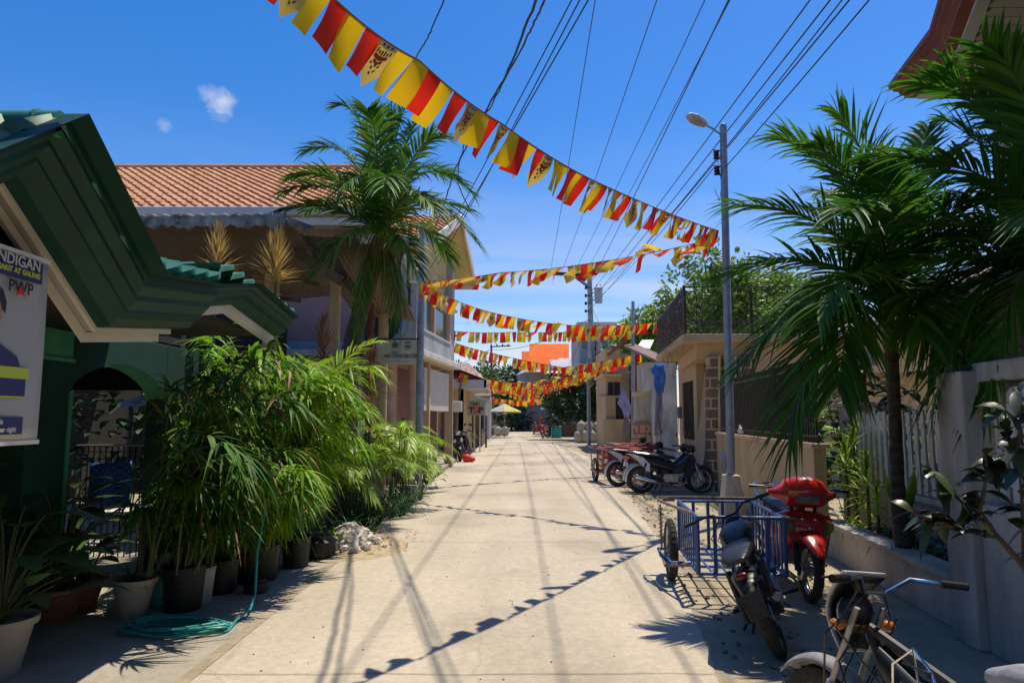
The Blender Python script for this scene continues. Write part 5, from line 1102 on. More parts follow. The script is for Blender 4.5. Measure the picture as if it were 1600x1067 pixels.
for i in range(12):
    mb.bar(sx(2.755, 17.05+.15*i, 1.0+.12*i), sx(2.755, 17.9+.08*i, 2.5), .010)
mb.build('window_grille', m_iron, T)
m_brk = brick_mat('brown_tile', (.16, .085, .05), (.20, .11, .065), (.48, .38, .26), 1.0, .45, .22, .018, .8, 'xz')
for (xa_, xb_, xt) in ((2.62, 2.82, .16), (2.95, 3.17, .16), (3.26, 3.6, .16)):
    mb = MB(); mb.prism([sx(xa_, 14.75, 0), sx(xb_, 14.75, 0), sx(xb_+xt*.6, 14.75, 2.9), sx(xa_+xt*.6, 14.75, 2.9)], (0, .25, 0)); mb.build('pilaster', m_brk, T, smooth=False)
    mb = MB(); mb.prism([sx(xb_, 14.73, 0), sx(xb_+.05, 14.73, 0), sx(xb_+.05+xt*.6, 14.73, 2.9), sx(xb_+xt*.6, 14.73, 2.9)], (0, .25, 0)); mb.build('pilaster_edge', m_cream, T, smooth=False)
# railing on the terrace
mb = MB(); Z0 = zs+.17; H = 1.02
def rail(a, b, n_, dens=1, th=.012):
    mb.bar(a+V((0, 0, H)), b+V((0, 0, H)), .03, .03); mb.bar(a+V((0, 0, .1)), b+V((0, 0, .1)), .02, .02)
    for i in range(n_+1): p = a.lerp(b, i/n_); mb.bar(p, p+V((0, 0, H)), th)
c1 = sx(x1+.06, Ya+.06, Z0); c2 = sx(x1+.06, Yb-.06, Z0); c3 = V((10.9, Ya+.06, Z0)); c4 = V((10.9, Yb-.1, Z0))
rail(c1, c3, 56); rail(c2, c4, 50)
rail(c1, c2, 46)
for p in (c1, c2, c1.lerp(c3, .2), c1.lerp(c3, .4), c1.lerp(c3, .6), c1.lerp(c3, .8), c1.lerp(c2, .5)): mb.bar(p, p+V((0, 0, H+.04)), .05)
mb.build('railing', m_iron, T)
mb = MB()
for k in range(260):
    t = rnd(0, 1); p = c1.lerp(c2, t)+V((rnd(-.05, .05), 0, rnd(-.1, H))); q_ = p+V((rnd(-.1, .1), rnd(-.5, .5), rnd(-.45, .3))); mb.tube([p, p.lerp(q_, .5)+V((rnd(-.05, .05), 0, rnd(-.1, .1))), q_], .004, 3)
mb.build('dry_vines', m_barkd, T)
# blue and pale cloths, lilac cloth
def cloth(name, lab, pts, Y, mat, th=.006):
    mb = MB(); ps = [P(a, b, Y) for a, b in pts]; c = sum(ps, V((0, 0, 0)))/len(ps)
    rings = []
    for s in (0, .33, .66, 1): rings.append([c+(p-c)*s+V((0, .06*math.sin(9*p.x+5*p.z)*s+.03*math.sin(20*p.z), 0)) for p in ps])
    n_ = len(ps); mb.add([p for r in rings for p in r], [(j*n_+i, j*n_+(i+1) % n_, (j+1)*n_+(i+1) % n_, (j+1)*n_+i) for j in range(3) for i in range(n_)])
    return tag(mb.build(name, mat, solid=th), lab, 'cloth')
cloth('hanging_cloth', 'bright blue cloth hanging at the far terrace corner', [(1024, 568), (1039, 568), (1039, 590), (1038, 612), (1032, 618), (1025, 614), (1022, 600), (1023, 588), (1017, 578)], 20.3, m_tarpb)
cloth('hanging_cloth', 'lilac cloth flag hanging on the thin metal post', [(974, 602), (980, 620), (986, 635), (985, 648), (976, 653), (972, 640), (965, 630), (969, 615)], 25.6, m_lilac)
cloth('hanging_cloth', 'pale printed cloth strip below the blue cloth', [(1026, 616), (1037, 616), (1034, 640), (1033, 680), (1022, 680), (1024, 650)], 20.2, M('pale_print', (.42, .42, .48), .8, nscale=9, col2=(.25, .22, .3), trans=.2))
cloth('hanging_cloth', 'grey striped cloth below the lilac flag', [(975, 655), (985, 655), (984, 675), (972, 678)], 25.5, M('grey_print', (.3, .27, .3), .8, nscale=12, col2=(.15, .12, .13), trans=.2))

# ================================================================ right palms
YR = 6.35; CR = P(1388, 470, YR)
random.seed(5)
def q(px, py, dy=0, Y=YR): return P(px, py, Y+dy)
fr = []
for m_, t_ in (((1320, 320, -.1), (1150, 320, -.1)), ((1300, 370, -.3), (1135, 430, -.3)), ((1290, 400, -.2), (1160, 570, -.3)), ((1280, 430, -.3), (1235, 690, -.4)), ((1340, 250, .1), (1220, 215, .1)), ((1380, 260, .1), (1310, 180, .1)), ((1400, 300, -.4), (1370, 260, -.6)), ((1430, 280, .5), (1500, 230, .9)), ((1450, 360, -.3), (1560, 350, -.6)), ((1460, 420, .0), (1500, 620, -.1)),
               ((1340, 380, -.9), (1280, 480, -1.3)), ((1420, 400, -.9), (1440, 520, -1.2)), ((1350, 300, .9), (1280, 300, 1.5)), ((1440, 330, .9), (1500, 400, 1.4)), ((1370, 280, -.7), (1330, 330, -1.4)), ((1400, 350, .9), (1390, 350, 1.8)), ((1350, 250, -.2), (1275, 230, -.3)), ((1430, 260, .4), (1450, 200, .7)), ((1450, 330, -.4), (1560, 300, -.7)), ((1440, 420, -.5), (1480, 560, -.8)), ((1330, 420, -.5), (1310, 600, -.9)), ((1450, 380, .5), (1500, 520, .6))):
    fr.append((q(*m_), q(*t_), 50, rnd(.58, .76), .042, .36, .25))
tb = V((P(1409, 700, YR).x, YR, 0))
palm('palm_tree', 'palm with green crownshaft growing from the planter by the picket fence', tb, [tb, P(1404, 800, YR), P(1398, 640, YR), P(1392, 545, YR)], [.075, .06, .052, .06], CR, fr, m_palmd, 0, 6, ([P(1392, 550, YR), P(1388, 520, YR), P(1388, 470, YR), P(1390, 440, YR)], [.065, .06, .045, .02]), m_barkd)
YQ = 5.0; CQ = P(1680, 430, YQ); fr = []
for m_, t_ in (((1600, 240, 0), (1375, 245, .1)), ((1560, 330, -.1), (1385, 350, 0)), ((1600, 150, .3), (1440, 130, .4)), ((1570, 370, .3), (1420, 480, .4)), ((1640, 200, -.3), (1570, 95, -.4)), ((1660, 150, .3), (1700, 20, .5)), ((1560, 280, .8), (1430, 320, 1.2)), ((1760, 250, .2), (1900, 260, .3)), ((1770, 350, 0), (1900, 500, 0)), ((1680, 300, -.8), (1650, 330, -1.5)), ((1700, 300, .8), (1720, 300, 1.6)), ((1610, 260, .4), (1480, 190, .7)), ((1600, 200, .1), (1480, 110, .2)), ((1580, 380, .1), (1400, 420, .1)), ((1620, 180, -.2), (1540, 80, -.3)), ((1570, 300, .1), (1465, 610, .2)), ((1590, 280, .5), (1430, 480, .8)), ((1600, 320, -.2), (1540, 620, -.2)), ((1600, 330, .5), (1450, 390, .9))):
    fr.append((q(*m_, Y=YQ), q(*t_, Y=YQ), 50, rnd(.56, .72), .040, .34, .25))
tb = V((CQ.x+.1, YQ, 0))
palm('palm_tree', 'nearest palm whose fronds sweep in from the upper right edge', tb, [tb, tb+V((-.03, 0, 1.3)), CQ+V((0, 0, -.6))], [.11, .09, .08], CQ, fr, m_palmd, 0, 8, ([CQ+V((0, 0, -.6)), CQ], [.085, .05]), m_barkd)
# ================================================================ trees behind the terrace
def tree(name, lab, base, h, rad, mat, nleaf=5200, seed=1, trunk_r=.22, lsize=.22, cz=None, clumps=26, squash=.75, group=None):
    random.seed(seed); T = thing(name, lab, 'tree', (base[0], base[1], 0), group=group)
    ch = cz if cz else h-rad*squash; ms = MB(); ml = MB()
    ms.tube([(0, 0, 0), (rnd(-.2, .2), rnd(-.2, .2), ch*.45), (rnd(-.3, .3), rnd(-.3, .3), ch*.8)], [trunk_r, trunk_r*.8, trunk_r*.5], 9)
    cl = []
    for k in range(clumps):
        a = rnd(0, 6.28); e = math.asin(rnd(-.55, 1)); rr = rnd(.45, .95); c = V((rad*rr*math.cos(a)*math.cos(e), rad*rr*math.sin(a)*math.cos(e), ch+rad*squash*rr*math.sin(e))); cl.append((c, rad*rnd(.2, .36)))
        if k % 2 == 0: ms.tube([(0, 0, ch*rnd(.4, .75)), c*.5+V((0, 0, ch*.4)), c], [trunk_r*.35, trunk_r*.2, trunk_r*.08], 5)
    for k in range(nleaf):
        c, r = random.choice(cl); d = V((random.gauss(0, 1), random.gauss(0, 1), random.gauss(0, .8))); d.normalize(); p = c+d*r*rnd(.5, 1.08)
        ml.leaf(p, d+V((rnd(-.8, .8), rnd(-.8, .8), rnd(-.7, .4))), lsize*rnd(.6, 1.3), lsize*.5, .2, 2, V((rnd(-1, 1), rnd(-1, 1), 1)), 0, 1)
    ms.build('trunk', m_barkd, T); ml.build('crown', mat, T, smooth=False); return T
def tb_(px, Y): return (P(px, 640, Y).x, Y)
tree('leafy_tree', 'airy bright green tree rising behind the terrace railing', tb_(1120, 30), P(1100, 402, 30).z, 3.4, m_treey, 9000, 21, .3, .30)
tree('leafy_tree', 'second bright tree behind the lamp post, reaching right', tb_(1215, 31), P(1180, 425, 31).z, 3.2, m_treey, 8000, 22, .3, .30)
tree('leafy_tree', 'smaller bright tree left of the terrace, above blue cloth', tb_(1035, 38), P(1035, 470, 38).z, 3.3, m_treey, 6500, 23, .25, .32)
tree('leafy_tree', 'lower tree between the thin post and the far house', tb_(985, 45), P(985, 520, 45).z, 2.8, m_treed, 3600, 24, .25, .3)
tree('leafy_tree', 'dark tree filling behind the terrace slab right end', tb_(1300, 27), 5.2, 3.0, m_treed, 3200, 25, .25, .28)
tree('roadside_tree', 'dark dense tree overhanging the road by the far power poles', tb_(902, 47), P(905, 585, 47).z, 2.2, m_treed, 5200, 26, .2, .28, clumps=30, squash=.95, cz=2.6)
tree('roadside_tree', 'dark hedge like tree right of the far power poles', tb_(942, 44), P(945, 590, 44).z, 1.7, m_treed, 3600, 27, .2, .28, squash=1.3, cz=2.2)
tree('roadside_tree', 'hanging dark tree nearer the market stalls', tb_(885, 56), P(888, 600, 56).z, 2.0, m_treel, 3200, 28, .2, .3, squash=1.2, cz=2.4)
for i, (px_, py_, Y_, r_, m__, lb) in enumerate(((750, 560, 95, 5.5, m_treed, 'rounded dark tree far behind the left shops'), (790, 566, 90, 5.0, m_treel, 'brighter green tree in the middle far behind the bunting'), (812, 575, 85, 3.5, m_treed, 'small dark tree before the orange roof'), (722, 575, 80, 3.6, m_treel, 'tree just past the rust streaked roof'), (775, 600, 75, 4.0, m_treed, 'low dark tree above the patio umbrella'), (840, 628, 100, 3.6, m_treed, 'dark tree closing the end of the road'), (865, 622, 96, 3.2, m_treel, 'green tree behind the market stalls'), (808, 625, 104, 3.5, m_treed, 'dark low tree left of the road end'), (960, 560, 70, 3.0, m_treed, 'distant tree beyond the blue grey building'))):
    tree('distant_tree', lb, tb_(px_, Y_), P(px_, py_, Y_).z, r_, m__, 2600, 40+i, .3, .55, clumps=24)

for i, (x, y, r_) in enumerate(((-5.5, -7.5, 4.2), (1.5, -9.0, 4.2), (8, -6.5, 4.0))):  # trees added out of view to cut the sky light from behind
    tree('sky_blocker_tree', ('added unseen tree behind the viewer on the left, blocking sky light', 'added unseen tree across the street behind the viewer, blocking sky light', 'added unseen tree behind the viewer on the right, blocking sky light')[i], (x, y), 9.5, r_, m_treed, 3000, 70+i, .3, .8, clumps=26, squash=1.0, cz=5)
random.seed(99)
# ================================================================ houses past the terrace
T = thing('low_cream_house', 'low cream house with dark windows and white gate beyond terrace', 'house', (5, 30, 0), world=True)
def fbox(mb, px0, py0, px1, py1, Y, dep=.3, zb=None):
    a = P(px0, py0, Y); b = P(px1, py1, Y); z0 = b.z if zb is None else zb; mb.slab([(a.x, Y), (b.x, Y), (b.x, Y+dep), (a.x, Y+dep)], z0, a.z)
mb = MB(); fbox(mb, 946, 618, 978, 700, 30, 3, 0); fbox(mb, 946, 588, 972, 618, 31, 3); fbox(mb, 942, 655, 978, 700, 29.6, .3, 0); mb.build('wall', m_cream, T, smooth=False)
mb = MB(); fbox(mb, 992, 617, 1022, 660, 24.5, .2); mb.build('white_wall', m_whitew, T, smooth=False); mb = MB(); fbox(mb, 1006, 566, 1060, 700, 28, 2.5, 0); mb.build('white_wall', m_whitew, T, smooth=False)
mb = MB(); fbox(mb, 990, 612, 1018, 619, 24.4, .4); mb.build('coping', m_yellow, T, smooth=False); mb = MB(); fbox(mb, 943, 584, 972, 588, 30.8, 3.4); mb.build('coping', m_yellow, T, smooth=False)
m_pstone = brick_mat('pink_stone', (.42, .20, .14), (.5, .3, .22), (.2, .14, .1), 1.0, .5, .33, .03)
mb = MB(); fbox(mb, 990, 660, 1022, 720, 24.4, .3, 0); mb.build('stone_base', m_pstone, T, smooth=False)
mb = MB(); fbox(mb, 1018, 609, 1025, 720, 24.2, .35, 0); fbox(mb, 1016, 606, 1027, 610, 24.15, .45); mb.build('pillar', m_grayp, T, smooth=False)
mb = MB(); fbox(mb, 950, 597, 969, 617, 30.96, .05); mb.build('window', m_dark, T, smooth=False); mb = MB(); fbox(mb, 962, 622, 975, 655, 29.96, .05); mb.build('window', m_dark, T, smooth=False)
mb = MB(); fbox(mb, 958, 597, 960, 617, 30.93, .03); fbox(mb, 968, 622, 969, 655, 29.93, .03); mb.build('window_frame', m_wood, T, smooth=False)
T = thing('upper_room', 'pale upper room with small balcony rail above the cream house', 'house', (5.5, 34, 0), world=True)
mb = MB(); fbox(mb, 946, 545, 970, 585, 34, 4, 0); fbox(mb, 970, 552, 985, 700, 36, 3, 0); mb.build('wall', m_cream, T, smooth=False)
mb = MB(); fbox(mb, 940, 584, 972, 587, 33.6, 1); fbox(mb, 968, 568, 986, 571, 33.8, .1); fbox(mb, 968, 580, 986, 583, 33.8, .1); mb.build('balcony_rail', m_grayp, T, smooth=False)
T = thing('tin_awning', 'long thin tin awning on slanting rusty pole above cream house', 'awning', (6, 26, 0), world=True)
mb = MB(); a = P(975, 539, 26); b = P(1027, 563, 22); mb.prism([a, P(990, 536, 27), P(1030, 553, 22.5), b], (0, 0, -.08)); mb.build('sheet', m_tin, T)
mb = MB(); mb.prism([P(996, 541, 27), P(1003, 531, 28), P(1022, 531, 28), P(1015, 545, 27)], (0, 0, -.1)); mb.build('panel', m_alu, T)
mb = MB(); mb.bar(P(950, 555, 27), P(992, 520, 26), .08); mb.tube([P(992, 540, 27), V((P(992, 540, 27).x, 27, 0))], .06); mb.build('pole', m_rib, T)
T = thing('grey_tower_house', 'tall blue grey plastered house behind the transformer pole', 'house', (7, 58, 0), world=True)
mb = MB(); fbox(mb, 905, 507, 928, 700, 58, 8, 0); fbox(mb, 937, 510, 962, 700, 56, 8, 0); fbox(mb, 928, 512, 937, 700, 59, 6, 0); mb.build('wall', m_grayp, T, smooth=False)
mb = MB(); fbox(mb, 962, 512, 1040, 700, 60, 6, 0); mb.build('dark_wall', M('dark_green_wall', (.05, .075, .07), .8, nscale=1, namt=.3), T, smooth=False)
mb = MB(); fbox(mb, 902, 503, 964, 508, 57, 9); fbox(mb, 900, 568, 962, 571, 55.8, 2); mb.build('ledge', m_lgray, T, smooth=False)
mb = MB(); fbox(mb, 909, 522, 916, 545, 57.95, .1); mb.build('window', m_glassg, T, smooth=False); mb = MB(); fbox(mb, 928, 520, 936, 560, 58.95, .1); mb.build('window', m_glassg, T, smooth=False); mb = MB(); fbox(mb, 942, 525, 950, 548, 55.95, .1); mb.build('window', m_glassg, T, smooth=False)
T = thing('orange_roof_house', 'distant grey house under steep bright orange tiled roof', 'house', (3.5, 78, 0), world=True)
def RP(px, py, Y): return P(px, py, Y)
mb = MB(); mb.add([RP(826, 576, 74), RP(889, 578, 74), RP(889, 537, 80), RP(827, 537, 80)], [(0, 1, 2, 3)]); mb.add([RP(816, 580, 73), RP(852, 582, 73), RP(872, 558, 76), RP(826, 556, 76)], [(0, 1, 2, 3)]); mb.add([RP(815, 568, 80), RP(828, 568, 80), RP(828, 549, 82), RP(815, 549, 82)], [(0, 1, 2, 3)])
mb.build('roof', m_brtile, T, solid=.15, smooth=False)
mb = MB(); mb.add([RP(863, 574, 71), RP(906, 574, 71), RP(902, 559, 77), RP(856, 558, 77)], [(0, 1, 2, 3)]); mb.build('tin_roof', m_whitep, T, solid=.1, smooth=False)
mb = MB(); fbox(mb, 808, 583, 908, 660, 76, 6, 0); mb.prism([RP(852, 582, 72.9), RP(860, 560, 75), RP(868, 574, 72.9)], (0, .3, 0)); mb.prism([RP(806, 586, 72), RP(818, 577, 73), RP(852, 577, 73), RP(850, 581, 72), RP(820, 581, 72), RP(810, 587, 72)], (0, 1, 0)); mb.build('wall', m_grayp, T, smooth=False)
mb = MB(); fbox(mb, 858, 582, 866, 600, 75.9, .05); mb.build('window', m_dark, T, smooth=False); mb = MB(); fbox(mb, 880, 582, 888, 600, 75.9, .05); mb.build('window', m_dark, T, smooth=False)
# more roofs closing the street
for i, (px0, px1, pt, Y_, m1, m2, lb) in enumerate(((742, 765, 618, 48, m_grayp, m_tin, 'small grey building with blue tank behind the TGP board'), (700, 745, 600, 60, m_cream, m_rtin, 'cream building behind the yellow house'), (812, 838, 628, 96, m_pink, m_rtin, 'small dark red shed at the road end'), (838, 872, 640, 88, m_wood, m_tin, 'brown market shed at the road end'))):
    T = thing('far_building', lb, 'building', (P(px0, 640, Y_).x, Y_, 0), world=True); mb = MB(); fbox(mb, px0, pt, px1, 660, Y_, 5, 0); mb.build('wall', m1, T, smooth=False)
    a = P(px0-2, pt, Y_-.6); b = P(px1+2, pt, Y_-.6); mb = MB(); mb.prism([a, b, b+V((0, 6, 1.3)), a+V((0, 6, 1.3))], (0, 0, -.1)); mb.build('roof', m2, T, smooth=False)
    mb = MB(); fbox(mb, px0+.35*(px1-px0), pt+8, px0+.6*(px1-px0), 658, Y_-.05, .04, 0); mb.build('door', m_dark, T, smooth=False)
# market stalls at right, far
for i, (px_, py_, Y_, w_, m1, lb) in enumerate(((868, 636, 62, 2.6, m_tarpb, 'market stall under a blue tarpaulin far on the right'), (884, 643, 54, 2.2, m_tin, 'market stall under a pale tin sheet'), (852, 630, 72, 3.0, m_tin, 'market stall with rusty awning nearest the road end'), (893, 634, 60, 2.4, m_rtin, 'market stall with raised grey flap by the dark trees'))):
    a = P(px_, py_, Y_); T = thing('market_stall', lb, 'stall', (a.x, Y_, 0)); mb = MB(); mb.prism([(-w_/2, -1, a.z-.25), (w_/2, -1, a.z+.15), (w_/2, 1.5, a.z+.3), (-w_/2, 1.5, a.z-.05)], (0, 0, -.05)); mb.build('canopy', m1, T, smooth=False)
    for x in (-w_/2+.1, w_/2-.1):
        mb = MB(); mb.box((x, -.9, a.z/2-.1), (.07, .07, a.z-.2)); mb.build('post', m_wood, T)
    mb = MB(); mb.box((0, .2, .45), (w_*.9, 1.0, .9)); mb.box((0, -.1, .93), (w_*.95, 1.2, .05)); mb.build('counter', [m_pink, m_wood, m_rust, m_rub][i], T)
    mb = MB()
    for k in range(9): mb.ell((rnd(-w_*.4, w_*.4), rnd(-.4, .3), 1.05), (.14, .12, .12), None, 8, 5)
    mb.build('goods', [m_red, m_potw, m_yel, m_tarpb][i], T)
mb = MB(); mb.box((0, 0, .4), (.7, .7, .8)); mb.box((0, -.02, .83), (.76, .78, .08)); o = mb.build('green_bin', m_hose, bevel=.03); g = G(869, 684); o.location = (g.x, g.y, 0); tag(o, 'green plastic bin in the shade under the dark tree', 'bin')
mb = MB(); mb.box((0, 0, .5), (1.2, .3, 1.0)); o = mb.build('brick_block', m_terra, bevel=.02); g = G(868, 676); o.location = (g.x+.6, g.y+4, 0); tag(o, 'square terracotta coloured block wall behind the green bin', 'wall')
# sack pile at the foot of the poles
k = 0
for px_, py_, s in ((905, 692, 1), (915, 693, 1.05), (926, 692, 1), (909, 684, .9), (922, 684, .95), (934, 690, .85)):
    g = G(px_, 692); z_ = .0 if py_ > 690 else .62; mb = MB(); mb.ell((0, 0, .36*s), (.30*s, .26*s, .37*s), (rnd(-.1, .1), rnd(-.1, .1), rnd(0, 3)), 14, 9, .75)
    for i in range(len(mb.v)): v_ = mb.v[i]; mb.v[i] = (v_[0]*(1+.05*math.sin(9*v_[2]+k)), v_[1]*(1+.05*math.sin(11*v_[2])), v_[2])
    mb.ell((0, 0, .74*s), (.09, .09, .07), None, 8, 5); o = mb.build('sack', m_sack); o.location = (g.x, g.y+(.15 if z_ else 0), z_); tag(o, 'stuffed pale sack piled at the foot of the power poles', 'sack', 'sacks at the foot of the poles'); k += 1
# distant people: two small seated/standing figures near the road end
def person(lab, loc, rz, shirt, legs, h=1.65):
    T = thing('person', lab, 'person', loc, rz)
    mb = MB(); s = h/1.7
    mb.bodyz([(.82*s, 0, .15*s, .10*s), (1.0*s, 0, .15*s, .10*s), (1.25*s, 0, .19*s, .11*s), (1.40*s, 0, .20*s, .10*s), (1.46*s, 0, .08*s, .06*s), (1.50*s, 0, .05*s, .05*s), (1.56*s, 0, .07*s, .085*s), (1.64*s, 0, .075*s, .095*s), (1.70*s, 0, .04*s, .05*s)], 12, 1)
    for sg in (-1, 1):
        mb.tube([(0, sg*.09*s, .86*s), (.02, sg*.10*s, .45*s), (0, sg*.10*s, .06*s), (.10, sg*.11*s, .03*s)], [.085*s, .06*s, .045*s, .04*s], 8)
        mb.tube([(0, sg*.19*s, 1.38*s), (.03, sg*.24*s, 1.1*s), (.12, sg*.22*s, .85*s)], [.055*s, .045*s, .035*s], 8)
        for f_ in range(4): mb.tube([(.12, sg*(.20+.014*f_)*s, .84*s), (.15, sg*(.20+.014*f_)*s, .78*s)], .008*s, 4)
    mb.build('body', m_skin, T)
    mb = MB(); mb.bodyz([(.88*s, 0, .17*s, .12*s), (1.1*s, 0, .17*s, .12*s), (1.3*s, 0, .215*s, .125*s), (1.43*s, 0, .21*s, .11*s), (1.47*s, 0, .09*s, .07*s)], 12, 1)
    for sg in (-1, 1): mb.tube([(0, sg*.19*s, 1.39*s), (.02, sg*.235*s, 1.18*s)], [.07*s, .065*s], 8)
    mb.build('shirt', shirt, T)
    mb = MB(); mb.bodyz([(.80*s, 0, .17*s, .12*s), (.95*s, 0, .165*s, .115*s)], 12, 1)
    for sg in (-1, 1): mb.tube([(0, sg*.09*s, .86*s), (.02, sg*.10*s, .45*s)], [.10*s, .08*s], 8)
    mb.build('trousers', legs, T)
    mb = MB(); mb.ell((-.015*s, 0, 1.655*s), (.10*s, .085*s, .075*s), None, 10, 6); mb.build('hair', m_ink, T)
person('tiny distant person in a red shirt standing by the stalls', (P(846, 650, 66).x, 66, 0), 2.6, m_redink, m_navy)
person('tiny distant person in a white shirt at the road end', (P(806, 650, 88).x, 88, 0), 1.2, m_white, m_navy)
person('tiny distant person in a blue shirt beside the white shirted one', (P(813, 650, 89).x, 89, 0), 4, m_tarpb, m_ink)

# ================================================================ poles
pb = V((3.32, 10.5, 0)); 
T = thing('street_lamp', 'grey street lamp pole on tapered concrete footing at right', 'street lamp', tuple(pb))
pt_ = P(1130, 200, 10.5); tz = pt_.z; tx = pt_.x-pb.x
mb = MB(); mb.tube([(0, 0, .6), (tx*.4, 0, tz*.5), (tx, 0, tz)], [.062, .060, .056], 14); mb.build('pole', m_gray, T)
mb = MB(); mb.box((0, 0, .36), (.36, .36, .72), None, .62); mb.build('footing', m_whitew, T, bevel=.015)
a = V((tx-.05, -.02, tz-.12)); hd = P(1088, 187, 10.1)-pb
mb = MB(); mb.tube([a+V((0, 0, -.35)), a, a.lerp(hd, .35)+V((0, 0, .015)), a.lerp(hd, .72)], .017, 8); mb.build('arm', m_gray, T)
hm = MB(); e0 = P(1104, 195, 10.25)-pb; e1_ = P(1075, 180, 9.95)-pb; dd = e1_-e0; 
rings = []; d_, s_, u_ = basis(dd)
for t, w_, h_ in ((0, .03, .03), (.08, .055, .045), (.35, .085, .06), (.7, .095, .065), (.93, .07, .045), (1, .02, .02)): rings.append([e0+dd*t+s_*(w_*math.cos(j*math.pi/8))+u_*(h_*math.sin(j*math.pi/8)) for j in range(16)])
hm.loft(rings); hm = hm.build('lamp_head', m_lgray, T); lm = MB(); lm.loft([[p-u_*.03+(e0+dd*.5-p)*.15 for p in r] for r in rings[1:5]]); lm.build('lens', m_potw, hm)
mb = MB()
for z_ in (-.52, -.78):
    mb.bar((tx-.04, 0, tz+z_), (tx-.18, -.02, tz+z_), .015); mb.lathe([(.02, -.07), (.05, -.055), (.035, -.02), (.05, 0), (.035, .02), (.05, .055), (.02, .07)], (tx-.13, -.02, tz+z_+.06), n=12); mb.bar((tx-.04, 0, tz+z_+.14), (tx-.18, -.02, tz+z_+.14), .015)
mb.build('insulator', m_black, T); mb = MB(); mb.tube([(tx-.12, -.02, tz-.5), (tx-.05, 0, tz-.95), (tx-.1, 0, tz-1.2), (tx-.2, -.1, tz-1.05)], .006, 4); mb.build('loose_wire', m_wire, T)
mb = MB(); mb.lathe([(.058, 0), (.05, .05), (.0, .08)], (tx, 0, tz), n=12); mb.build('cap', m_alu, T)
# transformer pole
U = P(921, 430, 45); UB = P(927, 650, 45); UL = P(857, 428, 45)
T = thing('utility_pole', 'tall power pole with side crossarm and grey transformer drum', 'utility pole', (UB.x, 45, 0), world=True)
mb = MB(); mb.tube([(UB.x, 45, 0), (U.x, 45, U.z+.1)], [.26, .16], 12); mb.build('pole', m_gray, T)
mb = MB(); mb.bar((UL.x, 44.8, UL.z), (U.x+.2, 44.8, U.z-.05), .22, .2); mb.bar(P(899, 434, 44.8), P(919, 449, 45), .08); mb.bar(P(899, 431, 44.8), P(919, 446, 45), .06); mb.build('crossarm', m_iron, T)
tt = P(935, 462, 45); mb = MB(); mb.lathe([(0, -.55), (.22, -.52), (.26, -.45), (.27, .4), (.31, .42), (.31, .5), (.2, .58), (0, .6)], (tt.x, 44.9, tt.z), n=18); 
for dx in (-.12, .12): mb.lathe([(.04, 0), (.06, .06), (.04, .1), (.06, .14), (.02, .22)], (tt.x+dx, 44.9, tt.z+.55), n=8)
mb.bar((tt.x-.6, 45, tt.z+.2), (tt.x, 45, tt.z+.2), .06); mb.bar((tt.x-.6, 45, tt.z-.3), (tt.x, 45, tt.z-.3), .06); mb.build('transformer', m_lgray, T)
mb = MB()
for z_ in (450, 462, 474, 486): p = P(920, z_, 44.8); mb.lathe([(.05, -.1), (.1, -.05), (.05, 0), (.1, .05), (.05, .1)], (p.x-.2, 44.8, p.z), n=10); mb.bar((p.x-.25, 44.8, p.z), (p.x+.2, 44.8, p.z), .04)
mb.build('insulator', m_black, T)
def simple_pole(name, lab, px, Y, ptop, pxt, r, mat, cat='pole'):
    b = V((P(px, 650, Y).x, Y, 0)); t = P(pxt, ptop, Y); mb = MB(); mb.tube([b, t], [r, r*.85], 10); return tag(mb.build(name, mat), lab, cat)
simple_pole('metal_post', 'thin grey post standing before the transformer pole among sacks', 920, 38.5, 560, 919, .11, m_gray)
simple_pole('metal_post', 'tall thin bare metal post before the cream house', 988, 26, 471, 989, .075, m_gray)
# ================================================================ wires
def wire(lab, pts, r=.012, sag=.0, nseg=18, grp='power lines along the street'):
    pts = [V(p) for p in pts]; out = []
    for a, b in zip(pts[:-1], pts[1:]):
        for i in range(nseg): t = i/nseg; p = a.lerp(b, t); p.z -= sag*4*t*(1-t); out.append(p)
    out.append(pts[-1]); mb = MB(); mb.tube(out, r, 5); return tag(mb.build('power_line', m_wire), lab, 'cable', grp)
def behind(p_far, pxy, zmid=None, k=1.0, Yb=-8):
    "the straight continuation, past the top of the photo, of the line from p_far through image point pxy"
    d = ray(*pxy); # point on the ray at height so that line stays near level
    t = (p_far.z*k-CZ)/d.z; m = V((0, 0, CZ))+d*t; dr = m-p_far; s = (Yb-p_far.y)/dr.y; return p_far+dr*s
names = iter(['thin wire', 'wire'])
far_l = [(P(860, 424, 44.8), (926, 0)), (P(878, 424, 44.8), (1018, 0)), (P(898, 424, 44.8), (1090, 0)), (P(916, 424, 44.8), (1128, 0))]
labs = ['leftmost thin power line running to the crossarm tip', 'second thin power line to the crossarm, above the bunting middle', 'third thin power line to the crossarm', 'power line reaching the crossarm at the pole itself']
for (pf, pn), lb in zip(far_l, labs):
    e_ = behind(pf, pn, k=.93); wire(lb, [pf, e_], .011, .35)
for (pf, pn), lb in zip(((P(919, 450, 44.8), (1127, 6)), (P(919, 462, 44.8), (1252, 0)), (P(919, 474, 44.8), (1282, 0)), (P(919, 486, 44.8), (1310, 0))), ('dark doubled line beside the fourth power line', 'upper line of the right hand wire trio', 'middle line of the right hand wire trio', 'lowest line of the right hand wire trio')):
    e_ = behind(pf, pn, k=.80); wire(lb, [pf, e_], .012, .2)
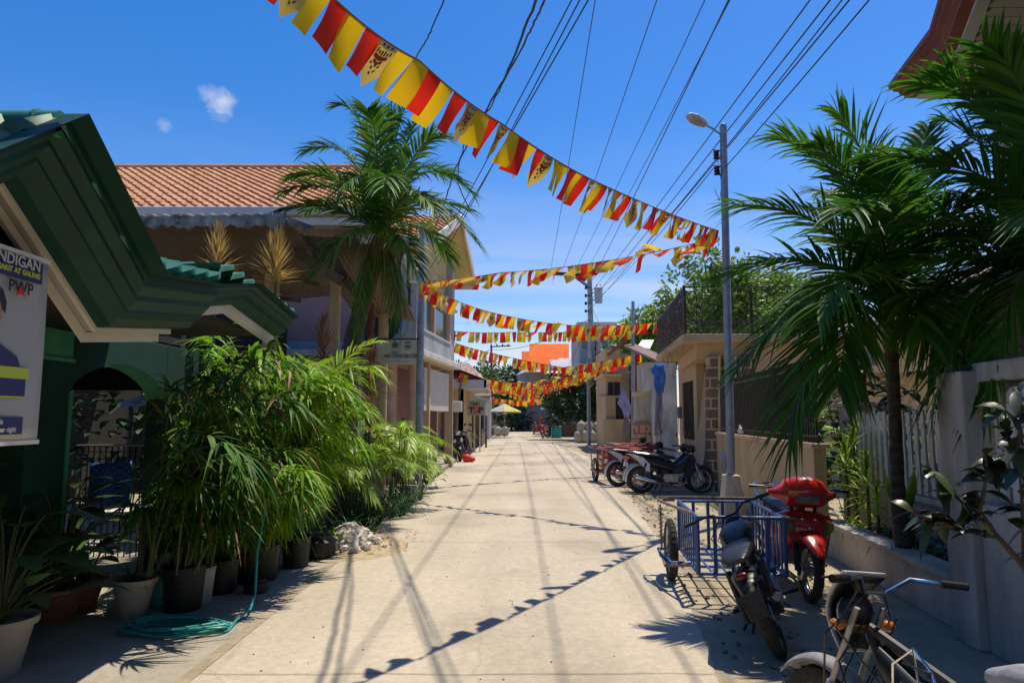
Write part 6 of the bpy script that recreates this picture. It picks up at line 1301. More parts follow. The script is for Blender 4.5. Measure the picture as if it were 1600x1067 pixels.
# thick bundles down to the balcony house
hl = [P(668, 418, 21.5), P(676, 428, 21.5), P(664, 432, 20.5)]
for i, (pf, pn) in enumerate(((hl[0], (880, 0)), (hl[1], (892, 0)), (hl[2], (903, 0)))):
    wire(('upper', 'middle', 'lower')[i]+' service wire sloping down to the yellow gable soffit', [pf, behind(pf, pn, k=1.2, Yb=-3)], .010, .25, grp='service wires to the left house')
def bundle(lab, pxs, Ys, r, wob=.03):
    pts = [P(a, b, y) for (a, b), y in zip(pxs, Ys)]; out = []
    for a, b in zip(pts[:-1], pts[1:]):
        for i in range(10): p = a.lerp(b, i/10); out.append(p+V((rnd(-wob, wob), 0, rnd(-wob, wob))))
    out.append(pts[-1]); mb = MB(); mb.tube(out, r, 6); mb.tube([p+V((.5*wob*math.sin(i*1.3), 0, .5*wob*math.cos(i*1.3))) for i, p in enumerate(out)], r*.8, 5); return tag(mb.build('cable_bundle', m_wire), lab, 'cable')
e = [P(872, -60, 4.2)]
bundle('thick twisted black cable bundle crossing behind the bunting', [(900, -180), (838, 0), (790, 120), (755, 180), (712, 262), (690, 330), (663, 400)], [4.2, 6.6, 9.5, 11.5, 14.5, 17, 20], .016, .010)
bundle('looser second cable bundle beside the thick twisted one', [(915, -180), (852, 0), (826, 55), (765, 170), (728, 215), (716, 262), (716, 290), (735, 330)], [4.2, 6.6, 8, 11.5, 13, 14.6, 15, 16], .012, .012)
bundle('thin wavy cable above the left palm top', [(705, -40), (693, 5), (668, 60), (650, 90), (622, 140), (600, 180), (560, 280)], [8, 8.6, 9.5, 10, 10.8, 11.5, 13], .010, .008)
wire('faint line rising from the lamp pole toward the transformer', [P(1116, 262, 10.5), P(925, 470, 44.8)], .008, .3)
wire('second faint line from the lamp pole insulator', [P(1118, 250, 10.5), P(922, 460, 44.8)], .008, .35)
wire('line leaving the lamp pole toward the upper right', [P(1133, 232, 10.5), behind(P(1133, 232, 10.5), (1310, -5), k=1.02, Yb=-2)], .008, .1)
wire('lower line leaving the lamp pole toward the upper right', [P(1133, 262, 10.5), behind(P(1133, 262, 10.5), (1345, 0), k=.98, Yb=-2)], .008, .1)
wire('far sagging line across to the left crossarm post', [P(918, 500, 44.8), P(767, 546, 60), P(600, 600, 75)], .02, .6)
for i, (a, b) in enumerate((((919, 470), (955, 640)), ((922, 490), (870, 600)), ((925, 480), (985, 560)))):
    wire(('drop line from the transformer pole to the cream house', 'drop line from the transformer pole to the dark trees', 'drop line from the transformer pole to the awning')[i], [P(*a, 44.8), P(*b, (31, 55, 28)[i])], .012, .5, grp='drop lines from the transformer pole')

# ================================================================ bunting
def flag_mesh(p, along, w_, h_, kind, wind, amp):
    "one pennant hung from the cord: kind 0 red, 1 yellow, 2 printed point; returns MB"
    mb = MB(); al = along.normalized(); down = (V((0, 0, -1))+wind).normalized(); out = al.cross(down).normalized()
    nu, nv = 4, 8; ph = rnd(0, 6.28); am = amp*h_; tw = rnd(-.2, .2); nar = rnd(0, .10)
    def f(u, v):
        base = p+al*((u-.5)*w_*(1-nar*v)) ; L = h_*(.78+.22*(1-abs(2*u-1))**.9 if kind == 2 and v > 0 else 1)
        if kind == 2: L = h_*(.72+.38*(1-abs(2*u-1)))
        q_ = base+down*(L*v)+out*(am*(math.sin(2.6*v+ph+u*1.1)-math.sin(ph+u*1.1))*.8+tw*(u-.5)*w_*v*1.6)+al*(am*.25*math.sin(3*v+ph))
        return q_
    mb.grid(f, nu, nv); return mb, f, out
def bunting(lab, pts, Y0label, fh=.33, fw=.165, wind=V((-.35, -.1, 0)), amp=.22, sag=.0, seed=3, prints=True, gap=1.0, maxflags=100):
    random.seed(seed); P_ = []
    n_ = 24
    for a, b in zip(pts[:-1], pts[1:]):
        for i in range(n_):
            t = i/n_; p = V(a).lerp(V(b), t); p.z -= sag*4*t*(1-t); P_.append(p)
    P_.append(V(pts[-1])); T = thing('bunting', lab, 'bunting', tuple(P_[0]), world=True, group='strings of red and yellow bunting')
    mb = MB(); mb.tube(P_, .006 if P_[0].y < 20 else .01, 5); mb.build('cord', m_cord, T)
    L = [0]
    for a, b in zip(P_[:-1], P_[1:]): L.append(L[-1]+(b-a).length)
    tot = L[-1]; step = fw*gap; nf = min(maxflags, int(tot/step)); seq = [0, 1, 0, 1, 2, 0, 1, 0, 1, 1, 2]
    for k in range(nf):
        s = (k+.5)*tot/nf; i = max(j for j in range(len(L)) if L[j] <= s); i = min(i, len(P_)-2); t = (s-L[i])/max(1e-6, L[i+1]-L[i]); p = P_[i].lerp(P_[i+1], t); al = P_[i+1]-P_[i]
        kd = [0, 1, 0, 1, 2, 0, 1, 2, 0, 1, 0, 1, 1, 2][k % 14]; wv = wind*rnd(.7, 1.3)+V((rnd(-.08, .08), rnd(-.08, .08), 0)); 
        if rnd(0, 1) < .06: wv = wind*3.2+V((0, 0, .9))
        mb, f, out = flag_mesh(p, al, fw*rnd(.92, 1.06), fh*rnd(.93, 1.05), kd, wv, amp)
        o = mb.build('flag', (m_fred, m_fyel, m_fgold)[kd], T)
        if kd == 2 and prints and p.y < 26:
            m2 = MB()
            def patch(mm_, u0, u1, v0, v1, side, e=.0025, n1=3, n2=2): mm_.grid(lambda u, v: f(u0+(u1-u0)*u, v0+(v1-v0)*v)+out*(side*e), n1, n2)
            for side in (-1, 1): patch(m2, .06, .94, .03, .14, side)
            m2.build('print_band', m_fwht, o)
            m3 = MB(); m4 = MB()
            for side in (-1, 1):
                for c in range(6): u0 = .14+.12*c; patch(m3, u0, u0+.07, .20+.02*math.sin(c*2), .30, side, .0028, 1, 1)
                for c, (uu, vv) in enumerate(((.3, .55), (.55, .58), (.44, .50), (.68, .54), (.36, .64), (.5, .68))): patch(m3, uu, uu+.09, vv, vv+.045, side, .0028, 1, 1)
                patch(m4, .2, .8, .33, .42, side, .0028, 3, 1); patch(m4, .3, .7, .44, .5, side, .0028, 2, 1)
                for c in range(3): patch(m3, .2+.22*c, .32+.22*c, .06, .11, side, .004, 1, 1)
            m3.build('print_figure', m_fdrk, o); m4.build('print_letters', m_frd2, o)
    return T
at = V((3.24, 10.45, P(1135, 362, 10.5).z))
bunting('nearest bunting string from lamp pole across top of the sky', [at, P(935, 286, 6.45), P(783, 193, 5.1), P(655, 95, 4.35), P(528, 4, 3.85), V((-2.0, 2.2, 4.45))], 0, .32, .14, V((-.50, -.10, 0)), .16, 0.03, 3, gap=.96)
at2 = V((3.24, 10.45, P(1135, 372, 10.5).z)); lp = P(659, 440, 15.1)
bunting('second bunting string from lamp pole to the dive sign pole', [at2, P(944, 408, 12.0), P(782, 426, 13.75), lp], 0, .30, .16, V((-.7, -.1, 0)), .3, .03, 5)
bunting('third bunting string from dive sign pole to terrace railing', [lp+V((0, 0, -.05)), P(760, 486, 16.6), P(890, 508, 18.4), P(1034, 503, 20.0)], 0, .33, .17, V((-.3, 0, 0)), .25, .05, 6)
n0 = P(703, 517, 21.8)
bunting('level bunting string from balcony corner to thin metal post', [n0, P(800, 519, 22.8), P(985, 516, 25.9)], 0, .34, .18, V((-.08, 0, 0)), .12, .04, 7, gap=1.2)
bunting('sagging bunting string under the level one at the balcony corner', [P(703, 533, 21.8), P(770, 552, 23), P(880, 574, 25), P(1000, 552, 27)], 0, .34, .18, V((-.2, 0, 0)), .2, .03, 8, gap=1.15)
bunting('bunting string from leaning post rising to the awning', [P(719, 583, 27), P(800, 598, 29), P(880, 590, 31), P(1003, 552, 28)], 0, .36, .19, V((-.2, 0, 0)), .22, .05, 9, gap=1.1)
bunting('dense bunting string just under the leaning post one', [P(721, 586, 27.2), P(780, 603, 33), P(860, 603, 37), P(920, 578, 38.4)], 0, .40, .2, V((-.1, 0, 0)), .2, .05, 10, gap=1.0)
bunting('bunting string crossing before the orange roof house', [P(730, 590, 36), P(800, 606, 39), P(880, 596, 42), P(960, 566, 33)], 0, .42, .2, V((-.3, 0, 0)), .25, .05, 12)
bunting('far bunting string over the first parked tricycles', [P(764, 597, 55), P(830, 612, 52), P(917, 588, 45)], 0, .5, .24, V((-.15, 0, 0)), .2, .05, 13)
bunting('far bunting string draped before the dark roadside tree', [P(765, 600, 58), P(820, 618, 56), P(900, 600, 50)], 0, .5, .25, V((-.15, 0, 0)), .2, .05, 14)
bunting('very far bunting string over the market stalls', [P(770, 622, 66), P(820, 626, 66), P(880, 615, 62)], 0, .55, .26, V((-.1, 0, 0)), .2, .04, 15)
bunting('farthest bunting string at the end of the road', [P(776, 624, 76), P(830, 627, 76), P(866, 622, 74)], 0, .6, .3, V((-.1, 0, 0)), .2, .02, 16)
random.seed(123)
# ================================================================ motorcycles (local: heading +X, ground z=0)
def wheel(T, x, Rr, w_, spokes=True, rimmat=None, rimcol=None, y=0, tyre=None):
    mb = MB(); prof = [(Rr-w_*.95, -w_*.42), (Rr-w_*.5, -w_*.5), (Rr-w_*.12, -w_*.36), (Rr, -w_*.12), (Rr, w_*.12), (Rr-w_*.12, w_*.36), (Rr-w_*.5, w_*.5), (Rr-w_*.95, w_*.42)]
    mb.lathe(prof, (x, y, Rr), (0, 1, 0), 36)
    for i in range(36):
        a = 2*math.pi*i/36; c = V((x+Rr*math.cos(a), y, Rr+Rr*math.sin(a))); t = V((-math.sin(a), 0, math.cos(a))); mb.bar(c+V((0, w_*.22, 0))-t*.008, c+V((0, -w_*.22, 0))+t*.008, .012, .006)
    o = mb.build('wheel', tyre or m_rub, T)
    r2 = Rr-w_*.92; mb = MB(); mb.lathe([(r2, -w_*.36), (r2+.012, -w_*.40), (r2+.012, -w_*.3), (r2-.012, -w_*.2), (r2-.012, w_*.2), (r2+.012, w_*.3), (r2+.012, w_*.40), (r2, w_*.36)], (x, y, Rr), (0, 1, 0), 32)
    mb.lathe([(0, -.06), (.03, -.055), (.045, -.04), (.045, .04), (.03, .055), (0, .06)], (x, y, Rr), (0, 1, 0), 14)
    if spokes:
        for i in range(20): a = 2*math.pi*i/20; b = a+.25*(1 if i % 2 else -1); mb.tube([(x+.04*math.cos(b), y+(.03 if i % 4 < 2 else -.03), Rr+.04*math.sin(b)), (x+r2*math.cos(a), y, Rr+r2*math.sin(a))], .0025, 3)
    else:
        for i in range(6): a = 2*math.pi*i/6; mb.bar((x+.04*math.cos(a), y, Rr+.04*math.sin(a)), (x+r2*math.cos(a+.2), y, Rr+r2*math.sin(a+.2)), .018, .03)
    mb.lathe([(.05, -.075), (.085, -.07), (.085, -.062), (.05, -.06)], (x, y, Rr), (0, 1, 0), 18)
    mb.build('rim', rimmat or m_alu, o)
def fender(T, x, Rr, a0, a1, w_, mat, lift=.03, name='fender', flare=0):
    mb = MB(); c = V((x, 0, Rr))
    def f(u, v):
        a = a0+(a1-a0)*u; s = 2*v-1; rr = Rr+lift+flare*u-.035*s*s; ww = w_*(1-.55*max(0, u-.6)/.4)
        return c+V((rr*math.cos(a), s*ww/2, rr*math.sin(a)))
    mb.grid(f, 14, 6); mb.build(name, mat, T, solid=.006)
def handlebar(T, hx, hz, w_=.34, chrome=True, back=.08, rise=.04, mir=True, mirmat=None):
    mb = MB(); mb.tube([(hx-back, -w_, hz+rise), (hx-back*.5, -w_*.55, hz+rise), (hx, -.06, hz-.01), (hx, .06, hz-.01), (hx-back*.5, w_*.55, hz+rise), (hx-back, w_, hz+rise)], .011, 8); hb_ = mb.build('handlebar', m_chrome if chrome else m_black, T)
    for s in (-1, 1):
        mb = MB(); mb.tube([(hx-back, s*w_, hz+rise), (hx-back*1.35, s*(w_+.11), hz+rise)], .017, 10); mb.tube([(hx-back+.05, s*(w_-.02), hz+rise), (hx-back*1.2+.06, s*(w_+.09), hz+rise-.01)], .006, 5); mb.build('grip', m_black, hb_)
        if mir:
            mb = MB(); mb.tube([(hx-.02, s*(w_-.06), hz+rise), (hx, s*(w_-.02), hz+rise+.12), (hx-.02, s*(w_+.05), hz+rise+.2)], .005, 5); mb.ell((hx-.02, s*(w_+.06), hz+rise+.24), (.015, .055, .038), (s*.9, 0, 0), 12, 8); mb.build('mirror', m_black, T)
def fork(T, ax, Rr, hx, hz, sep=.075, mat=None):
    mb = MB()
    for s in (-1, 1):
        mb.tube([(ax, s*sep, Rr), (ax+(hx-ax)*.45, s*sep, Rr+(hz-Rr)*.45), (ax+(hx-ax)*.46, s*sep, Rr+(hz-Rr)*.46), (hx, s*sep, hz)], [.022, .022, .014, .014], 9)
    mb.build('fork', mat or m_alu, T)
def engine(T, x=.02, z=.32):
    mb = MB(); mb.box((x, 0, z), (.26, .2, .17)); mb.tube([(x-.02, -.15, z), (x-.02, .15, z)], .085, 16); mb.tube([(x-.12, -.12, z+.01), (x-.12, .12, z+.01)], .06, 14)
    mb.tube([(x+.1, 0, z+.02), (x+.27, 0, z+.1)], .065, 10)
    for i in range(6): mb.box((x+.13+.025*i, 0, z+.035+.012*i), (.008, .17, .15), (0, -.35, 0))
    mb.build('engine', m_alu, T, bevel=.006)
    mb = MB(); mb.tube([(x, -.25, z-.1), (x, .25, z-.1)], .012, 6)
    for s in (-1, 1): mb.tube([(x, s*.2, z-.1), (x, s*.29, z-.1)], .02, 8)
    mb.tube([(x-.15, .1, z-.12), (x-.22, .24, .02)], .012, 6); mb.build('footrest', m_black, T)
def exhaust(T, side=-1, x0=.3, x1=-.72, z=.30, mat=None, r=.045):
    mb = MB(); mb.tube([(x0, side*.06, .32), (x0+.03, side*.08, .24), (x0-.15, side*.11, .17), (x1+.42, side*.13, z-.08)], .016, 8); mb.tube([(x1+.44, side*.14, z-.08), (x1+.38, side*.14, z-.06), (x1+.04, side*.16, z+.03), (x1, side*.16, z+.04)], [.02, r, r, r*.7], 14); mb.build('exhaust', mat or m_chrome, T)
def underbone(label, loc, rz, body, tail, lean=0.16, group=None, seatm=None, rimm=None, cover=True, name='motorcycle', white_trim=None, scale=1, mir=True, helmet=False):
    T = thing(name, label, 'motorcycle', loc, rot=(lean, 0, rz), group=group); T.scale = (scale,)*3
    wheel(T, .62, .28, .075, True, rimm); wheel(T, -.60, .28, .085, True, rimm)
    fork(T, .62, .28, .42, .86); fender(T, .62, .28, .5, 2.6, .13, body)
    mb = MB(); mb.tube([(-.60, -.09, .28), (-.15, -.07, .30)], .018, 6); mb.tube([(-.60, .09, .28), (-.15, .07, .30)], .018, 6); mb.tube([(-.62, -.11, .3), (-.5, -.13, .62)], [.028, .028], 10); mb.tube([(-.62, .11, .3), (-.5, .13, .62)], [.028, .028], 10); mb.tube([(.42, 0, .78), (.15, 0, .5), (-.15, 0, .35)], .03, 8); mb.build('frame', m_iron, T)
    engine(T); exhaust(T, -1)
    mb = MB(); mb.bodyx([(-.86, .78, .03, .015), (-.78, .75, .07, .05), (-.55, .68, .12, .09), (-.25, .62, .135, .11), (0, .54, .11, .10), (.12, .50, .08, .08)]); mb.bodyx([(.05, .46, .08, .09), (.2, .52, .10, .12), (.34, .60, .11, .16), (.45, .66, .08, .18), (.50, .68, .03, .12)]); mb.build('body', body, T)
    for s in (-1, 1): mb = MB(); mb.prism([(.44, s*.13, .82), (.52, s*.14, .70), (.45, s*.19, .40), (.34, s*.2, .30), (.25, s*.18, .36), (.34, s*.15, .6)], (0, s*.012, 0)); mb.build('leg_shield', body, T, bevel=.01)
    if tail:
        for s in (-1, 1): mb = MB(); mb.prism([(-.84, s*.07, .80), (-.55, s*.125, .74), (-.42, s*.14, .60), (-.42, s*.14, .44), (-.5, s*.135, .46), (-.62, s*.12, .62)], (0, s*.012, 0)); mb.build('side_panel', tail, T, bevel=.008)
        fender(T, -.60, .28, 1.2, 3.3, .15, tail, .05)
    else: fender(T, -.60, .28, .9, 3.1, .15, m_black, .05)
    mb = MB(); mb.bodyx([(-.66, .795, .08, .02), (-.6, .80, .115, .035), (-.3, .775, .125, .045), (-.15, .745, .11, .045), (.06, .74, .09, .04), (.12, .72, .05, .02)]); mb.build('seat', seatm or m_seat, T)
    mb = MB(); mb.tube([(-.4, -.12, .80), (-.72, -.13, .84), (-.80, 0, .85), (-.72, .13, .84), (-.4, .12, .80)], .011, 7); mb.build('grab_rail', m_alu, T)
    handlebar(T, .40, .94, .28, False, mir=mir)
    mb = MB(); mb.ell((.44, 0, .92), (.10, .13, .09), None, 14, 9, .85); hd_ = mb.build('headlight', body, T); mb = MB(); mb.ell((.50, 0, .92), (.05, .085, .055), None, 12, 8); mb.build('lens', m_clens, hd_)
    mb = MB(); mb.ell((-.86, 0, .72), (.03, .07, .035), None, 10, 6); mb.build('tail_light', m_redink, T)
    mb = MB(); mb.tube([(-.58, .06, .30), (-.02, .06, .36)], .012, 5); mb.tube([(-.58, .06, .26), (-.02, .06, .29)], .010, 5); mb.ring((-.60, .06, .29), (0, 1, 0), .085, .008, 20, 4); mb.build('chain', m_alu, T)
    mb = MB(); mb.tube([(.40, .08, .90), (.46, .16, .70), (.40, .09, .45), (.1, .08, .40)], .004, 4); mb.tube([(.40, -.08, .90), (.52, -.15, .72), (.60, -.07, .40)], .004, 4); mb.tube([(.40, .04, .92), (.50, .08, .66), (.61, .06, .36)], .004, 4); mb.build('cable', m_black, T)
    mb = MB(); mb.box((-.12, .0, .42), (.12, .16, .12)); mb.box((.05, 0, .22), (.2, .14, .05)); mb.tube([(-.05, -.13, .22), (.08, -.16, .14), (.2, -.14, .12)], .009, 5); mb.build('gearbox', m_iron, T, bevel=.006)
    mb = MB(); mb.box((-.88, 0, .58), (.01, .18, .10), (0, .3, 0)); mb.build('number_plate', m_white, T)
    return T
g1 = G(1047, 770)
U1 = underbone('black motorcycle with white tail panels and chrome exhaust, side on', (G(1048, 771).x, G(1048, 771).y, 0), -.10, m_black, m_whitep, -.06, mir=True)
U2 = dup(U1, (G(1022, 758).x, 14.9, 0), label='black motorcycle with white tail parked behind the side-on one', rot=(-.08, 0, .05))
for i, (px_, Y_, rz) in enumerate(((1003, 16.0, .2), (985, 19.6, .35))):
    dup(U1, (P(px_, 650, Y_).x, Y_, 0), label=('dark motorcycle third in the right hand row, half hidden', 'motorcycle beside the red trike cages with its handlebar up')[i], rot=(-.1, 0, rz))
# scooters on the left
def scooter(label, loc, rz, body, lean=.12, seatm=None, group=None):
    T = thing('scooter', label, 'scooter', loc, rot=(lean, 0, rz), group=group)
    wheel(T, .60, .26, .09, False, m_black); wheel(T, -.58, .26, .10, False, m_black); fork(T, .60, .26, .46, .80, mat=m_iron); fender(T, .60, .26, .6, 2.5, .14, body)
    mb = MB(); mb.bodyz([(.30, .30, .12, .06), (.45, .36, .17, .07), (.65, .42, .20, .08), (.82, .42, .18, .08), (.92, .40, .12, .07)]); mb.build('front_shield', body, T)
    mb = MB(); mb.bodyx([(-.82, .76, .05, .03), (-.7, .68, .13, .10), (-.4, .60, .16, .14), (-.1, .45, .15, .14), (.05, .30, .14, .06), (.32, .28, .12, .04)]); mb.build('body', body, T)
    mb = MB(); mb.bodyx([(-.72, .80, .09, .02), (-.6, .81, .13, .04), (-.3, .78, .14, .05), (-.05, .74, .11, .04), (.0, .72, .05, .02)]); mb.build('seat', seatm or m_seat, T)
    mb = MB(); mb.ell((.44, 0, .99), (.11, .17, .085), (0, .2, 0), 14, 9, .8); hd_ = mb.build('headlight', body, T); mb = MB(); mb.ell((.51, 0, .98), (.05, .11, .05), (0, .2, 0), 12, 8); mb.build('lens', m_clens, hd_)
    for s in (-1, 1): mb = MB(); mb.ell((.50, s*.12, .74), (.04, .055, .07), (0, .2, 0), 10, 7); mb.build('indicator', m_clens, T)
    handlebar(T, .38, 1.0, .27, False, mir=True); engine(T, -.45, .3); exhaust(T, -1, .0, -.85, .32, m_black)
    mb = MB(); mb.tube([(-.5, -.13, .78), (-.8, -.13, .84), (-.8, .13, .84), (-.5, .13, .78)], .012, 7); mb.build('grab_rail', m_alu, T)
    mb = MB(); mb.ell((-.84, 0, .70), (.03, .09, .04), None, 10, 6); mb.build('tail_light', m_redink, T)
    return T
g = G(716, 721); S1 = scooter('black scooter facing the camera at the left kerb', (g.x-.05, g.y+.5, 0), -1.35, m_black, .10)
dup(S1, (-2.5, 32.0, .0), label='dark scooter under the TGP board, furthest back', rot=(.1, 0, -1.2))
S2 = underbone('dark red motorcycle under the TGP board', (-2.15, 30.0, 0), -1.3, m_rib, None, .1); underbone('black motorcycle nearest the road under the TGP board', (-1.9, 27.6, 0), -1.35, m_black, None, .12)
mb = MB(); mb.ell((0, 0, .14), (.17, .15, .15), None, 14, 9); mb.ell((.16, .05, .10), (.14, .12, .10), None, 10, 7); mb.tube([(0, 0, .26), (-.03, 0, .36), (.03, .02, .38)], [.05, .03, .02], 6)
for i in range(len(mb.v)): v_ = V(mb.v[i]); k_ = 1+.09*math.sin(23*v_.x+17*v_.z)*math.cos(19*v_.y); mb.v[i] = (v_.x*k_, v_.y*k_, v_.z)
o = mb.build('plastic_bag', m_redink); o.location = (G(729, 722).x, G(729, 722).y, 0); tag(o, 'knotted red plastic bag on the kerb behind the scooter', 'bag')
# far parked motorcycles
for i, (px_, Y_, rz) in enumerate(((852, 50, -1.9), (858, 56, -1.7), (846, 62, -1.5), (838, 70, -1.6), (832, 78, -1.4))):
    dup(U1 if i % 2 else S2, (P(px_, 650, Y_).x, Y_, 0), label=('first far motorcycle before the market stalls', 'second far motorcycle, just past the green bin', 'third far motorcycle beside the red goods', 'fourth far motorcycle under the blue tarpaulin stall', 'farthest motorcycle near the end of the road')[i], rot=(.1, 0, rz))
# ================================================================ red scooter in the foreground, facing the camera
g = G(1262, 938); RS = V((g.x, g.y, 0))
hd = math.atan2(-1, -.10)
T = thing('red_scooter', 'glossy red scooter facing the camera between sidecar and planter', 'scooter', (RS.x+.07, RS.y+.60, 0), rot=(-.05, 0, hd)); T.scale = (.99, 1.2, .93)
wheel(T, .64, .275, .07, True); wheel(T, -.58, .275, .085, True); fork(T, .64, .275, .43, .84, .085, m_iron)
# front fender with pointed red beak
mb = MB(); mb.bodyx([(.50, .60, .085, .04), (.62, .60, .088, .045), (.74, .565, .075, .035), (.84, .50, .045, .022), (.90, .455, .012, .008)], 16, .85); mb.build('fender', m_red, T)
fender(T, .64, .275, 1.3, 2.9, .12, m_red)
# leg shield: broad V shaped apron
def sec(z, x, w_, d, nose): return [V((x+nose*max(0, math.cos(t))**2+d*math.cos(t), w_*math.copysign(abs(math.sin(t))**.8, math.sin(t)), z)) for t in [2*math.pi*j/20 for j in range(20)]]
mb = MB(); mb.loft([sec(.50, .50, .135, .03, .03), sec(.56, .52, .155, .035, .05), sec(.64, .50, .185, .04, .085), sec(.72, .47, .20, .04, .09), sec(.775, .455, .19, .04, .07), sec(.80, .445, .13, .035, .04), sec(.81, .44, .07, .03, .02)]); mb.build('front_shield', m_red, T)
for s in (-1, 1): mb = MB(); mb.prism([(.47, s*.175, .76), (.50, s*.17, .62), (.46, s*.155, .42), (.36, s*.165, .24), (.24, s*.16, .20), (.26, s*.17, .34), (.38, s*.17, .55)], (0, s*.018, 0)); mb.build('leg_shield', m_red, T, bevel=.008)
mb = MB(); mb.ell((.46, 0, .58), (.05, .11, .10), None, 12, 8); mb.build('inner_panel', m_black, T)
for s in (-1, 1):
    mb = MB(); mb.prism([(.535, s*.115, .745), (.50, s*.19, .71), (.51, s*.185, .635), (.575, s*.125, .60), (.60, s*.09, .66)], (.03, s*.012, .0)); mb.build('indicator', M('smoked_lens', (.16, .13, .05), .15, spec=.8), T, bevel=.01)
mb = MB()
for y_, z_ in ((-.045, .745), (.045, .745), (0, .665)): mb.ell((.605 if z_ > .7 else .638, y_, z_), (.01, .014, .014), None, 10, 7)
mb.build('bolt', m_chrome, T)
mb = MB()
for s in (-1, 1): mb.prism([(.57, s*.03, .79), (.60, s*.12, .755), (.575, s*.19, .735), (.56, s*.19, .75), (.57, s*.12, .78), (.53, s*.03, .81)], (.01, 0, .004))
mb.build('shield_edge', m_red, T, bevel=.006)
# head cowl
mb = MB(); mb.loft([[V((.40+x*1.0, y, .985+z)) for x, y, z in [(d*math.cos(t), w_*math.copysign(abs(math.sin(t))**.85, math.sin(t)), 0) for t in [2*math.pi*j/20 for j in range(20)]]] for z, w_, d in ()] or [[V((.40+.0, 0, 0))]*3, [V((.4, 0, 0))]*3]) if 0 else None
mb = MB(); f_ = lambda t, p=.8: math.copysign(abs(t)**p, t)
def cow(y, x, z, a, b): return [V((x+a*f_(math.cos(t)), y, z+b*f_(math.sin(t)))) for t in [2*math.pi*j/16 for j in range(16)]]
mb = MB(); mb.loft([cow(-.25, .37, .955, .03, .03), cow(-.20, .39, .955, .055, .05), cow(-.165, .41, .96, .085, .075), cow(-.135, .44, .975, .115, .125), cow(-.06, .455, .985, .13, .15), cow(0, .46, .99, .135, .155), cow(.06, .455, .985, .13, .15), cow(.135, .44, .975, .115, .125), cow(.165, .41, .96, .085, .075), cow(.20, .39, .955, .055, .05), cow(.25, .37, .965, .03, .03)]); mb.build('head_cowl', m_red, T)
mb = MB(); mb.prism([(.555, -.085, .885), (.555, .085, .885), (.575, .08, .965), (.575, -.08, .965)], (.022, 0, .004)); hl_ = mb.build('headlight', m_lens, T, bevel=.01)
mb = MB()
for i in range(7): mb.bar((.594, -.075, .893+.010*i), (.594, .075, .893+.010*i), .002, .003)
mb.build('reflector', m_alu, hl_)
mb = MB(); mb.ell((.535, 0, 1.10), (.055, .055, .02), (0, .75, 0), 14, 8); mb.build('badge', m_whitep, T)
handlebar(T, .36, .99, .26, False, .06, .01, mir=False)
mb = MB(); mb.tube([(.4, 0, .86), (.1, 0, .5), (-.2, 0, .35)], .035, 8); mb.tube([(-.58, -.1, .28), (-.15, -.07, .30)], .018, 6); mb.tube([(-.58, .1, .28), (-.15, .07, .30)], .018, 6); mb.build('frame', m_iron, T)
engine(T); exhaust(T, 1, .3, -.75, .3, m_alu)
mb = MB(); mb.bodyx([(-.86, .74, .03, .02), (-.75, .68, .09, .07), (-.5, .60, .14, .12), (-.2, .55, .14, .13), (.05, .48, .10, .10), (.3, .48, .07, .07)]); mb.build('body', m_red, T)
mb = MB(); mb.bodyx([(-.70, .795, .08, .02), (-.62, .80, .12, .045), (-.3, .785, .14, .06), (-.05, .75, .12, .055), (.1, .72, .08, .04), (.16, .70, .03, .02)]); st = mb.build('seat', m_seat, T)
mb = MB(); mb.prism([(-.30, .0, .85), (-.18, .03, .846), (-.08, .02, .828), (-.12, .055, .825), (-.22, .065, .832), (-.34, .05, .838)], (0, 0, .004)); mb.build('flame_print', m_amber, st, smooth=False)
mb = MB(); mb.tube([(-.35, -.15, .70), (-.45, -.17, .88), (-.62, -.15, .95), (-.72, 0, .955), (-.62, .15, .95), (-.45, .17, .88), (-.35, .15, .70)], .012, 8); mb.tube([(-.1, -.15, .60), (-.2, -.19, .8), (-.45, -.17, .88)], .009, 6); mb.build('grab_rail', m_chrome, T)

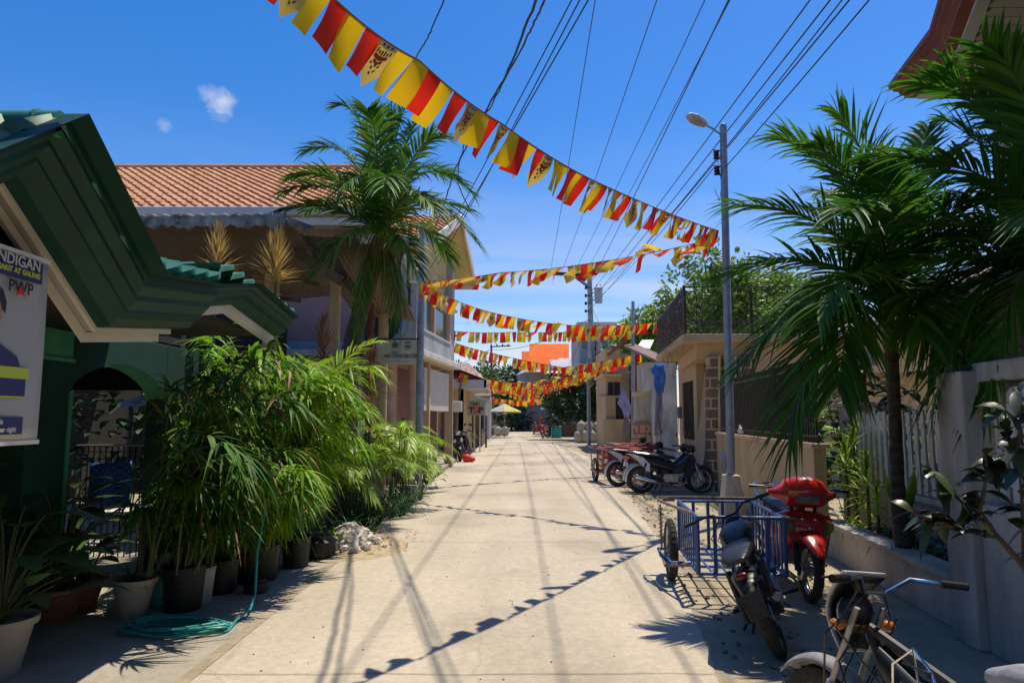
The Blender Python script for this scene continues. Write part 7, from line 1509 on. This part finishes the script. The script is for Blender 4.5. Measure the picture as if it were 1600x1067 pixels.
# ================================================================ sidecars
def sidecar(label, loc, rz, mat, L=1.15, W=.80, z0=.24, z1=.72, group=None, wr=.29, th=1.0):
    T = thing('sidecar', label, 'sidecar', loc, rz, group=group)   # local: x across (wheel at -x), y forward away
    mb = MB()
    cs = [(-W/2, -L/2), (W/2, -L/2), (W/2, L/2), (-W/2, L/2)]
    for z in (z0, z1):
        for (xa, ya), (xb, yb) in zip(cs, cs[1:]+cs[:1]): mb.tube([(xa, ya, z), (xb, yb, z)], .016*th, 8)
    for x, y in cs: mb.tube([(x, y, z0), (x, y, z1)], .018, 8)
    for i in range(1, 4): mb.tube([(-W/2, -L/2+L*i/4, z0), (W/2, -L/2+L*i/4, z0)], .014, 6)
    for i in range(1, 6): mb.tube([(-W/2+W*i/6, -L/2, z0+.003), (-W/2+W*i/6, L/2, z0+.003)], .010, 6)
    mb.build('frame', mat, T)
    mb = MB()
    for i in range(1, 9): mb.box((-W/2, -L/2+L*i/9, (z0+z1)/2), (.012, .035, z1-z0)); mb.box((W/2, -L/2+L*i/9, (z0+z1)/2), (.012, .035, z1-z0))
    for i in range(1, 5): mb.box((-W/2+W*i/5, -L/2, (z0+z1)/2), (.032*th, .012, z1-z0)); mb.box((-W/2+W*i/5, L/2, (z0+z1)/2), (.032, .012, z1-z0))
    if th > 1:
        for z in (.38, .55, .66): mb.bar((-W/2, -L/2-.01, z), (W/2, -L/2-.01, z), .03, .035); mb.bar((-W/2-.01, -L/2, z), (-W/2-.01, L/2, z), .03, .035)
    mb.build('bars', mat, T)
    mb = MB(); mb.box((0, L/2+.02, z1+.03), (W+.22, .03, .03)); mb.box((-W/2-.1, L/2+.02, z1+.01), (.12, .05, .03)); mb.tube([(-W/2-.22, L/2-.15, z1+.02), (-W/2-.22, L/2+.02, z1+.03), (W/2, L/2+.02, z1+.03)], .016, 6); mb.tube([(-W/2-.22, L/2-.15, z1+.02), (-W/2, -L/2+.2, z1)], .014, 6); mb.tube([(W/2, -L/2+.1, z1), (W/2+.42, -L/2+.25, z1-.08)], .016, 6); mb.tube([(W/2, L/2-.1, z1), (W/2+.42, L/2-.2, z1-.08)], .016, 6); mb.tube([(W/2, 0, z0), (W/2+.42, 0, z0+.06)], .016, 6)
    mb.tube([(-W/2-.24, L/2-.5, .28), (-W/2-.24, L/2-.75, z0-.02), (-W/2, L/2-.8, z0)], .016, 6); mb.build('rack', m_rust, T)
    # wheel with suspension
    c = (-W/2-.13, L/2-.32, wr)
    mb = MB(); prof = [(wr-.07, -.032), (wr-.035, -.04), (wr-.01, -.028), (wr, -.01), (wr, .01), (wr-.01, .028), (wr-.035, .04), (wr-.07, .032)]; mb.lathe(prof, c, (1, 0, 0), 32)
    for i in range(32): a = 2*math.pi*i/32; mb.bar((c[0]-.02, c[1]+wr*math.cos(a), wr+wr*math.sin(a)), (c[0]+.02, c[1]+wr*math.cos(a+.03), wr+wr*math.sin(a+.03)), .01, .006)
    wl = mb.build('wheel', m_rub, T); mb = MB(); r2 = wr-.065; mb.lathe([(r2+.01, -.034), (r2, -.02), (r2-.01, 0), (r2, .02), (r2+.01, .034)], c, (1, 0, 0), 32); mb.lathe([(0, -.05), (.035, -.045), (.035, .045), (0, .05)], c, (1, 0, 0), 12)
    for i in range(18): a = 2*math.pi*i/18; mb.tube([(c[0]+(.03 if i % 2 else -.03), c[1]+.03*math.cos(a+.3), wr+.03*math.sin(a+.3)), (c[0], c[1]+r2*math.cos(a), wr+r2*math.sin(a))], .0022, 3)
    mb.build('rim', m_alu, wl)
    mb = MB(); mb.tube([(c[0]-.12, c[1], wr), (-W/2, c[1], wr)], .014, 6); mb.tube([(c[0]-.09, c[1], wr), (c[0]-.09, c[1]+.05, z1)], .009, 6)
    mb.tube([(c[0]-.09+.022*math.cos(i*.9), c[1]+.04*i/60+.022*math.sin(i*.9), wr+.07+(z1-wr-.1)*i/60) for i in range(61)], .005, 4); mb.build('suspension', m_rust, T)
    mb = MB(); mb.tube([(c[0]-.12, c[1]-.22, wr-.02), (c[0]-.05, c[1]-.42, z0), (-W/2+.02, c[1]-.42, z0)], .02, 8); mb.tube([(c[0]-.12, c[1], wr), (c[0]-.12, c[1]-.22, wr-.02)], .018, 8); mb.build('outrigger', mat, T)
    return T
BS = sidecar('blue barred cargo sidecar with rusty rack at the road edge', (2.05, 6.66, 0), -.10, m_blue, W=.74)
RC = sidecar('red cargo sidecar cage standing nearest the road', (P(966, 650, 16.9).x, 16.9, 0), .1, m_rib, 1.2, .8, .26, .80, th=2.0)
dup(RC, (P(982, 650, 18.9).x+.1, 19.2, 0), .15, 'second red sidecar cage, behind the nearest one')
dup(RC, (P(1008, 650, 17.5).x, 17.9, 0), -.2, 'red sidecar cage half hidden behind the black motorcycles')
dup(RC, (P(846, 650, 58).x, 60, 0), .2, 'far red sidecar parked before the market stalls')
# motorcycle coupled to the blue sidecar: dark handlebars, leaning rear tyre toward camera
def trail(label, loc, rot, cowl, seatm, fend, muffler=True, name='motorcycle', mir=False, rimm=None, chromebar=False, tank=True):
    T = thing(name, label, 'motorcycle', loc, rot=rot)
    wheel(T, .68, .30, .08, True, rimm, tyre=m_rub); wheel(T, -.62, .30, .11, True, rimm); fork(T, .68, .30, .46, .92)
    fender(T, .68, .30, .7, 2.7, .12, fend, .05); fender(T, -.62, .30, .75, 2.55, .20, m_black, .10)
    mb = MB(); mb.prism([(-1.0, -.07, .40), (-1.0, .07, .40), (-.95, .085, .58), (-.95, -.085, .58)], (-.008, 0, 0)); mb.build('mud_flap', m_rub, T)
    mb = MB(); mb.tube([(-.62, -.10, .30), (-.1, -.08, .34)], .02, 6); mb.tube([(-.62, .10, .30), (-.1, .08, .34)], .02, 6); mb.tube([(-.64, -.13, .3), (-.45, -.13, .68)], .026, 8); mb.tube([(-.64, .13, .3), (-.45, .13, .68)], .026, 8); mb.tube([(.46, 0, .84), (.25, 0, .45), (-.1, 0, .3), (-.4, 0, .66), (-.85, 0, .74)], .022, 8); mb.tube([(.46, 0, .84), (0, 0, .72), (-.4, 0, .68)], .022, 8); mb.build('frame', m_iron, T)
    engine(T, .05, .36); 
    if tank: mb = MB(); mb.bodyx([(.36, .84, .06, .05), (.28, .86, .12, .09), (.1, .84, .14, .10), (-.08, .80, .10, .07), (-.12, .79, .05, .04)]); mb.build('fuel_tank', m_black, T)
    else: mb = MB(); mb.bodyx([(.38, .74, .05, .05), (.2, .62, .07, .10), (-.02, .60, .09, .12), (-.2, .66, .11, .12), (-.6, .70, .10, .08)]); mb.build('body', m_black, T)
    mb = MB(); mb.bodyx([(-.85, .80, .07, .02), (-.78, .81, .11, .04), (-.4, .80, .13, .05), (-.05, .80, .11, .04), (0, .80, .06, .02)] if tank else [(-.95, .93, .07, .02), (-.88, .93, .12, .04), (-.5, .90, .15, .06), (-.22, .86, .14, .055), (-.12, .84, .09, .03)]); mb.build('seat', seatm, T)
    handlebar(T, .44, 1.00, .30 if tank else .25, chromebar, .10, .06, mir=mir)
    mb = MB(); mb.ell((.54, 0, .88), (.05, .09, .09), None, 14, 9); hd_ = mb.build('headlight', m_black, T); mb = MB(); mb.ell((.57, 0, .88), (.03, .075, .075), None, 14, 8); mb.build('lens', m_clens, hd_)
    for s in (-1, 1):
        mb = MB(); mb.ell((.5, s*.14, .84), (.03, .035, .025), None, 10, 7); mb.tube([(.48, 0, .84), (.5, s*.12, .84)], .006, 5); mb.build('indicator', m_amber, T)
    mb = MB(); mb.tube([(.44, .05, .98), (.50, .2, .80), (.6, .1, .55)], .005, 4); mb.tube([(.44, -.05, .98), (.53, -.2, .82), (.6, -.1, .5)], .005, 4); mb.tube([(.44, .1, .99), (.40, .24, .85), (.2, .1, .6)], .005, 4); mb.build('cable', m_black, T)
    if muffler: exhaust(T, -1, .34, -.82, .42, m_chrome, .042)
    mb = MB(); mb.ell((-.9, 0, .70), (.03, .05, .03), None, 10, 6); mb.build('tail_light', M('dark_red_lens', (.12, .01, .01), .3), T)
    mb = MB(); mb.tube([(-.05, .12, .28), (-.12, .34, .02)], .012, 6); mb.build('kickstand', m_iron, T)
    mb = MB(); mb.tube([(-.58, .06, .30), (-.02, .06, .36)], .012, 5); mb.tube([(-.58, .06, .26), (-.02, .06, .29)], .010, 5); mb.ring((-.60, .06, .29), (0, 1, 0), .085, .008, 20, 4); mb.build('chain', m_alu, T)
    mb = MB(); mb.tube([(.40, .08, .90), (.46, .16, .70), (.40, .09, .45), (.1, .08, .40)], .004, 4); mb.tube([(.40, -.08, .90), (.52, -.15, .72), (.60, -.07, .40)], .004, 4); mb.tube([(.40, .04, .92), (.50, .08, .66), (.61, .06, .36)], .004, 4); mb.build('brake_hose', m_black, T)
    mb = MB(); mb.box((-.12, .0, .42), (.12, .16, .12)); mb.box((.05, 0, .22), (.2, .14, .05)); mb.tube([(-.05, -.13, .22), (.08, -.16, .14), (.2, -.14, .12)], .009, 5); mb.build('gearbox', m_iron, T, bevel=.006)
    return T
# heading away (+Y); near wheel contact at G(1222,1030)
g = G(1218, 1026); T = trail('dark motorcycle leaning over, rear tyre and mud flap toward the camera', (g.x+.22, g.y+.56, 0), (-.42, 0, R(71)), m_black, m_seat, m_black); T.scale = (.9, .9, .86)
# foreground bike heading left and away
g = V((1.42, 3.05, 0)); T = trail('white cowled motorcycle with chrome handlebar in the lower right foreground', (1.463, 2.385, 0), (.12, 0, R(108)), m_whitep, m_gseat, M('scuffed_grey_fender', (.34, .34, .34), .45, nscale=9, col2=(.16, .15, .14), bump=.1), chromebar=True, rimm=m_yel, tank=False)
mb = MB(); mb.grid(lambda u, v: V((.50+.13*math.sin(math.pi*v*.9)*(.6+.4*math.cos((u-.5)*2)), (u-.5)*.24*(1-.35*v), 1.06-.34*v)), 8, 8); mb.build('cowl', m_whitep, T, solid=.006)
mb = MB(); mb.grid(lambda u, v: V((.488+.13*math.sin(math.pi*v*.9)*(.6+.4*math.cos((u-.5)*2)), (u-.5)*.215*(1-.35*v), 1.045-.31*v)), 8, 8); mb.build('cowl_liner', m_black, T, solid=.004)
mb = MB()
for s in (0,):
    pts = [(-.14, .18, .30), (.04, .18, .34), (.16, .18, .55), (.18, .17, .78), (.10, .16, .86), (.02, .16, .80), (-.09, .17, .58), (-.14, .18, .30)]
    mb.tube(pts, .006, 6)
    for i in range(7): t = i/6; mb.tube([(-.12+.13*t, .172, .36+.44*t), (.07+.10*t*(1.6-t), .182, .38+.42*t)], .004, 5)
    mb.tube([(-.04, .18, .32), (.10, .163, .86)], .004, 5); T.scale = (.92,)*3
mb.build('leg_rack', m_chrome, T)
# power meter boxes, a downpipe and house wires: small wall fittings, each its own thing
for i, (x0, Y_, z_, lab) in enumerate(((2.69, 13.0, .75, 'small grey meter box on the tan yard wall'), (2.70, 19.2, 1.7, 'grey meter box on the cream terrace house wall'))):
    q_ = sx(x0, Y_); mb = MB(); mb.box((0, 0, 0), (.10, .24, .32)); mb.lathe([(.0, -.07), (.07, -.07), (.07, -.04), (0, -.04)], (0, 0, .03), (1, 0, 0), 14); mb.tube([(0, .05, -.16), (0, .05, -.6)], .012, 6); o = mb.build('meter_box', m_gray, bevel=.006); o.location = q_+V((-.05, 0, z_)); tag(o, lab, 'meter box')
